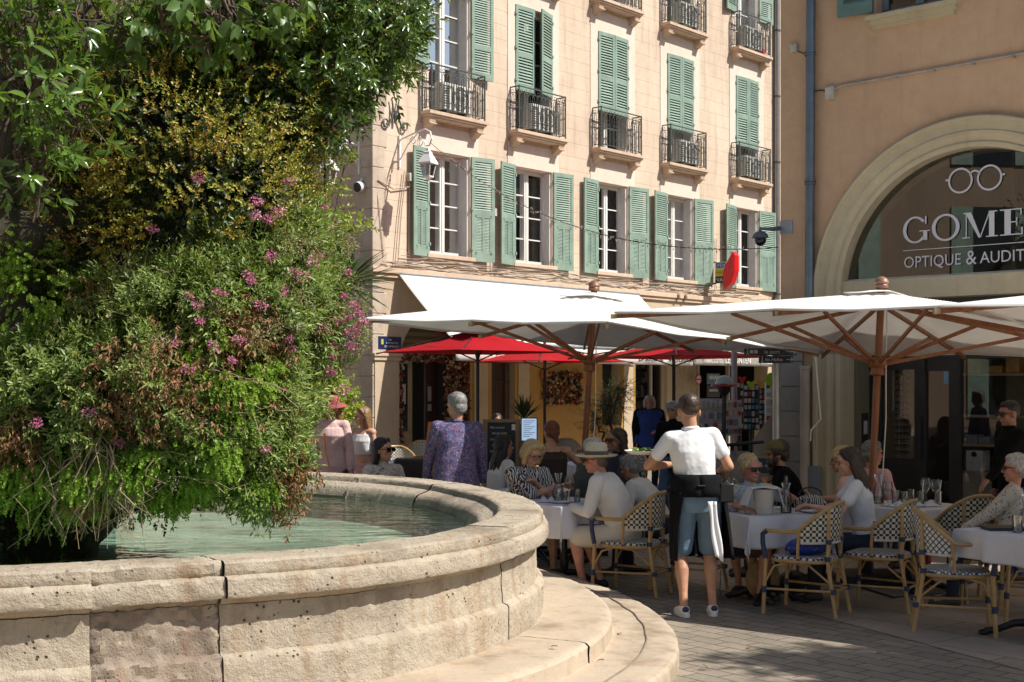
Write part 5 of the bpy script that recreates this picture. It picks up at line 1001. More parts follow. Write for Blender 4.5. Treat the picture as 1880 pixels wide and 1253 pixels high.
def make_chair(W_back, W_seat):
    t = thing('bistro_chair', 'x', 'chair')
    def rail(f):                                      # f: -1..1 round the back and arms
        a = f*R(118); s = abs(f); zz = .885-.225*min(1, max(0, (s-.12)/.62))**1.5; y = -.29*cos(a)-.01 if s < .76 else -.29*cos(a)
        return Vector((.265*sin(min(max(a, -pi/2), pi/2)) if s < .76 else math.copysign(.265-.02*(s-.76)/.24, f), y if s < .76 else .0+.24*(s-.76)/.24, zz))
    m = MB(); pts = [rail(f) for f in np.linspace(-1, 1, 45)]; m.tube(pts, .0165, 8); m.build('back_rail', M_RAT, t)
    for e in (-1, 1):
        p = rail(e); m = MB(); m.tube([p, p+Vector((0, .022, -.03)), p+Vector((.004*e, .018, -.10)), Vector((.245*e, .235, .42)), Vector((.25*e, .255, 0))], .0165, 8); m.build('leg', M_RAT, t)
        m = MB(); m.tube([p+Vector((0, -.02, .0)), p+Vector((0, .020, -.03)), p+Vector((.003*e, .018, -.10)), Vector((.245*e, .236, .44))], .0205, 8); m.build('navy_wrap', M_NAVY, t); m = MB(); m.tube([Vector((.2455*e, .246, .22)), Vector((.246*e, .249, .17))], .022, 8); m.build('navy_wrap', M_NAVY, t)
        q = rail(e*.30); m = MB(); m.tube([Vector((.175*e, -.31, 0)), Vector((.15*e, -.235, .44)), Vector((.150*e, -.245, .6)), q], .0155, 8); m.build('leg', M_RAT, t)
        q = rail(e*.70); m = MB(); m.tube([Vector((.225*e, -.02, .42)), Vector((.245*e, -.03, .55)), q], .0125, 8); m.build('arm_post', M_RAT, t)
        for c in ((.15*e, -.237, .45), (.15*e, -.246, .585), (.165*e, -.29, .2), (.225*e, -.03, .43)): m = MB(); m.tube([Vector(c)-Z3*.018, Vector(c)+Z3*.018], .024, 8); m.build('navy_wrap', M_NAVY, t)
        m = MB(); m.tube([Vector((.246*e, .24, .25)), Vector((.235*e, .17, .38)), Vector((.22*e, .05, .415)), Vector((.20*e, -.1, .40)), Vector((.16*e, -.26, .26))], .009, 6); m.build('brace', M_RAT, t)
        m = MB(); m.tube([Vector((.246*e, .245, .2)), Vector((.165*e, -.29, .2))], .010, 6); m.build('stretcher', M_RAT, t)
    m = MB(); m.tube([Vector((.165*cos(a), -.285+.05*sin(a), .20+.20*sin(a))) for a in np.linspace(0, pi, 9)], .009, 6); m.tube([Vector((-.165, -.29, .2)), Vector((.165, -.29, .2))], .010, 6)
    m.tube([Vector((.13*cos(a), -.24, .45+.13*sin(a))) for a in np.linspace(0, pi, 9)], .008, 6); m.build('back_brace', M_RAT, t)
    sq = lambda a, r, z: Vector((.245*r*math.copysign(abs(cos(a))**.62, cos(a)), .24*r*math.copysign(abs(sin(a))**.62, sin(a)), z))
    m = MB(); m.tube([sq(a, .98, .425) for a in np.linspace(0, 2*pi, 32, endpoint=False)], .014, 8, closed=True); m.build('seat_frame', M_RAT, t)
    m = MB(); N = 32; rs = [(0, .468), (.5, .466), (.85, .462), (.97, .452), (.99, .44), (.96, .43)]
    vs = [sq(2*pi*k/N, r, z) for r, z in rs for k in range(N)]; fs = [(i*N+k, i*N+(k+1) % N, (i+1)*N+(k+1) % N, (i+1)*N+k) for i in range(len(rs)-1) for k in range(N)]; uvs = [[((vs[q].x+.3), (vs[q].y+.3)) for q in f] for f in fs]; m.add(vs, fs, uvs); m.build('seat', W_seat, t)
    def back(u, v): f = (u*2-1)*.70; r = rail(f); lo = Vector((r.x*.93, r.y*.86-.012, .575)); return lo.lerp(r, v)
    m = MB(); m.grid(back, 30, 10, True)
    # height-true UVs so that the pattern keeps its size
    for i, f in enumerate(m.f): m.uv[i] = [((atan2(m.v[q][0], -m.v[q][1])*.27), m.v[q][2]) for q in f]
    m.build('backrest', W_back, t, solid=.008); m = MB(); m.tube([back(u, 0) for u in np.linspace(0, 1, 24)], .011, 6); m.build('lower_trim', M('white_cane', (.6, .57, .5), .5), t)
    return t
WB1 = weave('weave_star', (.02, .02, .025), (.62, .57, .46), (21, 21)); WS1 = weave('weave_seat', (.02, .02, .03), (.62, .60, .55), (20, 20))
WB2 = weave('weave_lattice', (.02, .04, .12), (.66, .64, .58), (21, 21), True)
chA = make_chair(WB1, WS1); chB = make_chair(WB2, WB2); usedA = usedB = False
def chair(px, py, Y, yaw, label, B=False, s=1.0):
    """px: seat centre column at Y; yaw degrees, 0 = facing away from the camera, 90 = facing left"""
    global usedA, usedB
    if B: c = chB if not usedB else dup(chB); usedB = True
    else: c = chA if not usedA else dup(chA); usedA = True
    p = at(px, 0, Y); place(c, p.x, p.y, .004, R(yaw), s, label); c['group'] = 'woven rattan chairs around the tables'; return c
chair(1158, 0, 11.85, 62, 'rattan chair of the man in the straw hat')
chair(1262, 0, 12.1, 60, 'rattan chair half hidden behind the waiter')
chair(1478, 0, 10.85, 58, 'empty front rattan chair with a blue cushion on its seat')
chair(1612, 0, 11.05, 56, 'rattan chair of the young woman in the white t-shirt')
chair(1755, 0, 10.05, -104, 'empty lattice backed rattan chair nearest the camera, facing the right hand table', True)
chair(1762, 0, 11.6, 20, 'rattan chair behind the lattice backed one, half hidden')
chair(1838, 0, 11.3, 55, 'rattan chair of the grey haired lady in sunglasses')
chair(1905, 0, 10.6, 75, 'rattan chair cut off by the right edge of the view', True)
chair(1455, 0, 12.6, 190, 'low woven chair back showing behind the carafe', True)
bgc = [(736, 20.5, 200, 'dark chair beside the blue topped brasserie table'), (768, 22.5, 170, 'dark chair next to the cream door behind the terrace'), (795, 19.0, 150, 'patterned chair just left of the man in the purple shirt'), (1025, 19.8, 185, 'background chair right of the lit menu screen'), (1085, 19.5, 200, 'background chair seen beside the wooden parasol pole'), (1125, 20.8, 175, 'background chair below the dark olive bush'), (1040, 23.5, 180, 'far chair against the ochre wall'), (1152, 18.8, 160, 'chair beside the standing lady in blue'), (760, 18.2, 30, 'chair before the folded white napkin table'), (1110, 17.2, 10, 'chair back seen between the two diners with sunglasses'), (1320, 15.5, 200, 'dark chair to the right of the waiter'), (985, 21, 170, 'chair behind the lit menu screen')]
for px, Y, yw, lb in bgc: chair(px, 0, Y, yw, lb)

# ---- tables with cloths
M_CLOTH = cloth_mat('table_linen', (.74, .73, .76), .12, bs=.35, bscale=7); M_CAST = M('cast_iron', (.012, .012, .013), .45, .2, 12, .2, 50)
def table(c, rot, half, drop, label, cl_label, z=.745, seed=1, ov=(1, 1)):
    t = thing('bistro_table', label, 'table', (c.x, c.y, 0)); m = MB(); X = Vector((cos(rot), sin(rot), 0)); Y = Vector((-sin(rot), cos(rot), 0))
    m.box((c.x, c.y, z-.02), (half*1.98, half*1.98, .03), (X, Y, Z3)); m.build('table_top', M('table_wood', (.12, .08, .05), .6), t, smooth=False, bevel=.01)
    m = MB(); m.lathe((c.x, c.y, 0), [(.05, .06), (.06, .10), (.035, .14), (.045, .22), (.03, .27), (.028, .55), (.045, .60), (.03, .64), (.1, .70), (.1, z-.035)], 16); m.build('pedestal', M_CAST, t)
    for k in range(4):
        a = rot+k*pi/2+pi/4; d = Vector((cos(a), sin(a), 0)); b = Vector((c.x, c.y, 0)); m = MB(); m.tube([b+Z3*.11, b+d*.12+Z3*.10, b+d*.24+Z3*.045, b+d*.32+Z3*.03], [.03, .028, .024, .026], 8); m.ell(b+d*.33+Z3*.022, (.035, .035, .022)); m.build('foot', M_CAST, t)
    rr = random.Random(seed); ph = [rr.uniform(0, 6) for _ in range(6)]
    def f(u, v):
        x, y = (2*u-1)*(half+drop), (2*v-1)*(half+drop); dx, dy = max(0, abs(x)-half), max(0, abs(y)-half); d = math.hypot(dx, dy)
        bx, by = max(-half, min(half, x)), max(-half, min(half, y)); k = min(1, d/.12); n = Vector((math.copysign(dx, x), math.copysign(dy, y), 0)); n = n.normalized() if n.length > 1e-6 else n
        s = x if dy > dx else y; w = (sin(s*19+ph[0])*.022+sin(s*33+ph[1])*.010+.018*sin(s*9+ph[2]))*min(1, d/.2); fl = .012*k+w+.05*d*(1 if dx*dy > .001 else .3); tuck = -.10*min(dx, dy)
        zz = z-max(0, d-.012)*(.97)+.0015*sin(x*30+ph[3])*sin(y*26); P = Vector((c.x, c.y, 0))+X*(bx+n.x*(fl+tuck))+Y*(by+n.y*(fl+tuck)); P.z = zz+.003; return P
    m = MB(); m.grid(f, 64, 64); cl = tag(m.build('tablecloth', M_CLOTH, None, solid=.002), cl_label, 'tablecloth', 'white tablecloths'); return t
T1 = at(1036, 0, 12.45); T2 = at(1408, 0, 11.45); T3 = at(1668, 0, 12.1); T4 = at(1895, 0, 9.75)
table(T1, R(40), .40, .30, 'iron footed table in front of the man in the straw hat', 'white cloth on the table beside the fountain rim', seed=1)
table(T2, R(20), .40, .28, 'iron footed table of the blonde woman in sunglasses', 'white cloth under the ice bucket and ribbed carafe', seed=2)
table(T3, R(35), .42, .28, 'iron footed table behind the young woman in the white t-shirt', 'white cloth on the crowded table beside the parasol pole', seed=3)
table(T4, R(25), .38, .22, 'iron footed table cut off at the right edge', 'white cloth hanging over the table at the right edge', z=.76, seed=4)
TB = [(at(735, 0, 19.2), 'brasserie table with a blue top near the two girls', 'pale cloth on the table behind the dark haired woman'), (at(1060, 0, 18.6), 'background table beside the wooden parasol pole', 'white cloth on the background table by the parasol pole'), (at(985, 0, 13.9), 'table of the red haired woman', 'white cloth in front of the red haired woman')]
for k, (c, l1, l2) in enumerate(TB): table(c, R(30+20*k), .36, .25, l1, l2, seed=7+k)

# ---- tableware
M_CG = glass_mat('table_glass', (.93, .95, .95), .05, 0, 1.2); M_PORC = M('porcelain', (.72, .72, .72), .25, .03, 5); M_WATER2 = glass_mat('drink', (.80, .85, .86), .04); M_SPRITZ = glass_mat('spritz', (.85, .50, .22), .04)
def wine_glass(c, label, s=1.0, drink=None):
    t = thing('wine_glass', label, 'glass', c); m = MB(); m.lathe(c, [(0, .002), (.034*s, .003), (.034*s, .005), (.006, .01), (.004, .03), (.004, .085*s), (.012, .10*s), (.038*s, .135*s), (.043*s, .16*s), (.040*s, .19*s), (.033*s, .215*s)], 18); m.build('glass', M_CG, t)
    if drink: m = MB(); m.lathe(c, [(0, .104*s), (.012, .106*s), (.034*s, .135*s), (.037*s, .15*s), (0, .15*s)], 16); m.build('drink', drink, t)
def tumbler(c, label, h=.10, r=.034, straw=False):
    t = thing('tumbler', label, 'glass', c); m = MB(); m.lathe(c, [(0, .004), (r*.8, .004), (r*.82, .0), (r, h), (r*.94, h), (r*.76, .01)], 16); m.build('glass', M_CG, t)
    m = MB(); m.lathe(c, [(0, .011), (r*.74, .011), (r*.84, h*.5), (0, h*.5)], 14); m.build('drink', M_WATER2, t)
    if straw: m = MB(); m.tube([c+Vector((0, 0, .01)), c+Vector((.03, 0, h+.10))], .004, 6); m.build('straw', M_PORC, t)
def carafe(c, label, h=.26, ribs=False, tall=False):
    t = thing('carafe', label, 'carafe', c); m = MB(); pr = [(0, .003), (.045, .003)]
    if ribs: pr += [(.046+.002*(k % 2), .01+k*.008) for k in range(18)]+[(.026, .19), (.03, .215), (.042, .25)]
    else: pr += [(.052, .01), (.055, .06), (.045, .12), (.024, .17), (.026, .2), (.038, h)]
    m.lathe(c, pr, 20); m.build('glass', M_CG, t); m = MB(); m.lathe(c, [(0, .008), (.042, .008), (.042, .07), (0, .07)], 16); m.build('water', M_WATER2, t)
    if tall: m = MB(); m.lathe(c, [(0, .02), (.018, .02), (.018, .27), (.014, .31), (0, .31)], 14); m.build('bottle', M_WATER2, t)
def onT(px, py, T, z=.749): y = (CH-z)*F/(py-HY); return Vector(((px-HX)/F*y, y, z))
def tw_(px, T, dy, z=.749): return Vector((at(px, 0, T.y+dy).x, T.y+dy, z))
wine_glass(tw_(1046, T1, -.12), 'large wine glass with an orange drink on the near table', 1.15, M_SPRITZ)
tumbler(tw_(1060, T1, -.08), 'short tumbler right of the orange drink', .12); tumbler(tw_(1036, T1, .02), 'short tumbler left of the orange drink')
carafe(tw_(1025, T1, .0), 'slim water carafe between the two diners beside the fountain')
carafe(tw_(1443, T2, -.16), 'ribbed clear carafe right of the ice bucket', ribs=True, tall=True); carafe(tw_(1341, T2, .2), 'small carafe behind the waiter near the blonde woman')
for px, dy, lb in ((1466, .0, 'tumbler in front of the woman in the white t-shirt'), (1480, .12, 'tumbler beside the zebra patterned bag')): tumbler(tw_(px, T2, dy), lb)
t = thing('ice_bucket', 'cream ice bucket wrapped in a white napkin', 'bucket', tw_(1402, T2, -.26)); c = tw_(1402, T2, -.26); m = MB(); m.lathe(c, [(0, .004), (.068, .002), (.072, .01), (.092, .205), (.096, .21), (.088, .21), (.07, .02)], 28); m.build('bucket', M('bucket_cream', (.62, .58, .49), .35, .06, 4), t)
m = MB(); L_ = lambda u: (u-.5)*.52; m.grid(lambda u, v: c+Vector((max(-.105, min(.105, L_(u)))+math.copysign(max(0, abs(L_(u))-.105)*(.28+.2*v)+.006*sin(v*14), L_(u)), (v-.5)*.20+.01*sin(u*9), .222-max(0, abs(L_(u))-.105)*.97+.006*sin(u*17+v*5))), 30, 12); m.build('napkin', M_CLOTH, t, solid=.002)
for px, dy, s, lb in ((1630, -.1, 1, 'wine glass left of the parasol rope'), (1700, .05, 1.1, 'tall wine glass before the dark shop door'), (1718, .0, 1.05, 'stemmed glass next to the tall wine glass')): wine_glass(tw_(px, T3, dy), lb, s)
for px, dy, st, lb in ((1644, .0, False, 'tumbler right of the parasol rope'), (1672, .1, False, 'tumbler at the middle of the crowded table'), (1690, -.1, True, 'glass with a white upright straw'), (1722, -.14, True, 'glass with a slanting straw'), (1660, -.15, False, 'glass beside the crumpled napkin')): tumbler(tw_(px, T3, dy), lb, .13, .036, st)
carafe(tw_(1612, T3, .1), 'carafe behind the parasol pole'); 
def napkin(c, label, w=.11, seed=3):
    rr = random.Random(seed); a, b = rr.uniform(0, 6), rr.uniform(0, 6); m = MB(); m.grid(lambda u, v: c+Vector(((u-.5)*w*2*(1-.2*sin(3*v+a)), (v-.5)*w*1.4, .004+.055*abs(sin(5*u+a)*cos(4*v+b))*(1-abs(2*u-1)**3)*(1-abs(2*v-1)**3))), 22, 22); tag(m.build('napkin', M_CLOTH, None, solid=.002), label, 'napkin')
napkin(tw_(1705, T3, -.16, .752), 'crumpled white napkin on the crowded table', .12, 3); napkin(tw_(1645, T3, -.2, .752), 'flat white napkin near the rope', .1, 8); napkin(tw_(1005, T1, -.1, .752), 'white napkin in front of the woman in zebra print', .06, 5)
tumbler(tw_(1868, T4, -.1, .766), 'clear glass on the right hand table', .12, .038); carafe(tw_(1885, T4, .0, .766), 'carafe cut by the right edge'); t = tw_(1850, T4, .1, .766)
m = MB(); m.box((t.x-.02, t.y, t.z+.012), (.30, .2, .02)); tag(m.build('menu_folder', M_BLACK, smooth=False, bevel=.004), 'black menu folder on the right hand table', 'menu')
for px, dy, T, lb in ((1030, -.2, T1, 'small white dish beside the wine glass'), (1490, -.1, T2, 'white saucer by the woman in the white t-shirt'), (1680, -.22, T3, 'plate at the near side of the crowded table')):
    c = tw_(px, T, dy); m = MB(); m.lathe(c, [(0, .006), (.05, .006), (.085, .016), (.09, .018), (.085, .012), (.05, .0)], 24); tag(m.build('plate', M_PORC), lb, 'plate')
# background table glasses
for px, Y, lb in ((700, 19.3, 'glass on the blue topped table near the girls'), (712, 19.2, 'second glass on the blue topped table, nearer the wall'), (1018, 18.4, 'glass on the background table by the parasol pole')): tumbler(Vector((at(px, 0, Y).x, Y, .75)), lb, .13, .04)
# cushion / blue bag on the front chair
def at_chair(px, Y, yaw, x, y, z): p = at(px, 0, Y); a = R(yaw); return Vector((p.x+x*cos(a)-y*sin(a), p.y+x*sin(a)+y*cos(a), z))
m_bag, t_, b = nt('dotted_blue'); v = coords(t_); vo = nd(t_, 'TexVoronoi', i_Scale=34.); t_.links.new(v, vo.inputs[0]); t_.links.new(ramp(t_, vo.outputs[0], [(.10, (.5, .5, .4)), (.14, (.012, .035, .26))], 'CONSTANT'), b.inputs[0])
m = MB(); c = at_chair(1478, 10.85, 58, 0, -.02, .53); m.ell(c, (.20, .14, .075), Matrix.Rotation(R(35), 3, 'Z')); tag(remesh(m, 'cushion', m_bag, None, .012, 4, [('cl', 'CLOUDS', .12, .03)]), 'blue dotted cushion lying on the empty front chair', 'cushion')
# straw tote under the table, black bags, suitcase
m = MB(); c = at(1400, 0, 11.5); m.ell((c.x, c.y, .17), (.15, .07, .17)); tag(remesh(m, 'straw_bag', M('straw', (.36, .24, .11), .8, .15, 30, .4, 120), None, .012, 3), 'round straw bag under the table with the ice bucket', 'bag')
m = MB(); c = at(1455, 0, 11.9); m.ell((c.x, c.y, .1), (.14, .1, .1)); tag(remesh(m, 'handbag', M_BLACK, None, .014, 3, [('cl', 'CLOUDS', .12, .03)]), 'black soft handbag on the ground under the table', 'bag')
m = MB(); c = at(1690, 0, 12.3); m.box((c.x, c.y, .22), (.12, .32, .44)); tag(m.build('backpack', M('red_cloth', (.28, .015, .02), .7, .1, 8), bevel=.04), 'dark red bag standing under the crowded table', 'bag')
# zebra bag on the woven chair
m_z, t_, b = nt('zebra'); v = coords(t_); wv = nd(t_, 'TexWave', i_Scale=16., i_Distortion=9., i_Detail=2.); wv.inputs['Detail Scale'].default_value = 1.; t_.links.new(v, wv.inputs[0]); t_.links.new(ramp(t_, wv.outputs[0], [(.46, (.02, .02, .025)), (.54, (.62, .60, .56))]), b.inputs[0]); b.inputs['Roughness'].default_value = .8
m = MB(); c = at(1488, 928, 12.1); m.ell(c, (.15, .07, .10)); tag(remesh(m, 'patterned_bag', m_z, None, .012, 3), 'black and white striped bag behind the table glasses', 'bag')
m = MB(); m.tube([c+Vector((.1*cos(a), 0, .09+.07*sin(a))) for a in np.linspace(0, pi, 9)], .008, 6); o = bpy.data.objects['patterned_bag']; m.build('handle', M_BLACK, o)
# ============================================================ PEOPLE
def ik(a, b, l1, l2, pole):
    a, b = Vector(a), Vector(b); d = b-a; L = min(max(d.length, abs(l1-l2)+.01), l1+l2-.002); d.normalize(); b2 = a+d*L
    x = (l1*l1-l2*l2+L*L)/(2*L); h = sqrt(max(0, l1*l1-x*x)); p = Vector(pole); p = (p-d*p.dot(d)); p = p.normalized() if p.length > 1e-5 else frame_of(d)[0]
    return a+d*x+p*h, b2
def ring(c, X, Y, rx, ry, n=22, pw=.85):
    out = []
    for k in range(n):
        a = 2*pi*k/n; ca, sa = cos(a), sin(a); out.append(c+X*rx*math.copysign(abs(ca)**pw, ca)+Y*ry*math.copysign(abs(sa)**pw, sa))
    return out
SK = dict(fair=(.62, .36, .25), tan=(.50, .27, .165), pale=(.66, .42, .32), dark=(.38, .20, .125), ruddy=(.60, .29, .20))
HAIRC = dict(brown=(.045, .025, .015), black=(.012, .010, .010), grey=(.20, .19, .18), silver=(.46, .44, .42), blonde=(.50, .36, .17), ginger=(.16, .045, .018), lightbrown=(.22, .12, .05), greybrown=(.13, .10, .08))
def hair_mat(k):
    nm = 'hair_'+k
    if nm in _mc: return _mc[nm]
    c = HAIRC[k]; m, t, b = nt(nm); v = coords(t, scale=(1, 1, .25)); n = noi(t, v, 90, 4, .6); t.links.new(ramp(t, n, [(.3, tuple(x*.5 for x in c)), (.7, tuple(min(1, x*1.5) for x in c))]), b.inputs[0])
    b.inputs['Roughness'].default_value = .42; bump(t, b, n, .7, .006); _mc[nm] = m; return m
def person(label, px, Y, yaw, s=1.0, sit=False, pz=None, lean=4, side=0, bend=0, hyaw=0, hpitch=0, hroll=0, fem=False, skin='fair', hair=('short', 'brown'), top=('tee', None), bottom=('trousers', None), shoes=None, hands=None, hw=None, knees=None, feet=None, glasses=None, hat=None, vox=.008, bulk=1.0, z0=0, extra=None, curl=(.5, .5), elbow=None, root=None, hatmat=None, hatband=None, hd=1.09, low=None):
    t = thing('person', label, 'person'); p0 = at(px, 0, Y); ro = Vector((p0.x, p0.y, z0)) if root is None else Vector(root); ya = R(yaw)
    def W2L(w): w = Vector(w)-ro; return Vector((w.x*cos(ya)+w.y*sin(ya), -w.x*sin(ya)+w.y*cos(ya), w.z))/s
    pz_ = (pz if pz is not None else (.56 if sit else .94)); PV = Vector((0, 0, pz_)); sh = (.175 if not fem else .155)*bulk
    # spine
    cs = [PV]; ang = R(lean); sd_ = R(side); dirs = []
    for k in range(6): a_ = ang+R(bend)*k/5; d = Vector((sin(sd_), sin(a_)*cos(sd_), cos(a_)*cos(sd_))); dirs.append(d); cs.append(cs[-1]+d*.092)
    nd_ = dirs[-1]; neck = cs[-1]-nd_*.01; XR = Vector((1, 0, 0)); XR = (XR-nd_*XR.dot(nd_)).normalized(); FW = nd_.cross(XR)*-1
    if FW.y < 0: FW = -FW
    rx = ([.165, .155, .150, .160, .172, .165, .085] if not fem else [.168, .150, .128, .138, .150, .140, .070]); ryy = ([.115, .112, .112, .118, .115, .092, .062] if not fem else [.115, .100, .092, .105, .118, .082, .052])
    rx = [q*bulk for q in rx]; ryy = [q*(1+(bulk-1)*1.6) for q in ryy]
    def torso(g, k0=0, k1=6, lower=-.10):
        rg = []
        if lower is not None: d = dirs[0]; q_ = 1.18 if lower < -.2 else .86; rg.append(ring(cs[0]+d*lower, XR, d.cross(XR)*-1, (rx[0]+g)*q_, (ryy[0]+g)*q_*1.04)); lower < -.2 and rg.append(ring(cs[0]-d*.06, XR, d.cross(XR)*-1, (rx[0]+g)*1.16, (ryy[0]+g)*1.2))
        for k in range(k0, k1+1): d = dirs[min(k, 5)]; e_ = 1.14 if (lower is not None and lower < -.2 and k < 3) else 1; rg.append(ring(cs[k]+(Vector((0, 0, 0)) if k < 6 else -nd_*.02), XR, XR.cross(d), (rx[k]+g)*e_, (ryy[k]+g)*e_))
        return rg
    SL = neck-nd_*.055-XR*sh; SR = neck-nd_*.055+XR*sh; hip = [PV+Vector((-.095, 0, -.04)), PV+Vector((.095, 0, -.04))]
    body = MB(); body.loft(torso(0)); body.limb(SL, SR, .055*bulk, .055*bulk)
    # head
    Hq = Matrix.Rotation(R(hyaw), 3, 'Z') @ Matrix.Rotation(R(hpitch), 3, 'X') @ Matrix.Rotation(R(hroll), 3, 'Y'); hu = (Hq@Vector((0, 0, 1))); hc = neck+nd_*.040+(nd_*.35+hu*.65)*.115; H = lambda x, y, z: hc+(Hq@Vector((x, y, z)))*hd; M3 = Hq
    body.limb(neck-nd_*.04, hc-hu*.05-(Hq@Vector((0, .015, 0))), .056 if not fem else .047, .052 if not fem else .044)
    body.ell(H(0, -.012, .028), (.074*hd, .092*hd, .088*hd), M3); body.ell(H(0, .018, -.040), (.057*hd, .066*hd, .070*hd), M3); body.ell(H(0, .055, -.085), (.030*hd, .026*hd, .022*hd), M3)
    body.ell(H(0, .062, .030), (.052*hd, .022*hd, .018*hd), M3); body.loft([ring(H(0, .082, .012), M3@Vector((1, 0, 0)), M3@Vector((0, 1, 0)), .007, .008, 8), ring(H(0, .098, -.012), M3@Vector((1, 0, 0)), M3@Vector((0, 1, 0)), .010, .013, 8), ring(H(0, .100, -.028), M3@Vector((1, 0, 0)), M3@Vector((0, 1, 0)), .014, .014, 8), ring(H(0, .090, -.036), M3@Vector((1, 0, 0)), M3@Vector((0, 1, 0)), .010, .008, 8)])
    for e in (-1, 1): body.ell(H(.074*e, -.006, -.010), (.011*hd, .021*hd, .032*hd), M3@Matrix.Rotation(R(-12), 3, 'X')); body.ell(H(.034*e, .062, -.022), (.022*hd, .018*hd, .018*hd), M3)
    body.ell(H(0, .083, -.058), (.021*hd, .010*hd, .010*hd), M3)
    # arms
    hands = hands or (None, None); arm = []
    for i, e in enumerate((-1, 1)):
        S = (SL, SR)[i]; tgt = hands[i]
        if tgt is None: tgt = S+Vector((.06*e, .05, -.50)) if not sit else PV+Vector((.12*e, .30, .06))
        elif isinstance(tgt, tuple) and tgt[0] == 'w': tgt = W2L(tgt[1])
        else: tgt = Vector(tgt)
        pole = (elbow[i] if elbow and elbow[i] else (.55*e, -.6, -.5)); El, Wr = ik(S, tgt, .285, .255, pole); arm.append((S, El, Wr))
        fa_ = .85 if fem else 1.0; body.chain([S, El], [.050*fa_*bulk, .040*fa_], 14); body.chain([El, El.lerp(Wr, .3), Wr], [.039*fa_, .040*fa_, .025*fa_], 14)
        # hand
        D = (Wr-El).normalized(); 
        if hw and hw[i]: D = Vector(hw[i]).normalized()
        up = Vector((0, 0, 1)) if abs(D.z) < .8 else Vector((-e*1.0, 0, 0)); Sd = D.cross(up).normalized()*e; N_ = (Sd.cross(D)*e).normalized(); 
        if N_.z < 0 and abs(D.z) < .8: N_ = -N_
        # N_ = back of the hand; Sd points to the thumb side reversed
        Th = -Sd if True else Sd
        pc = Wr+D*.05; body.loft([ring(Wr-D*.01, Sd, N_, .024, .018, 14), ring(Wr+D*.03, Sd, N_, .036, .016, 14), ring(Wr+D*.07, Sd, N_, .040, .014, 14), ring(Wr+D*.088, Sd, N_, .038, .011, 14)]); cu = curl[i]
        for j, L in enumerate((.074, .082, .077, .060)):
            b = Wr+D*(.084-.004*abs(j-1.3))+Sd*(-.030+.0195*j)*(1); b = Wr+D*(.084-.004*abs(j-1.3))+Th*(.030-.0195*j); pts = [b-D*.02]; dcur = D+Th*(.06-.04*j)
            for q in range(3): a = cu*(.35+.5*q); dd_ = (dcur*cos(a)-N_*sin(a)).normalized(); pts.append(pts[-1]+dd_*(L*(.45, .31, .26)[q]+(.02 if q == 0 else 0)))
            body.chain(pts, [.0095, .009, .0085, .0072], 8)
        b = Wr+D*.025+Th*.028; body.chain([b-Th*.01, b+D*.028+Th*.022-N_*.012*(1+cu), b+D*.055+Th*.026-N_*.03*(.3+cu)], [.014, .0115, .0085], 8)
    # legs
    leg = []
    for i, e in enumerate((-1, 1)):
        h = hip[i]; ft = Vector(feet[i]) if feet and feet[i] else (Vector((.11*e, .46, .085)) if sit else Vector((.10*e, 0, .085)))
        pole = knees[i] if knees and knees[i] else ((.10*e, .5, 1) if sit else (.1*e, 1, 0)); K, A = ik(h, ft, .43, .42, pole); leg.append((h, K, A)); k_ = .92 if fem else 1
        body.chain([h, h.lerp(K, .5), K], [.088*bulk*k_, .074*bulk*k_, .054*k_], 16); body.chain([K, K.lerp(A, .30)+Vector((0, -.012, 0)), A.lerp(K, .25), A], [.050*k_, .056*k_, .036*k_, .034*k_], 16)
    fdir = [Vector((.12*e, 1, 0)).normalized() for e in (-1, 1)]
    for i in range(2): A = leg[i][2]; body.chain([A+Vector((0, -.02, -.035)), A+fdir[i]*.15+Vector((0, 0, -.055))], [.038, .030], 12)
    sc = Matrix.Diagonal((s, s, s)).to_3x3()
    def fin(mb): mb.v = [tuple(Vector(v)*s) for v in mb.v]; return mb
    sk = skin_mat('skin_'+skin, SK[skin]); remesh(fin(body), 'body', sk, t, min(vox, .0072)*s, 2)
    # eyes and lips
    m = MB()
    for e in (-1, 1): m.ell(H(.030*e, .077, .004), (.0135, .007, .006), M3, 10, 6)
    fin(m).build('eyes', M('eye_dark', (.03, .02, .018), .25), t)
    m = MB()
    for e in (-1, 1): m.ell(H(.031*e, .083, .024), (.017, .005, .0035), M3, 8, 6)
    fin(m).build('eyebrows', hair_mat(hair[1]), t)
    m = MB(); m.ell(H(0, .0905, -.058), (.020, .005, .0055), M3, 10, 6); fin(m).build('lips', M('lips', (.36, .10, .09) if fem else (.40, .18, .14), .5), t)
    # hair
    HM.k = hd; hs, hcx = hair; hm = hair_mat(hcx); m = HM(); back = Vector((0, -1, 0))
    if hs != 'bald':
        m.ell(H(0, -.022, .044), (.082, .093, .086) if hs != 'crop' else (.0785, .092, .080), M3, 20, 14)
        if hs == 'crop': m.ell(H(0, -.052, .008), (.069, .050, .055), M3); m.ell(H(0, .02, .082), (.056, .055, .036), M3)
        if hs == 'short': m.ell(H(0, -.050, -.012), (.074, .056, .070), M3); [m.ell(H(.060*e, -.022, .012), (.020, .045, .045), M3) for e in (-1, 1)]; m.ell(H(0, .02, .085), (.060, .055, .038), M3)
        if hs == 'thin': m = HM(); m.ell(H(0, -.030, .030), (.083, .088, .070), M3); m.ell(H(0, -.055, -.010), (.074, .050, .060), M3)
        if hs == 'bob':
            m.ell(H(0, -.045, -.01), (.092, .075, .085), M3)
            for e in (-1, 1): m.chain([H(.045*e, .03, .085), H(.083*e, .022, .01), H(.080*e, .02, -.075)], [.034, .030, .022])
            m.chain([H(-.04, .06, .09), H(.03, .055, .095)], [.026, .03])
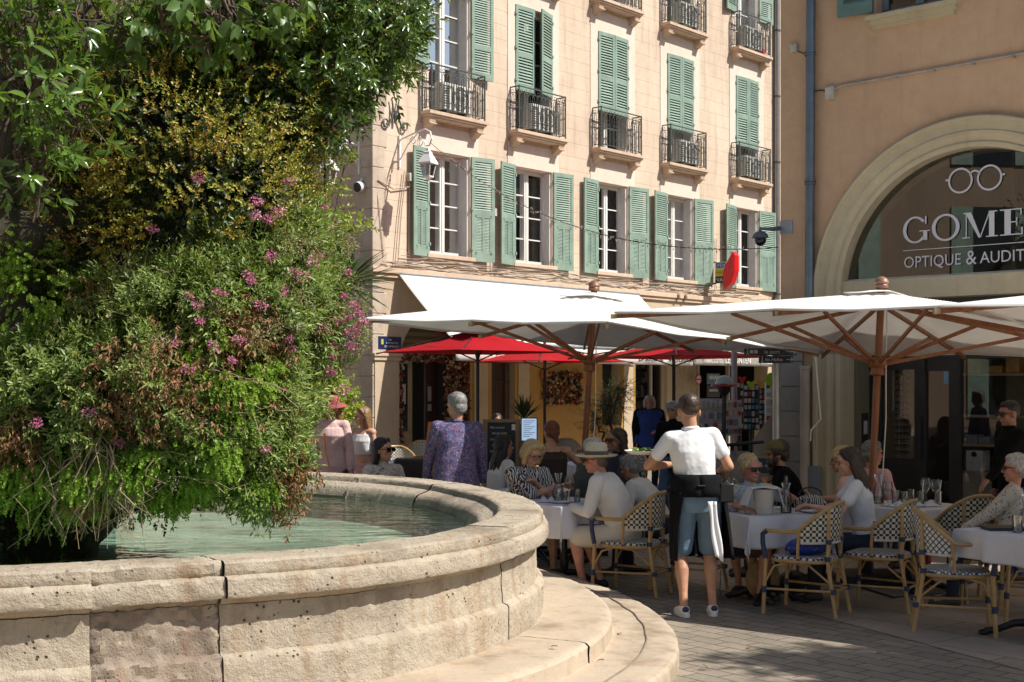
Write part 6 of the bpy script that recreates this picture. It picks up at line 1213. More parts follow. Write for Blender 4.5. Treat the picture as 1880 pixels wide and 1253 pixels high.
        if hs == 'curly': m.ell(H(0, -.03, .03), (.100, .105, .10), M3); m.ell(H(0, -.06, -.03), (.088, .06, .07), M3)
        if hs in ('long', 'verylong'):
            L = .26 if hs == 'long' else .36; m.ell(H(0, -.045, -.01), (.090, .070, .085), M3); bs = H(0, -.075, -.05)
            for x, y in ((-.065, .01), (-.03, -.015), (0, -.02), (.03, -.015), (.065, .01)): q = H(x, -.05+y, -.04); m.chain([H(x*.9, -.03, .04), q, q+nd_*-L*.5+FW*(-.02), q-nd_*L+Vector((x*.5, -.02, 0))], [.04, .036, .034, .012])
            for e in (-1, 1): m.chain([H(.035*e, .03, .092), H(.080*e, -.02, .01), H(.078*e, -.035, -.10), neck+XR*.085*e-FW*.03-nd_*(L*.35)], [.028, .026, .024, .010])
        if hs == 'bun': m.ell(H(0, -.09, -.02), (.045, .04, .045), M3); m.ell(H(0, -.055, .0), (.074, .052, .06), M3); m.chain([H(0, -.1, -.03), H(.02, -.11, -.10)], [.03, .015])
        if hs == 'wavy': m.ell(H(0, -.035, .06), (.092, .09, .08), M3); m.ell(H(0, -.06, -.005), (.082, .056, .07), M3); [m.ell(H(.075*e, .0, .03), (.02, .045, .045), M3) for e in (-1, 1)]
        remesh(fin(m), 'hair', hm, t, .007*s, 2, [('hair_t' if hs != 'curly' else 'hair_c', 'CLOUDS', .03 if hs != 'curly' else .035, .007 if hs != 'curly' else .03), ('hair_u', 'CLOUDS', .008, .004)])
    if extra and 'beard' in extra: m = HM(); m.ell(H(0, .045, -.075), (.060, .052, .060), M3); m.ell(H(0, .06, -.13), (.042, .038, .06), M3); [m.ell(H(.058*e, .02, -.04), (.016, .03, .045), M3) for e in (-1, 1)]; remesh(fin(m), 'beard', hm, t, .007*s, 2, [('hair_t', 'CLOUDS', .022, .012)])
    if extra and 'stubble' in extra: m = MB(); m.ell(H(0, .030, -.066), (.055, .056, .048), M3); remesh(fin(m), 'stubble', hm, t, .007*s, 2)
    if glasses:
        dk = glasses == 'sun'; m = MB()
        for e in (-1, 1):
            if dk: m.box(H(.036*e, .094, .004), (.060*hd, .006, .040*hd), (M3@Vector((1, 0, 0)), M3@Vector((0, 1, 0)), M3@Vector((0, 0, 1))))
            else: m.tube([H((.034+.025*cos(a))*e, .094, .0+.021*sin(a)) for a in np.linspace(0, 2*pi, 16, endpoint=False)], .0028, 5, closed=True)
            m.tube([H(.062*e, .090, .010), H(.080*e, .05, .012), H(.082*e, -.005, .008)], .0035, 5)
        m.tube([H(-.012, .097, .008), H(.012, .097, .008)], .003, 5); fin(m).build('sunglasses' if dk else 'spectacles', M('lens_dark', (.015, .01, .01), .12) if dk else M('specs', (.05, .04, .04), .3), t, bevel=.002 if dk else 0)
    if hat == 'panama':
        ax = M3@Vector((0, -.10, 1)).normalized(); c = H(0, -.012, .040); m = HM(); pr = [(.100, .0), (.098, .03), (.090, .085), (.070, .108), (.035, .098), (0, .090)]; m.lathe(c, pr, 28, ax); m.lathe(c, [(.098, .002), (.125, -.006), (.165, -.004), (.178, .006), (.178, .0), (.160, -.012), (.12, -.014), (.095, -.004)], 32, ax); hh_ = fin(m).build('hat', M('straw_hat', (.66, .58, .42), .7, .06, 20, .3, 140), t)
        m = HM(); m.lathe(c, [(.1015, .004), (.1005, .036)], 28, ax); fin(m).build('hat_band', M('hat_band', (.13, .11, .08), .7), hh_)
    if hat in ('cap', 'flat'):
        ax = M3@Vector((0, -.12 if hat == 'cap' else .15, 1)).normalized(); c = H(0, -.015, .045); m = HM(); hgt = .085 if hat == 'cap' else .062; m.lathe(c, [(.093, 0), (.094, .02), (.085, .055), (.05, hgt), (0, hgt+.006)], 24, ax); fw = M3@Vector((0, 1, 0)); rt = M3@Vector((1, 0, 0)); BL_ = .085 if hat == 'cap' else .04
        m.grid(lambda u, v: c+rt*(.080*(2*u-1))+fw*(.055+.03*sqrt(max(0, 1-(2*u-1)**2))+BL_*v*sqrt(max(0, 1-(2*u-1)**2*.9)))+ax*(.008-.02*v-.018*(2*u-1)**2), 16, 6); fin(m).build('cap', hatmat, t, solid=.004)
    if hat == 'sunhat':
        ax = M3@Vector((0, -.1, 1)).normalized(); c = H(0, -.012, .045); m = HM(); m.lathe(c, [(.175, -.03), (.13, -.01), (.097, 0), (.092, .06), (.06, .09), (0, .095)], 28, ax); fin(m).build('hat', hatmat, t, solid=.004)
    # clothes
    tk, tm = top; DS = [('cloth_a', 'CLOUDS', .17, .018), ('cloth_b', 'CLOUDS', .07, .006)]
    if tk:
        g = .014 if tk != 'tank' else .009; m = MB(); lowk = (low if low is not None else -.13) if tk not in ('crop', 'tank') else (-.02 if tk == 'tank' else None); m.loft(torso(g, 0 if tk != 'crop' else 2, 6 if tk not in ('tank', 'crop') else 5, lowk))
        if tk in ('jacket', 'loose'): m.loft(torso(g+.012, 0, 5, -.18))
        if tk not in ('tank', 'crop'):
            m.limb(SL, SR, .064*bulk, .064*bulk); m.limb(neck-nd_*.03, neck+nd_*.012, .066 if not fem else .058, .060 if not fem else .052)
        else:
            for e in (-1, 1): m.chain([cs[5]+XR*.075*e+FW*.07, neck-nd_*.03+XR*.09*e, cs[5]+XR*.075*e-FW*.07], [.014, .013, .014])
        for i in range(2):
            S, El, Wr = arm[i]
            if tk == 'tee': m.chain([S, S.lerp(El, .58)], [.064*bulk, .060*bulk])
            elif tk in ('long', 'jacket', 'loose'): m.chain([S, El], [.066*bulk, .055]); m.chain([El, Wr.lerp(El, .07)], [.054, .040 if tk != 'loose' else .05])
            elif tk == 'elbow': m.chain([S, El.lerp(S, .08)], [.068*bulk, .064])
        remesh(fin(m), {'tee': 't_shirt', 'tank': 'tank_top', 'crop': 'crop_top', 'jacket': 'jacket'}.get(tk, 'shirt'), tm, t, vox*s, 3, DS)
        if tk in ('long', 'tee') and extra and 'collar' in extra: m = MB(); m.tube([neck+nd_*.012+XR*.06*cos(a)+FW*.056*sin(a) for a in np.linspace(0, 2*pi, 20, endpoint=False)], .016, 8, closed=True); remesh(fin(m), 'collar', tm, t, .008*s, 3)
    bk, bm_ = bottom
    if bk:
        m = MB(); g = .016; m.loft([ring(cs[0]+dirs[0]*z, XR, XR.cross(dirs[0]), (rx[0]+g)*f, (ryy[0]+g)*f2) for z, f, f2 in ((-.12, .85, .9), (-.04, 1.02, 1.03), (.03, 1, 1), (.07, .96, .96))])
        for i in range(2):
            h, K, A = leg[i]
            if bk == 'shorts': e_ = h.lerp(K, .86); m.chain([h, e_], [.104*bulk, .092*bulk])
            elif bk == 'trousers': m.chain([h, K], [.100*bulk, .070*bulk]); m.chain([K, A+Vector((0, 0, .02))], [.066*bulk, .056])
            elif bk == 'skirt': m.chain([h, h.lerp(K, .9)], [.11, .10])
        remesh(fin(m), bk, bm_, t, vox*s, 3, DS)
    for i in range(2):
        h, K, A = leg[i]; m = MB(); f = fdir[i]; c = A+Vector((0, 0, -.055)); m.chain([c+Vector((0, -.045, .01)), c+Vector((0, -.01, .02)), c+f*.09+Vector((0, 0, -.002)), c+f*.175+Vector((0, 0, -.008))], [.036, .046, .040, .033], 14)
        m.v = [(v[0], v[1], max(v[2], A.z-.083)) for v in m.v]; sm = shoes or M('shoe_dark', (.05, .04, .035), .6); so = remesh(fin(m), 'shoe', sm, t, .008*s, 3)
        if extra and 'sneaker' in extra: m = MB(); m.loft([[tuple((c+f*a_+Vector((b_*(-f.y), b_*f.x, zz))))for a_, b_ in ((-.085, .02), (-.09, 0), (-.085, -.02), (-.04, -.038), (.09, -.046), (.17, -.036), (.205, -.012), (.205, .012), (.17, .036), (.09, .046), (-.04, .038))] for zz in (-.028, -.004)]); fin(m).build('sole', M_PORC, so); m = MB(); m.ell(c+Vector((0, -.072, .035)), (.028, .014, .024)); fin(m).build('heel_tab', M('navy_tab', (.02, .03, .06), .5), so)
    t.location = ro; t.rotation_euler = (0, 0, ya); t['_s'] = 0; del t['_s']
    return t, dict(cs=cs, neck=neck, hc=hc, H=H, arm=arm, leg=leg, XR=XR, FW=FW, s=s, fin=fin, torso=torso, hip=hip, rx=rx, ry=ryy, dirs=dirs, M3=M3)
W = lambda px, py, Y: ('w', at(px, py, Y))
# cloths
def pat(name, build, rough=.8):
    m, t, b = nt(name); v = coords(t); t.links.new(build(t, v), b.inputs[0]); b.inputs['Roughness'].default_value = rough; bump(t, b, noi(t, v, 14, 5), .3, .012); return m
def _floral(t, v):
    a = nd(t, 'TexVoronoi', i_Scale=85.); t.links.new(v, a.inputs[0]); sp = nd(t, 'SeparateColor'); t.links.new(a.outputs[1], sp.inputs[0]); base = ramp(t, noi(t, v, 30, 3), [(.42, (.05, .055, .14)), (.58, (.12, .11, .22))])
    k = math_(t, 'MULTIPLY', math_(t, 'LESS_THAN', a.outputs[0], .42), math_(t, 'GREATER_THAN', sp.outputs[0], .45)); return mixc(t, k, base, ramp(t, sp.outputs[1], [(.0, (.36, .07, .12)), (.4, (.42, .32, .36)), (.7, (.07, .12, .30)), (.9, (.22, .09, .20))], 'CONSTANT'))
def _zebra(t, v):
    n1 = nd(t, 'TexWave', i_Scale=13., i_Distortion=11., i_Detail=1.); n1.inputs['Detail Scale'].default_value = 1.2; t.links.new(v, n1.inputs[0]); return ramp(t, n1.outputs[0], [(.47, (.02, .02, .03)), (.53, (.60, .58, .56))])
def _blueflower(t, v): n = noi(t, v, 16, 3, .6, 1.5); return ramp(t, n, [(.35, (.10, .25, .42)), (.45, (.42, .55, .62)), (.55, (.62, .58, .48)), (.65, (.55, .42, .12))])
def _lace(t, v): a = nd(t, 'TexVoronoi', i_Scale=60.); t.links.new(v, a.inputs[0]); return ramp(t, a.outputs[0], [(.3, (.66, .66, .72)), (.5, (.25, .25, .30))])
def _leafy(t, v): return ramp(t, noi(t, v, 26, 3, .5, 2), [(.56, (.60, .55, .48)), (.60, (.20, .17, .15))])
C_WHITE = M('white_cotton', (.78, .78, .78), .85, .03, 5, .3, 16); C_LINEN = M('white_linen', (.74, .71, .66), .9, .04, 6, .5, 22); C_BEIGE = M('cream_shorts', (.66, .60, .50), .9, .05, 6, .3, 20)
C_BLACK = M('black_cotton', (.008, .008, .009), .9, .15, 6, .3, 18, spec=.12); C_BLUE = M('blue_shorts', (.15, .235, .31), .85, .08, 6, .35, 18); C_OLIVE = M('dark_olive', (.06, .065, .055), .85, .1, 6, .3, 18); C_BROWN = M('dark_brown_knit', (.045, .028, .022), .85, .1, 6, .3, 30)
C_PINK = M('pink_cotton', (.72, .42, .40), .85, .06, 6, .3, 18); C_NAVY = M('navy_cloth', (.02, .025, .05), .85, .1, 6, .3, 18); C_ROYAL = M('royal_blue', (.02, .06, .26), .8, .08, 6, .3, 18); C_DENIM = M('denim', (.07, .12, .22), .85, .15, 9, .3, 40); C_KHAKI = M('khaki', (.16, .13, .05), .85, .08, 8)
C_FLORAL = pat('floral_shirt', _floral); C_ZEBRA = pat('swirl_print', _zebra); C_BF = pat('blue_flower_print', _blueflower); C_LACE = pat('lace', _lace); C_LEAF = pat('leaf_print', _leafy); C_BRWT = M('brown_trousers', (.10, .06, .045), .85, .1, 6)
SH_W = M('white_leather', (.74, .74, .73), .45, .04, 6)
only = None
# 1 the waiter: weight on both feet, seen from behind, tray hand at the left, looking down at his pad
wt, J = person('waiter seen from behind in white t-shirt, long black apron and pale blue shorts', 1280, 10.72, 3, .985, lean=2, side=-5, bend=4, hpitch=-16, hyaw=6, skin='tan', hair=('crop', 'brown'), top=('tee', C_WHITE), bottom=('shorts', C_BLUE), shoes=SH_W, hands=((-.17, .26, 1.19), (.20, .20, 1.12)), elbow=((-1, -.2, -.6), (.5, -.4, -1)), feet=((-.115, -.05, .085), (.125, .0, .085)), extra=('sneaker', 'collar'), vox=.007, bulk=1.0, hd=1.14, low=-.02)
s_ = J['s']
def tring(z, g, a0, a1, n=24, fl=1.0):                  # part of a ring round the hips, angle 0 = front
    out = []
    for k in range(n+1): a = a0+(a1-a0)*k/n; out.append(Vector((sin(a)*(.188+g)*fl, cos(a)*(.146+g)*fl, z)))
    return out
hx0 = J['cs'][0]; cx = lambda z: Vector((-.0+(-.087)*(z-.94)*.9, .02*(z-.94), 0))
m = MB(); rows = [[p+cx(z) for p in tring(z, .022+g, -pi, pi)] for z, g in ((1.115, -.012), (1.06, -.006), (1.0, .004), (.94, .008))]
m.add([p for r in rows for p in r], [(i*25+k, i*25+k+1, (i+1)*25+k+1, (i+1)*25+k) for i in range(3) for k in range(24)]); m.build('apron_waistband', C_BLACK, wt, solid=.006)
m = MB(); zz = [.98, .90, .80, .70, .60, .50, .44]
for lo, hi, tw0 in ((-2.55, -.05, 0), (.0, 2.35, 0)):
    rr = [[p+cx(z)+Vector((.010*sin(k*.9+z*6), .010*cos(k*1.3), 0)) for k, p in enumerate(tring(z, .030+(1-z)*.05, lo+(.98-z)*(.9 if lo < -1 else 0), hi-(.98-z)*(.8 if lo > -1 else 0)))] for z in zz]
    m.add([p for r in rr for p in r], [(i*25+k, i*25+k+1, (i+1)*25+k+1, (i+1)*25+k) for i in range(len(zz)-1) for k in range(24)])
m.build('apron', C_BLACK, wt, solid=.005)
m = MB(); m.grid(lambda u, v: Vector((.045+.065*u+.055*v+.006*sin(v*7+3*u), -.192-.006*sin(u*9)-.016*v, .91-.42*v-.05*u*v)), 14, 16); m.build('side_towel', C_WHITE, wt, solid=.010)
m = MB(); m.box((.215, -.09, .97), (.11, .05, .15)); m.build('order_pouch', M('black_leather', (.012, .012, .012), .35), wt, bevel=.01)
m = MB(); m.tube([Vector((-.03, -.168, 1.03)), Vector((.03, -.170, 1.03))], .014, 6, flat=.5); m.build('buckle', M_BLACK, wt)
m = MB()
for k in range(9): a = k*.8; m.tube([Vector((.172+.006*cos(a), -.058+.010*sin(a*1.3)+.0, .36-k*.022)), Vector((.176+.003*sin(a), -.040-.02*sin(a), .345-k*.022)), Vector((.172, -.062, .335-k*.022))], .0035, 4)
m.build('calf_tattoo', M('ink', (.03, .04, .05), .7), wt)
for c_ in wt.children: c_.location = (0, 0, 0)
tc = wt.location+Matrix.Rotation(R(3), 3, 'Z')@Vector((-.36, .34, 1.20)); t = thing('serving_tray', 'white oval plate of salad held level at the waiter\'s elbow', 'plate', tc)
m = MB(); m.lathe(at(1185, 833, 10.95), [(0, 0), (.13, .004), (.165, .02), (.17, .026), (.16, .016), (.12, -.006), (0, -.008)], 30); m.build('dish', M_PORC, t); m = MB(); rr = random.Random(2)
for _ in range(60): c = at(1185, 830, 10.95)+Vector((rr.uniform(-.1, .1), rr.uniform(-.08, .08), rr.uniform(.0, .03))); m.ell(c, (rr.uniform(.008, .02), rr.uniform(.008, .02), .006), None, 6, 4)
m.build('salad', M('salad', (.14, .26, .03), .5), t)
# 2 man in the purple patterned shirt
person('grey haired man from behind in a purple patterned shirt by the fountain rim', 836, 12.95, 8, .985, lean=3, side=2, hpitch=-10, hyaw=38, skin='tan', hair=('short', 'grey'), top=('long', C_FLORAL), bottom=('trousers', C_NAVY), hands=((-.29, .14, .84), (.29, .14, .84)), elbow=((-1, -.4, -.3), (1, -.4, -.3)), extra=('collar',), bulk=1.08, low=-.33)
# 3 man in straw hat
p = at(1150, 0, 11.95)
person('man in a straw panama hat and white linen shirt, seated with his back half turned', 1145, 11.95, 68, .97, sit=True, pz=.55, lean=16, bend=16, hpitch=-6, hyaw=10, skin='ruddy', hair=('thin', 'greybrown'), top=('long', C_LINEN), bottom=('shorts', C_BEIGE), hands=((-.14, .46, .76), (.12, .42, .70)), feet=((-.14, .34, .085), (.12, .26, .085)), glasses='sun', hat='panama', shoes=M('navy_shoe', (.02, .02, .03), .7), bulk=1.08, vox=.0075)
napkin(at_chair(1145, 11.95, 68, -.02, .33, .585), 'white napkin on the lap of the man in the straw hat', .10, 12)
# 4 grey haired man in dark green shirt
person('white haired man in a dark olive shirt and glasses facing right', 1070, 13.15, -70, .95, sit=True, pz=.56, lean=8, bend=8, hyaw=-5, hpitch=2, skin='ruddy', hair=('short', 'silver'), top=('elbow', C_OLIVE), bottom=('trousers', C_NAVY), hands=((-.10, .36, .78), (.14, .36, .76)), glasses='clear', bulk=1.15)
# 5 blonde woman in black and white print
person('blonde woman in a black and white swirl print top looking down at a round lens', 958, 13.0, 205, .98, sit=True, pz=.53, lean=12, bend=10, hyaw=12, hpitch=-22, fem=True, skin='fair', hair=('bob', 'blonde'), top=('elbow', C_ZEBRA), bottom=('skirt', C_NAVY), hands=((-.04, .27, .90), W(1026, 893, 12.75)), elbow=((-.9, -.2, -.7), (.9, -.2, -.8)), glasses='clear', curl=(1.1, 1.3), vox=.0075, bulk=1.05)
m = MB(); c = at(959, 877, 12.65); m.tube([c+Vector((.035*cos(a), 0, .035*sin(a))) for a in np.linspace(0, 2*pi, 20, endpoint=False)], .006, 6, closed=True); m.tube([c+Vector((-.01, 0, -.035)), c+Vector((-.03, .02, -.09))], .006, 6); tag(m.build('hand_lens', M_BLACK), 'small round black hand lens held by the blonde woman in print', 'lens')
# 6 red haired woman in brown tank top
person('red haired woman from behind in a dark brown tank top', 1018, 14.6, 12, .97, sit=True, pz=.66, lean=10, bend=6, hyaw=10, hpitch=-6, fem=True, skin='fair', hair=('bun', 'ginger'), top=('tank', C_BROWN), bottom=('trousers', C_NAVY), hands=((-.16, .30, .80), (.22, .25, .80)), elbow=((-1, -.6, -.2), (1, -.5, -.2)), bulk=1.05, vox=.008)
# 7 dark haired woman in white, profile right
person('dark haired woman in a white blouse left of the blonde diner', 908, 14.3, -62, .94, sit=True, pz=.56, lean=8, bend=6, fem=True, skin='dark', hair=('long', 'black'), top=('elbow', C_LINEN), bottom=('trousers', C_NAVY), hands=((-.10, .34, .76), (.12, .34, .76)))
# 8 dark haired woman with sunglasses behind the rim
person('woman with black fringe and sunglasses, only head and shoulders above the rim', 700, 13.95, 205, .98, sit=True, pz=.48, lean=6, hyaw=34, hpitch=2, fem=True, skin='fair', hair=('long', 'black'), top=('tee', C_LEAF), bottom=('trousers', C_NAVY), glasses='sun', hands=((-.12, .34, .7), (.12, .34, .7)))
# 9, 10 girls
person('girl with long fair hair, white crop top and shorts walking by', 668, 16.1, 150, .87, lean=2, hyaw=-42, hpitch=-4, fem=True, skin='fair', hair=('verylong', 'lightbrown'), top=('crop', C_WHITE), bottom=('shorts', C_PINK), hands=((-.26, .06, .85), (.26, .0, .85)), z0=.02)
person('girl in a pink sweatshirt and red sun hat half hidden by the plants', 611, 15.6, 170, .95, lean=2, hyaw=-12, hpitch=-14, fem=True, skin='fair', hair=('verylong', 'lightbrown'), top=('loose', M('pink_sweatshirt', (.70, .48, .46), .9, .08, 6, .3, 18)), bottom=('trousers', M('grey_trousers', (.12, .11, .13), .8)), hands=((-.26, .06, .82), (.26, .06, .82)), hat='sunhat', hatmat=M('dusty_red', (.33, .07, .07), .8, .1, 8))
# 11 dark seated woman by the wall
person('dark haired person seated by the wall above the chalkboard', 912, 24.5, 190, .95, sit=True, pz=.56, lean=4, fem=True, skin='dark', hair=('curly', 'black'), top=('tee', C_BLACK), bottom=('trousers', C_NAVY), vox=.012)
# 12 standing older woman
person('standing grey haired lady in a royal blue top and dark open jacket', 1192, 23.6, 178, .93, lean=1, hpitch=-4, fem=True, skin='ruddy', hair=('bob', 'silver'), top=('loose', C_ROYAL), bottom=('trousers', C_NAVY), hands=((-.13, .14, 1.12), (.24, .05, .85)), vox=.010, bulk=1.2)
m = MB(); lx = at(1192, 0, 23.62)
for e in (-1, 1): m.chain([Vector((lx.x+e*.19, lx.y, 1.33)), Vector((lx.x+e*.22, lx.y, 1.1)), Vector((lx.x+e*.20, lx.y, .72))], [.085, .09, .08])
m.chain([Vector((lx.x-.18, lx.y+.1, 1.33)), Vector((lx.x+.18, lx.y+.1, 1.33))], [.09, .09]); m.chain([Vector((lx.x-.1, lx.y+.12, 1.2)), Vector((lx.x-.1, lx.y+.12, .8))], [.12, .12]); m.chain([Vector((lx.x+.1, lx.y+.12, 1.2)), Vector((lx.x+.1, lx.y+.12, .8))], [.12, .12])
pl_ = [o for o in bpy.data.objects if o.get('label', '').startswith('standing grey haired')][0]; m.v = [tuple(Matrix.Rotation(R(-178), 3, 'Z')@(Vector(v)-pl_.location)) for v in m.v]; jk = remesh(m, 'jacket', C_BLACK, None, .012, 3, [('cloth_a', 'CLOUDS', .11, .016)]); jk.parent = pl_
# 13 man with flat cap
person('man in a pale flat cap almost hidden behind the waiter', 1236, 17.5, 150, .91, lean=2, skin='tan', hair=('short', 'grey'), top=('long', C_BLACK), bottom=('trousers', C_DENIM), hat='flat', hatmat=M('grey_tweed', (.32, .31, .29), .85, .1, 30), vox=.011)
# 14 long dark hair with sunglasses
person('woman with long dark hair and sunglasses seen in profile behind the straw hat', 1142, 14.2, 112, .97, sit=True, pz=.58, lean=6, fem=True, skin='dark', hair=('long', 'brown'), top=('elbow', C_NAVY), bottom=('trousers', C_NAVY), glasses='sun', hands=((-.10, .34, .76), (.12, .34, .76)))
# 15 blonde short hair sunglasses
person('short haired blonde woman in dark sunglasses and a blue flowered top', 1368, 11.75, 196, .92, sit=True, pz=.50, lean=7, bend=5, hyaw=14, hpitch=-2, fem=True, skin='ruddy', hair=('wavy', 'blonde'), top=('tee', C_BF), bottom=('shorts', C_BRWT), hands=(W(1440, 905, 11.5), (.22, .36, .80)), elbow=((-1, -.2, -.4), (1, -.3, -.3)), feet=((.06, .42, .085), (-.08, .34, .10)), glasses='sun', vox=.0075, bulk=1.12, shoes=M('dark_trainer', (.06, .055, .05), .7))
# 16 bearded man
person('bearded man in a khaki cap and black t-shirt resting his chin on his hand', 1462, 12.9, 82, .95, sit=True, pz=.55, lean=12, bend=10, hyaw=4, hpitch=-5, skin='tan', hair=('wavy', 'brown'), top=('tee', C_BLACK), bottom=('trousers', C_NAVY), hands=((-.06, .30, .93), (.10, .28, .90)), elbow=((-.6, .3, -1), (.6, .3, -1)), extra=('beard',), hat='cap', hatmat=C_KHAKI, curl=(1.4, 1.3), bulk=1.08)
# 17 young woman white tee
person('young woman in a white t-shirt with sunglasses pushed up on her brown hair', 1592, 11.45, 80, .96, sit=True, pz=.53, lean=8, bend=10, hyaw=2, hpitch=-10, fem=True, skin='fair', hair=('long', 'brown'), top=('tee', C_WHITE), bottom=('trousers', C_NAVY), hands=(W(1492, 930, 11.2), W(1500, 940, 11.35)), elbow=((-.4, -.2, -1), (.4, -.2, -1)), curl=(1., 1.), vox=.0075)
# 18, 19 couple behind the pole
person('blonde haired person in pale pink leaning over the table behind the young woman', 1555, 12.35, 70, .94, sit=True, pz=.55, lean=18, bend=8, hpitch=-8, fem=True, skin='tan', hair=('curly', 'blonde'), top=('elbow', C_PINK), bottom=('trousers', C_NAVY), hands=(W(1502, 915, 12.1), W(1520, 925, 12.1)), root=(at(1592, 0, 12.4).x, 12.4, 0))
person('grey haired man with glasses half hidden by the parasol pole', 1596, 13.1, -60, .95, sit=True, pz=.52, lean=4, hyaw=-14, hpitch=-4, skin='ruddy', hair=('short', 'grey'), top=('elbow', C_PINK), bottom=('trousers', C_NAVY), glasses='clear')
# 20 man in the dark suit
person('man in a dark suit and sunglasses standing at the optician window', 1862, 12.7, 98, .945, lean=3, bend=3, hyaw=4, hpitch=-5, skin='dark', hair=('crop', 'black'), top=('jacket', C_BLACK), bottom=('trousers', C_ROYAL), hands=((-.20, .42, .95), (.20, .10, .85)), elbow=((-.4, -.6, -.6), None), glasses='sun')
# 21 older lady at right
person('grey haired lady in sunglasses and a pale leaf print blouse at the right edge', 1848, 11.1, 72, .92, sit=True, pz=.54, lean=-6, bend=-2, hyaw=-4, hpitch=-3, fem=True, skin='ruddy', hair=('short', 'silver'), top=('long', C_LEAF), bottom=('trousers', C_NAVY), hands=((-.12, .40, .66), (.10, .36, .66)), glasses='sun', vox=.0075, bulk=1.05)
# 22 lace sleeved person hidden behind the waiter; 23 white shirted diner beyond the chair
person('diner in a white lace top mostly hidden by the waiter, forearms on the table', 1296, 11.5, -62, .92, sit=True, pz=.52, lean=10, bend=6, fem=True, skin='tan', hair=('bob', 'greybrown'), top=('tee', C_LACE), bottom=('skirt', C_NAVY), hands=(W(1372, 935, 11.25), W(1374, 928, 11.6)), elbow=((-.4, -.3, -1), (.4, -.3, -1)), curl=(.5, .5))
person('diner in a white shirt bending forward between the straw hat and the waiter', 1215, 12.9, 60, .92, sit=True, pz=.52, lean=28, bend=10, hpitch=-20, skin='tan', hair=('short', 'grey'), top=('long', C_LINEN), bottom=('trousers', C_NAVY), hands=((-.12, .45, .76), (.12, .42, .76)))
# 24 small man with flip-flops? only the dark seat of a bench behind the rim
# ============================================================ STREET DETAILS
def spiral(c, X, Y, r0, r1, a0, turns, n=26, sg=1): return [Vector(c)+(X*cos(a0+sg*2*pi*turns*k/n)+Y*sin(a0+sg*2*pi*turns*k/n))*(r0+(r1-r0)*k/n) for k in range(n+1)]
def lantern(label, base, out, al):
    """bracket lantern: base on the wall, out = direction away from the wall"""
    t = thing('street_lamp', label, 'street lamp', base); U = Z3
    m = MB(); m.box(base+out*.02-U*.22, (.05, .04, .62), (out, out.cross(U), U)); m.tube([base+out*.02, base+out*.5+U*.10, base+out*.72+U*.13, base+out*.86+U*.06, base+out*.90-U*.08, base+out*.84-U*.20, base+out*.74-U*.19, base+out*.70-U*.10], .017, 8)
    m.tube(spiral(base+out*.60-U*.10, out, U, .10, .03, pi/2, 1.3), .011, 6); m.tube(spiral(base+out*.40-U*.06, out, U, .09, .03, pi, 1.2, sg=-1), .011, 6); m.tube([base+out*.04-U*.38, base+out*.25-U*.12, base+out*.52+U*.07], .012, 6); m.build('bracket', M_WM, t)
    c = base+out*.80-U*.22; m = MB(); sq = lambda r, z: [c+Vector((r*cos(a), r*sin(a), z)) for a in (np.linspace(0, 2*pi, 4, endpoint=False)+al)]
    m.loft([sq(.02, -.02), sq(.045, -.05), sq(.05, -.08), sq(.085, -.10), sq(.09, -.14), sq(.20, -.30), sq(.205, -.33), sq(.16, -.335)]); m.build('roof', M_WM, t, smooth=False)
    m = MB()
    A, B = sq(.155, -.335), sq(.10, -.56)
    for p, q in zip(A, B): m.tube([p, q], .010, 5)
    m.loft([sq(.115, -.555), sq(.115, -.58), sq(.03, -.62), sq(.012, -.66), sq(.022, -.68), sq(.0, -.71)]); m.build('cage', M_WM, t, smooth=False)
    m = MB(); m.loft([sq(.150, -.34), sq(.098, -.555)], False); m.build('glass_panes', glass_mat('lamp_glass', (.75, .74, .70), .06), t, smooth=False)
    m = MB(); m.lathe(c, [(.02, -.34), (.03, -.38), (.045, -.44), (.03, -.50), (0, -.51)], 12); m.build('bulb', M_PORC, t); return t
sA = sof(732); lantern('white bracket lantern on the sunlit front beside the first green shutter', FP(sA, 0, zof(732, 258)), FN, .3)
side0 = FP(0, -.35, 0); lantern('white bracket lantern on the shaded lane wall among the leaves', Vector((side0.x, side0.y, 6.42)), -FU, .3)
# wall anchors
M_ANC = M('anchor_iron', (.10, .095, .085), .5, .2, 20)
def anchor(c, X, label, kind):
    t = thing('wall_anchor', label, 'wall ironwork', c); N = X.cross(Z3); m = MB(); c = c+N*.06 if N.y < 0 else c-N*.06
    if kind == 'M':
        for e in (-1, 1):
            m.tube([c+X*.10*e+Z3*.36, c+X*.07*e+Z3*.22, c+X*.085*e+Z3*.0, c+X*.16*e-Z3*.15]+spiral(c+X*.25*e-Z3*.13, X*e, Z3, .10, .03, pi*1.12, 1.15)[1:], [.012, .016, .020, .020]+[.018]*26, 8)
            m.tube([c+X*.10*e+Z3*.36, c+X*.02*e+Z3*.05, c-Z3*.12], .014, 6)
        m.tube([c+Z3*.12, c-Z3*.12], .03, 8)
    else:
        pts = list(reversed(spiral(c+Z3*.21+X*.02, X, Z3, .13, .03, pi*.75, 1.3, sg=-1)))+[c-X*.115]+spiral(c-Z3*.21+X*.02, X, Z3, .13, .03, pi*1.25, 1.3, sg=1)
        m.tube(pts, .017, 8)
    m.build('scroll', M_ANC, t)
    m = MB(); m.tube([c-X*.02, c-X*.02+(N*-.07 if N.y < 0 else N*.07)], .02, 6); m.build('tie_end', M_ANC, t)
anchor(FP(sof(722), .0, (zof(722, 188)+zof(722, 245))/2), FU, 'wrought iron scroll anchor shaped like a letter M above the lantern', 'M')
anchor(Vector(side0)+Z3*7.2, -FN, 'C shaped iron scroll anchor at the corner above the lane lantern', 'C'); q = FP(0, -1.0, 7.2); anchor(q, FN, 'C shaped iron scroll anchor half hidden by laurel leaves', 'C')
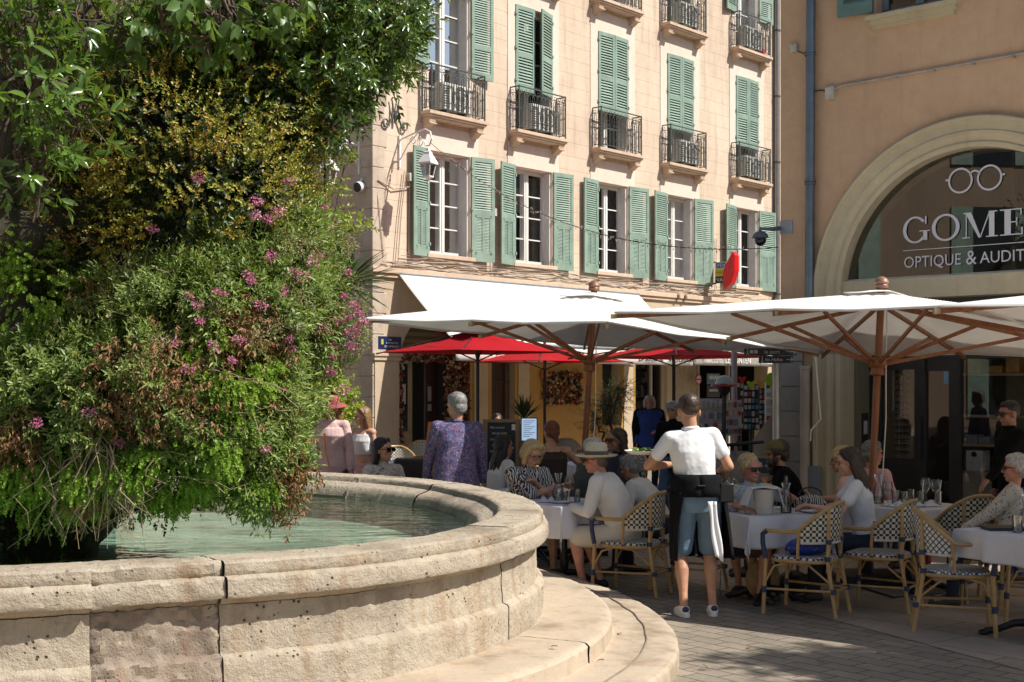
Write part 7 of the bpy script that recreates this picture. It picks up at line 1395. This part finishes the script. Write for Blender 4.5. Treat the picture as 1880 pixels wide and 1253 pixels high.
# bullet camera, junction box, cables
cb = FP(-.0, -.25, 5.62); t = thing('security_camera', 'white round security camera on the lane wall beside the corner', 'camera', cb)
m = MB(); m.lathe(cb-FU*.12, [(0, .14), (.07, .13), (.10, .08), (.105, -.02), (.095, -.06)], 18, (FU+Vector((0, .35, .25))).normalized()); m.build('housing', M_WM, t); m = MB(); m.lathe(cb-FU*.12, [(.092, -.055), (.05, -.09), (0, -.095)], 18, (FU+Vector((0, .35, .25))).normalized()); m.build('lens', M_BLACK, t)
m = MB(); m.tube([cb-FU*.1+Z3*.08, cb-FU*.05+Z3*.16, cb+Z3*.16], .025, 8); m.build('mount', M_WM, t)
cab = thing('facade_cables', 'bundle of loose cables along the ledge and up the sunlit corner', 'cables', FP(0, 0, 4.2)); rr = random.Random(4)
for k in range(7):
    z = 4.12+.035*k; m = MB(); m.tube([FP(s, .05+.05*rr.random(), z+.035*sin(s*1.7+k)+rr.uniform(-.012, .012)) for s in np.linspace(.1+k*.1, SEND-.3-k*.4, 46)], .007+.004*(k % 3 == 1), 5); m.build('cable', [M('cable_grey', (.25, .24, .22)), M('cable_beige', (.42, .34, .26)), M('cable_beige', (.42, .34, .26))][k % 3], cab)
for pts, r_ in (([FP(.1, .04, 5.75), FP(.5, .05, 5.62), FP(1.0, .05, 5.72)], .012), ([FP(.85, .05, 6.0), FP(.72, .05, 5.2), FP(.62, .05, 4.2)], .010), ([FP(.8, .05, 6.0), FP(.65, .05, 5.1), FP(.55, .05, 4.2)], .010), ([FP(3.36, .05, 5.3), FP(3.38, .05, 4.2)], .012), ([FP(.95, .04, 5.8), FP(.93, .04, 4.4)], .012), ([FP(11.75, .04, 5.6), FP(12.0, .04, 5.58), FP(12.0, .04, 4.3)], .01), ([FP(.02, -.1, 6.5), FP(.12, .04, 5.3), FP(.25, .04, 4.3)], .008)):
    m = MB(); m.tube(pts, r_, 5); m.build('cable', M('cable_beige', (.42, .34, .26)), cab)
for sx, z, lb in ((.95, 5.9, 'small beige box by the first shutter under the lantern'), (3.42, 5.45, 'small beige box between the first two windows')): m = MB(); m.box(FP(sx, .05, z), (.10, .09, .16), (FU, FN, Z3)); tag(m.build('junction_box', M_CBX, bevel=.006), lb, 'junction box')
m = MB()
for k in range(2): m.lathe(FP(sof(1245+13*k, .1), .10, zof(1245, 546, .1)), [(0, .09), (.05, .06), (.055, -.02), (.04, -.05), (0, -.055)], 12)
tag(m.build('wall_light', M('lamp_metal', (.25, .2, .12), .5)), 'twin small round lamps under the ledge right of the awning', 'lamp')
# festoon of bulbs across the front
a, b = at(790, 262, 25.8), BP(TL, .05, bz(1433, 455)); fs = thing('string_lights', 'string of tiny lights sagging from the lantern to the corner camera', 'string lights', a); L = [a.lerp(b, u)-Z3*(.62*4*u*(1-u)) for u in np.linspace(0, 1, 60)]
m = MB(); m.tube(L, .006, 5); m.build('cable', M_BLACK, fs); m = MB(); rr = random.Random(3)
for i in range(20, 560, 2):
    u = i/600; p = a.lerp(b, u)-Z3*(.62*4*u*(1-u))+Vector((rr.uniform(-.03, .03), rr.uniform(-.03, .03), rr.uniform(-.05, .035))); m.box(p, (.010, .010, .024))
m.build('bulbs', M('bulb_clear', (.70, .64, .52), .3), fs, smooth=False)['kind'] = 'stuff'
# blue enamel street plates
M_ENA = M('enamel_blue', (.012, .022, .085), .3, .1, 5)
for org, X, N, lb, wd in ((FP(sof(694, .02), .02, zof(694, 640, .02)), FU, FN, 'blue enamel street plate on the cream pillar right of the corner', .62), (FP(-.02, -.98, 2.55), FN, -FU, 'blue enamel street plate on the lane side of the corner', .56)):
    m = MB(); m.box(org+X*wd/2+Z3*.11, (wd, .012, .25), (X, N, Z3)); o = tag(m.build('street_plate', M_ENA, smooth=False, bevel=.003), lb, 'street sign')
    text('lettering', 'RUE', M_PORC, org+X*wd*.42+Z3*.155+N*.008, X, Z3, .036, o); text('lettering', 'HIPPOLYTE', M_PORC, org+X*wd*.33+Z3*.095+N*.008, X, Z3, .03, o, width=wd*.5); text('lettering', 'DUPRAT', M_PORC, org+X*wd*.26+Z3*.025+N*.008, X, Z3, .036, o, width=wd*.62)
    m = MB(); m.box(org+X*wd*.17+Z3*.13+N*.008, (.06, .004, .10), (X, N, Z3)); m.build('crest', M('crest_yellow', (.5, .45, .04)), o)
# tobacconist's signs
sT = sof(1302); Yt = FP(sT, 0, 0).y
def dof(px, s): lo, hi = 0, 6; f = lambda d: (HX+FP(s, d, 0).x/FP(s, d, 0).y*F)-px; return next(d for d in np.linspace(0, 6, 2400) if f(d) >= 0)
d0, d1 = dof(1314, sT), dof(1335, sT); z1, z0 = CH+(HY-482)/F*FP(sT, d0, 0).y, CH+(HY-521)/F*FP(sT, d0, 0).y; t = thing('tobacconist_sign', 'projecting sign panel in white, yellow and black beside the red lozenge', 'sign', FP(sT, d0, z0))
for k, c in enumerate(((.02, .02, .025), (.62, .55, .02), (.60, .60, .58))):
    m = MB(); m.box(FP(sT, (d0+d1)/2, z0+(k+.5)*(z1-z0)/3), (.06, d1-d0, (z1-z0)/3-.006), (FU, FN, Z3)); m.build('panel', M('sign_col%d' % k, c, .35), t, smooth=False)
hz_ = (z1-z0)/3
text('lettering', 'VAP', M_WM, FP(sT-.034, d0+.04, z0+.045), FN, Z3, hz_*.5, t, width=(d1-d0)*.8); text('lettering', 'PRESSE', M('red_ink', (.5, .02, .02)), FP(sT-.034, d0+.03, z0+hz_+.07), FN, Z3, hz_*.26, t, width=(d1-d0)*.85)
m = MB(); m.box(FP(sT-.034, (d0+d1)/2, z0+hz_*2.5), (.004, (d1-d0)*.8, hz_*.7), (FU, FN, Z3)); m.build('blue_field', M('blue_field', (.02, .05, .3), .4), t, smooth=False); text('lettering', 'FDJ', M_WM, FP(sT-.04, d0+.07, z0+hz_*2.3), FN, Z3, hz_*.42, t, width=(d1-d0)*.62)
m = MB()
for z in (z0+.0, z1+.0): m.tube([FP(sT, 0, z), FP(sT, d0, z)], .02, 6); m.box(FP(sT, .02, z), (.06, .05, .12), (FU, FN, Z3))
m.tube([FP(sT, .08, z0-.1), FP(sT, .08, z1+.1)], .015, 6); m.build('bracket', M_BLACK, t)
e0, e1 = dof(1331, sT), dof(1353, sT); zc2, hh2 = CH+(HY-500)/F*FP(sT, e0, 0).y, .42; t = thing('tobacconist_lozenge', 'red elongated lozenge sign projecting over the newsagent', 'sign', FP(sT, e0, zc2))
cz = (e0+e1)/2; w2 = (e1-e0)/2; rings = []
for u, k in ((-.13, .8), (-.10, 1), (.10, 1), (.13, .8)): rings.append([FP(sT+u, cz+x*w2*k, zc2+z*k) for x, z in ((-1, -.20), (-.75, -.46), (.35, -.30), (1, .02), (1, .40), (.6, .50), (-.45, .22), (-1, .0))])
m = MB(); m.loft(rings); m.build('lozenge', M('sign_red', (.62, .01, .012), .35, .05, 3), t, smooth=False); m = MB(); m.tube([FP(sT, d1-.1, zc2), FP(sT, cz, zc2)], .02, 6); m.build('bracket', M_BLACK, t)
# direction signs on the grey post
pp = at(1425, 0, 15.6); M_SLATE = M('slate_green', (.045, .075, .09), .4, .05, 4); M_NV2 = M('sign_navy', (.015, .03, .07), .4, .05, 4)
t = thing('signpost', 'pale grey post with pedestrian direction signs', 'signpost', (pp.x, pp.y, 0)); m = MB(); m.tube([(pp.x, pp.y, 0), (pp.x, pp.y, 2.2)], .045, 12); m.build('post', M_STEEL, t)
def dsign(px0, px1, y0, y1, Y, col, txt, tx, arrow, hgt):
    a, b = at(px0, y0, Y), at(px1, y1, Y); m = MB(); m.box(((a.x+b.x)/2, Y, (a.z+b.z)/2), (b.x-a.x, .03, a.z-b.z)); o = m.build('sign_board', col, t, smooth=False, bevel=.003); zc = (a.z+b.z)/2
    k = at(tx, y0, Y); text('lettering', txt, M_WM, (k.x, Y-.017, zc-hgt*.45), (1, 0, 0), Z3, hgt, o, shear=.15)
    if arrow:
        ax = at(arrow[0], y0, Y).x; d = arrow[1]; m = MB(); m.box((ax, Y-.018, zc), (.07, .004, .008)); [m.tube([(ax+.035*d, Y-.018, zc), (ax+.012*d, Y-.018, zc+.025*e)], .005, 4) for e in (-1, 1)]; m.build('arrow', M_WM, o)
    wx = at(px0+6, y0, Y).x; m = MB(); m.ell((wx, Y-.017, zc+.028), (.008, .004, .009), None, 8, 5); m.tube([(wx, Y-.018, zc+.015), (wx, Y-.018, zc-.008)], .006, 4); m.tube([(wx, Y-.018, zc-.005), (wx-.014, Y-.018, zc-.035)], .004, 4); m.tube([(wx, Y-.018, zc-.005), (wx+.014, Y-.018, zc-.035)], .004, 4); m.build('walker_symbol', M_WM, o)
dsign(1366, 1462, 640, 653, 15.55, M_SLATE, 'le port', 1402, (1455, 1), .045); dsign(1393, 1455, 654, 667, 15.5, M_NV2, 'les Halles', 1404, (1449, 1), .036)
dsign(1391, 1424, 841, 869, 15.5, M_NV2, 'mairie', 1403, (1394, -1), .04)
for px, y0, Y in ((1380, 646, 15.52), (1388, 646, 15.52)): p = at(px, y0, Y); m = MB(); m.box((p.x, 15.53, p.z), (.038, .005, .04)); m.build('pictogram', M_WM, t)
# closed grey pole, low ramp wall
pq = at(1348, 0, 20.5); m = MB(); m.tube([(pq.x, pq.y, 0), (pq.x, pq.y, 2.42)], .045, 12); m.lathe((pq.x, pq.y, 0), [(.25, 0), (.25, .04), (.06, .06)], 16); tag(m.build('awning_pole', M('mauve_grey', (.36, .33, .37), .4, .05, 4, metal=.3)), 'plain grey pole standing right of the waiter, behind him', 'pole')
m = MB(); Y = 16.8; pts = [at(1383, 806, Y), at(1432, 742, Y), at(1476, 735, Y)]; m.prism([Vector((pts[0].x, Y, 0)), Vector((pts[2].x+.3, Y, 0)), Vector((pts[2].x+.3, Y, pts[2].z)), pts[1], pts[0]], Vector((.1, .25, 0))); tag(m.build('ramp_wall', stucco('ramp_plaster', (.46, .40, .33), (.38, .33, .27)), smooth=False), 'low sloping plaster wall beside the grey signpost', 'wall')
# newsagent racks
rk_c = [(.5, .5, .46), (.12, .3, .42), (.45, .05, .05), (.08, .1, .12), (.42, .34, .12), (.2, .34, .18)]
def rack(px0, px1, y0, y1, Y, label, nx, ny, fill, back=M_BLACK):
    a, b = at(px0, y0, Y), at(px1, y1, Y); t = thing('card_rack', label, 'rack', ((a.x+b.x)/2, Y, 0)); m = MB(); m.box(((a.x+b.x)/2, Y+.05, (a.z+b.z)/2), (b.x-a.x, .06, a.z-b.z)); m.tube([((a.x+b.x)/2, Y+.05, 0), ((a.x+b.x)/2, Y+.05, b.z)], .03, 8); m.box(((a.x+b.x)/2, Y+.05, .03), (.4, .4, .04)); m.build('panel', back, t, smooth=False)
    rr = random.Random(px0); cw = (b.x-a.x)/nx; chh = (a.z-b.z)/ny
    for j in range(ny):
        for i in range(nx):
            if rr.random() > fill: continue
            m = MB(); x = a.x+(i+.5)*cw; z = b.z+(j+.5)*chh; m.box((x, Y-.0, z), (cw*rr.uniform(.55, .8), .03, chh*rr.uniform(.4, .75)), (Vector((1, 0, 0)), Vector((0, .96, .25)), Vector((0, -.25, .96)))); c = rr.choice([0, 0, 0, 3, 1, 2]); m.build('card', M('card%d' % c, rk_c[c], .5), t, smooth=False)
    return t, a, b
for args in ((1366, 1393, 706, 790, 20.2, 'tall black rack of pale pairs of glasses outside the newsagent', 4, 7, .9), (1394, 1404, 706, 780, 20.3, 'narrow black rack of blue items beside the taller rack', 2, 8, .95), (1330, 1362, 735, 800, 19.6, 'low rack of postcards right of the waiter', 4, 4, 1.0, M_STEEL), (1284, 1326, 732, 795, 21.5, 'wide magazine rack showing over the waiter shoulder', 5, 3, 1.0, M_STEEL), (1352, 1366, 700, 790, 22.5, 'dark rack with red heart on top in the newsagent doorway', 2, 6, .8), (1406, 1423, 702, 790, 19.8, 'white wire rack of small goods by the signpost', 2, 6, .9, M_WM)): rack(*args)
for px, py, Y, c, lb in ((1363, 699, 22.4, (.5, .01, .02), 'small red heart shaped sign over the dark rack'), (1379, 708, 20.1, (.45, .5, .02), 'yellow green triangle sign on the black rack'), (1397, 707, 20.2, (.6, .3, .02), 'orange triangle sign on the narrow rack')):
    p = at(px, py, Y); m = MB(); m.prism([p+Vector(v) for v in ((-.07, 0, .05), (0, 0, -.07), (.07, 0, .05), (.035, 0, .07), (0, 0, .045), (-.035, 0, .07))], Vector((0, .01, 0))); tag(m.build('price_flag', M('flag%d' % px, c, .5), smooth=False), lb, 'sign')
m = MB(); p = at(1417, 697, 19.7); m.lathe(p, [(0, .02), (.10, .015), (.10, 0)], 18, (0, -1, 0)); tag(m.build('green_disc', M('lime', (.32, .48, .02), .5)), 'lime green disc above the white rack', 'sign')
p = at(1330, 705, 19.0); t = thing('dome_lantern', 'pale green domed post lamp with a red band over the racks', 'lamp', p); m = MB(); m.lathe(p, [(0, .12), (.06, .11), (.11, .07), (.13, .0)], 18); m.build('dome', M('pale_green', (.34, .42, .34), .4), t); m = MB(); m.lathe(p, [(.18, -.01), (.19, -.03), (.10, -.045)], 20); m.build('band', M('red_paint', (.4, .02, .03), .4), t); m = MB(); m.lathe(p, [(.10, -.04), (.09, -.10), (.03, -.17), (.02, -.6), (.02, -p.z)], 12); m.build('stem', M_BLACK, t)
# black easel board
p = at(1348, 0, 16.2); t = thing('menu_easel', 'black easel with a pale poster right of the waiter', 'easel', (p.x, p.y, 0)); m = MB()
for q in ([(-.22, .0, 0), (-.10, .1, 1.15)], [(.25, 0, 0), (.06, .1, 1.15)], [(.0, .5, 0), (0, .12, 1.1)], [(-.3, .06, 1.08), (.36, .06, 1.14)]): m.tube([p*1+Vector((v[0], v[1], v[2]-p.z)) for v in q], .022, 6)
m.build('frame', M_BLACK, t); m = MB(); m.box((p.x, p.y+.03, .72), (.34, .02, .62)); m.build('poster', M('poster_grey', (.26, .27, .29), .5, .5, 4), t, smooth=False)
# chalkboard
Y = 14.9; a, b = at(889, 770, Y), at(952, 868, Y); t = thing('chalkboard', 'wood framed menu chalkboard with white handwriting', 'chalkboard', ((a.x+b.x)/2, Y, 0)); cx_, cz_ = (a.x+b.x)/2, (a.z+b.z)/2; m = MB(); w_, h_ = b.x-a.x, a.z-b.z
for x0, x1, z0_, z1_ in ((a.x, a.x+.035, b.z-.35, a.z), (b.x-.035, b.x, b.z-.35, a.z), (a.x+.035, b.x-.035, a.z-.035, a.z), (a.x+.035, b.x-.035, b.z, b.z+.035)): m.bb(x0, x1, Y-.02, Y+.015, z0_, z1_)
m.tube([(a.x, Y+.02, a.z), (a.x, Y+.4, 0)], .018, 6); m.tube([(b.x, Y+.02, a.z), (b.x, Y+.4, 0)], .018, 6); m.build('frame', wood_mat('pale_wood', (.22, .14, .08), (.34, .24, .14)), t, smooth=False)
m = MB(); m.bb(a.x+.03, b.x-.03, Y-.008, Y+.008, b.z+.03, a.z-.03); m.build('board', M('slate', (.02, .028, .035), .6, .2, 6), t, smooth=False)
for k, s_ in enumerate(('Plats du jour', 'Moules frites', 'Coquillages', 'Thon mi-cuit', 'Salade nicoise', 'Entrecote 300g', 'Desserts')): text('handwriting', s_, M_PORC, (a.x+.06+.02*(k % 2), Y-.011, a.z-.10-k*.065), (1, 0, .03*(k % 2)), Z3, .022, t, shear=.4)
m = MB(); m.bb(b.x-.075, b.x-.035, Y-.014, Y-.01, a.z-.12, a.z-.055); m.build('card', M_PORC, t)
# lit menu screen
Y = 15.2; a, b = at(956, 767, Y), at(987, 811, Y); t = thing('menu_screen', 'lit blue white menu screen on a dark stand', 'screen', ((a.x+b.x)/2, Y, 0)); m = MB(); m.bb(a.x, b.x, Y, Y+.04, b.z, a.z); m.tube([((a.x+b.x)/2, Y+.02, 0), ((a.x+b.x)/2, Y+.02, b.z)], .03, 8); m.box(((a.x+b.x)/2, Y+.02, .02), (.4, .3, .03)); m.build('housing', M_BLACK, t, smooth=False)
ms_, tt_, bb2 = nt('screen_glow'); bb2.inputs['Base Color'].default_value = (.3, .4, .55, 1); bb2.inputs['Emission Color'].default_value = (.42, .60, .85, 1); bb2.inputs['Emission Strength'].default_value = .62; m = MB(); m.bb(a.x+.012, b.x-.012, Y-.004, Y-.001, b.z+.012, a.z-.012); m.build('display', ms_, t, smooth=False)
m = MB()
for k in range(9): m.bb(a.x+.03, b.x-.03-.03*(k % 3), Y-.007, Y-.005, a.z-.04-k*.022, a.z-.034-k*.022)
m.build('menu_lines', M('screen_ink', (.12, .16, .25)), t, smooth=False)
# orange A-board behind the purple shirt
Y = 14.6; a, b = at(786, 775, Y), at(868, 775, Y); m = MB(); m.prism([a, b, b+Vector((0, .0, -.12)), a+Vector((0, 0, -.12))], Vector((0, .02, 0))); m.prism([a, a+Vector((-.09, .25, -.75)), a+Vector((-.05, .25, -.75)), a+Vector((.04, 0, -.1))], Vector((0, .02, 0))); m.prism([b, b+Vector((.04, .25, -.75)), b+Vector((0, .25, -.75)), b+Vector((-.04, 0, -.1))], Vector((0, .02, 0))); tag(m.build('sandwich_board', M('orange_paint', (.72, .24, .02), .5, .05, 4), smooth=False), 'bright orange framed board behind the man in purple', 'board')
m = MB(); p0, p1 = at(590, 800, 14.4), at(606, 862, 14.4); m.tube([p0+Vector((.03, 0, .02)), p0.lerp(p1, .5), p1], [.03, .02, .018], 6, flat=.4); tag(m.build('orange_chair_back', M('orange_paint', (.72, .24, .02), .5, .05, 4)), 'thin orange metal upright beside the girl in pink', 'post')
# dark bench behind the rim, plants
m = MB(); Y = 14.35; a, b = at(722, 842, Y), at(782, 842, Y); m.bb(a.x, b.x, Y, Y+.12, .2, a.z); m.bb(a.x-.1, b.x, Y+.12, Y+.6, .2, .45); tag(m.build('banquette', M('dark_leather', (.03, .022, .02), .45, .1, 5), bevel=.03), 'dark upholstered bench behind the woman with the fringe', 'bench')
P = np.array([np.array(at(962, 770, 20.5))+np.array([0, 0, 0])]*60); D = RNG.normal(size=(60, 3))*np.array([.35, .35, .25])+np.array([0, 0, 1]); v, f = leaves(P, D, RNG.normal(size=P.shape), RNG.uniform(.25, .42, 60), np.full(60, .010), .2, .2, True)
t = thing('spiky_plant', 'spiky dark potted plant above the chalkboard frame', 'potted plant', tuple(at(962, 800, 20.5))); arr_mesh('leaf_blades', v, f, MD, t); p = at(962, 780, 20.5); m = MB(); m.lathe((p.x, p.y, 0), [(.0, .0), (.15, 0), (.2, p.z-.05), (.22, p.z), (0, p.z-.03)], 18); m.build('pot', M('terracotta', (.3, .13, .07), .8), t)
bo = [(np.array(at(1120, 745, 25)), np.array([.36, .3, .36])), (np.array(at(1095, 770, 25)), np.array([.3, .3, .3])), (np.array(at(1135, 715, 25)), np.array([.25, .25, .22]))]; P, D = shell(bo, 420, .3, 1.3, own=[]); st = trunks(at(1118, 830, 25), [tuple(q[0]) for q in bo], .03, .01)
for i in range(0, len(P), 3): st.tube([P[i]-D[i]*.25, P[i]+D[i]*.05], .004, 4)
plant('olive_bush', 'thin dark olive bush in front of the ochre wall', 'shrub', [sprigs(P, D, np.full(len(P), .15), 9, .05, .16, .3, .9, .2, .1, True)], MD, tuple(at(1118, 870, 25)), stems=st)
p = at(1118, 0, 25); m = MB(); m.lathe((p.x, p.y, 0), [(0, 0), (.2, 0), (.26, .45), (.28, .5), (0, .46)], 20); tag(m.build('planter', M('dark_pot', (.05, .045, .04), .7)), 'round dark planter holding the olive bush', 'planter')
# heater column / long curved rod by the cream jamb
m = MB(); m.tube([at(1497, 655, 13.0), at(1507, 770, 13.0), at(1489, 790, 13.0), at(1488, 810, 13.0)], .007, 5); tag(m.build('hanging_cord', M_WM), 'white cord hanging from the parasol corner before the cream jamb', 'cord')
# litter: fallen leaves on the steps and paving, cables under the tables
rr = random.Random(8); i = 0
for px, py, z in ((1141, 1166, .136), (1110, 1215, .27), (1380, 1190, .004), (1500, 1215, .004), (1010, 1190, .268), (1300, 1230, .004), (1620, 1200, .004)):
    Yg = (CH-z)*F/(py-HY); c = Vector(((px-HX)/F*Yg, Yg, z+.006)); v, f = leaves(np.array([c]), np.array([[rr.uniform(-1, 1), rr.uniform(-1, 1), .12]]), np.array([[0, 0, 1.]]), np.array([.05]), np.array([.014]), .3, .2); o = arr_mesh('fallen_leaf', v, f, MBr); tag(o, ['curled brown leaf on the lower fountain step', 'brown leaf on the upper fountain step', 'dry leaf on the setts below the waiter', 'dry leaf on the setts in front of the rattan chairs', 'brown leaf on the upper step nearest the wall', 'dry leaf on the setts beside the lower step', 'dry leaf on the setts right of the others'][i], 'leaf'); i += 1
m = MB(); m.tube([gr(1560, 1075)+Vector((0, 0, .012)), gr(1640, 1100)+Vector((0, 0, .012)), gr(1720, 1092)+Vector((0, 0, .012)), gr(1790, 1070)+Vector((0, 0, .012))], .012, 6); tag(m.build('ground_cable', M_BLACK), 'black cable lying on the paving under the chairs', 'cable')
# street tree out of view on the right whose branch shades the foreground setts
tb = [(np.array([7.4, 7.2, 5.9]), np.array([.9, .55, .35])), (np.array([6.5, 7.35, 5.6]), np.array([.55, .25, .2])), (np.array([8.6, 6.9, 6.4]), np.array([1.2, 1.0, .8])), (np.array([6.8, 6.7, 5.4]), np.array([.6, .3, .2]))]
P, D = shell(tb, 2600, .4, 1.1, own=[]); st = trunks((9.4, 6.2, 4.5), [tuple(q[0]) for q in tb], .07, .02); st.tube([(9.6, 6.2, 0), (9.5, 6.2, 2.5), (9.4, 6.2, 4.6)], [.16, .13, .11], 12)
plant('street_tree', 'leafy tree standing outside the view whose branch shades the setts', 'tree', [sprigs(P, D, RNG.uniform(.1, .2, len(P)), 9, .10, .22, .2, 1, .2, .12, True)], ML, (9.6, 6.2, 0), 'crown', stems=st)
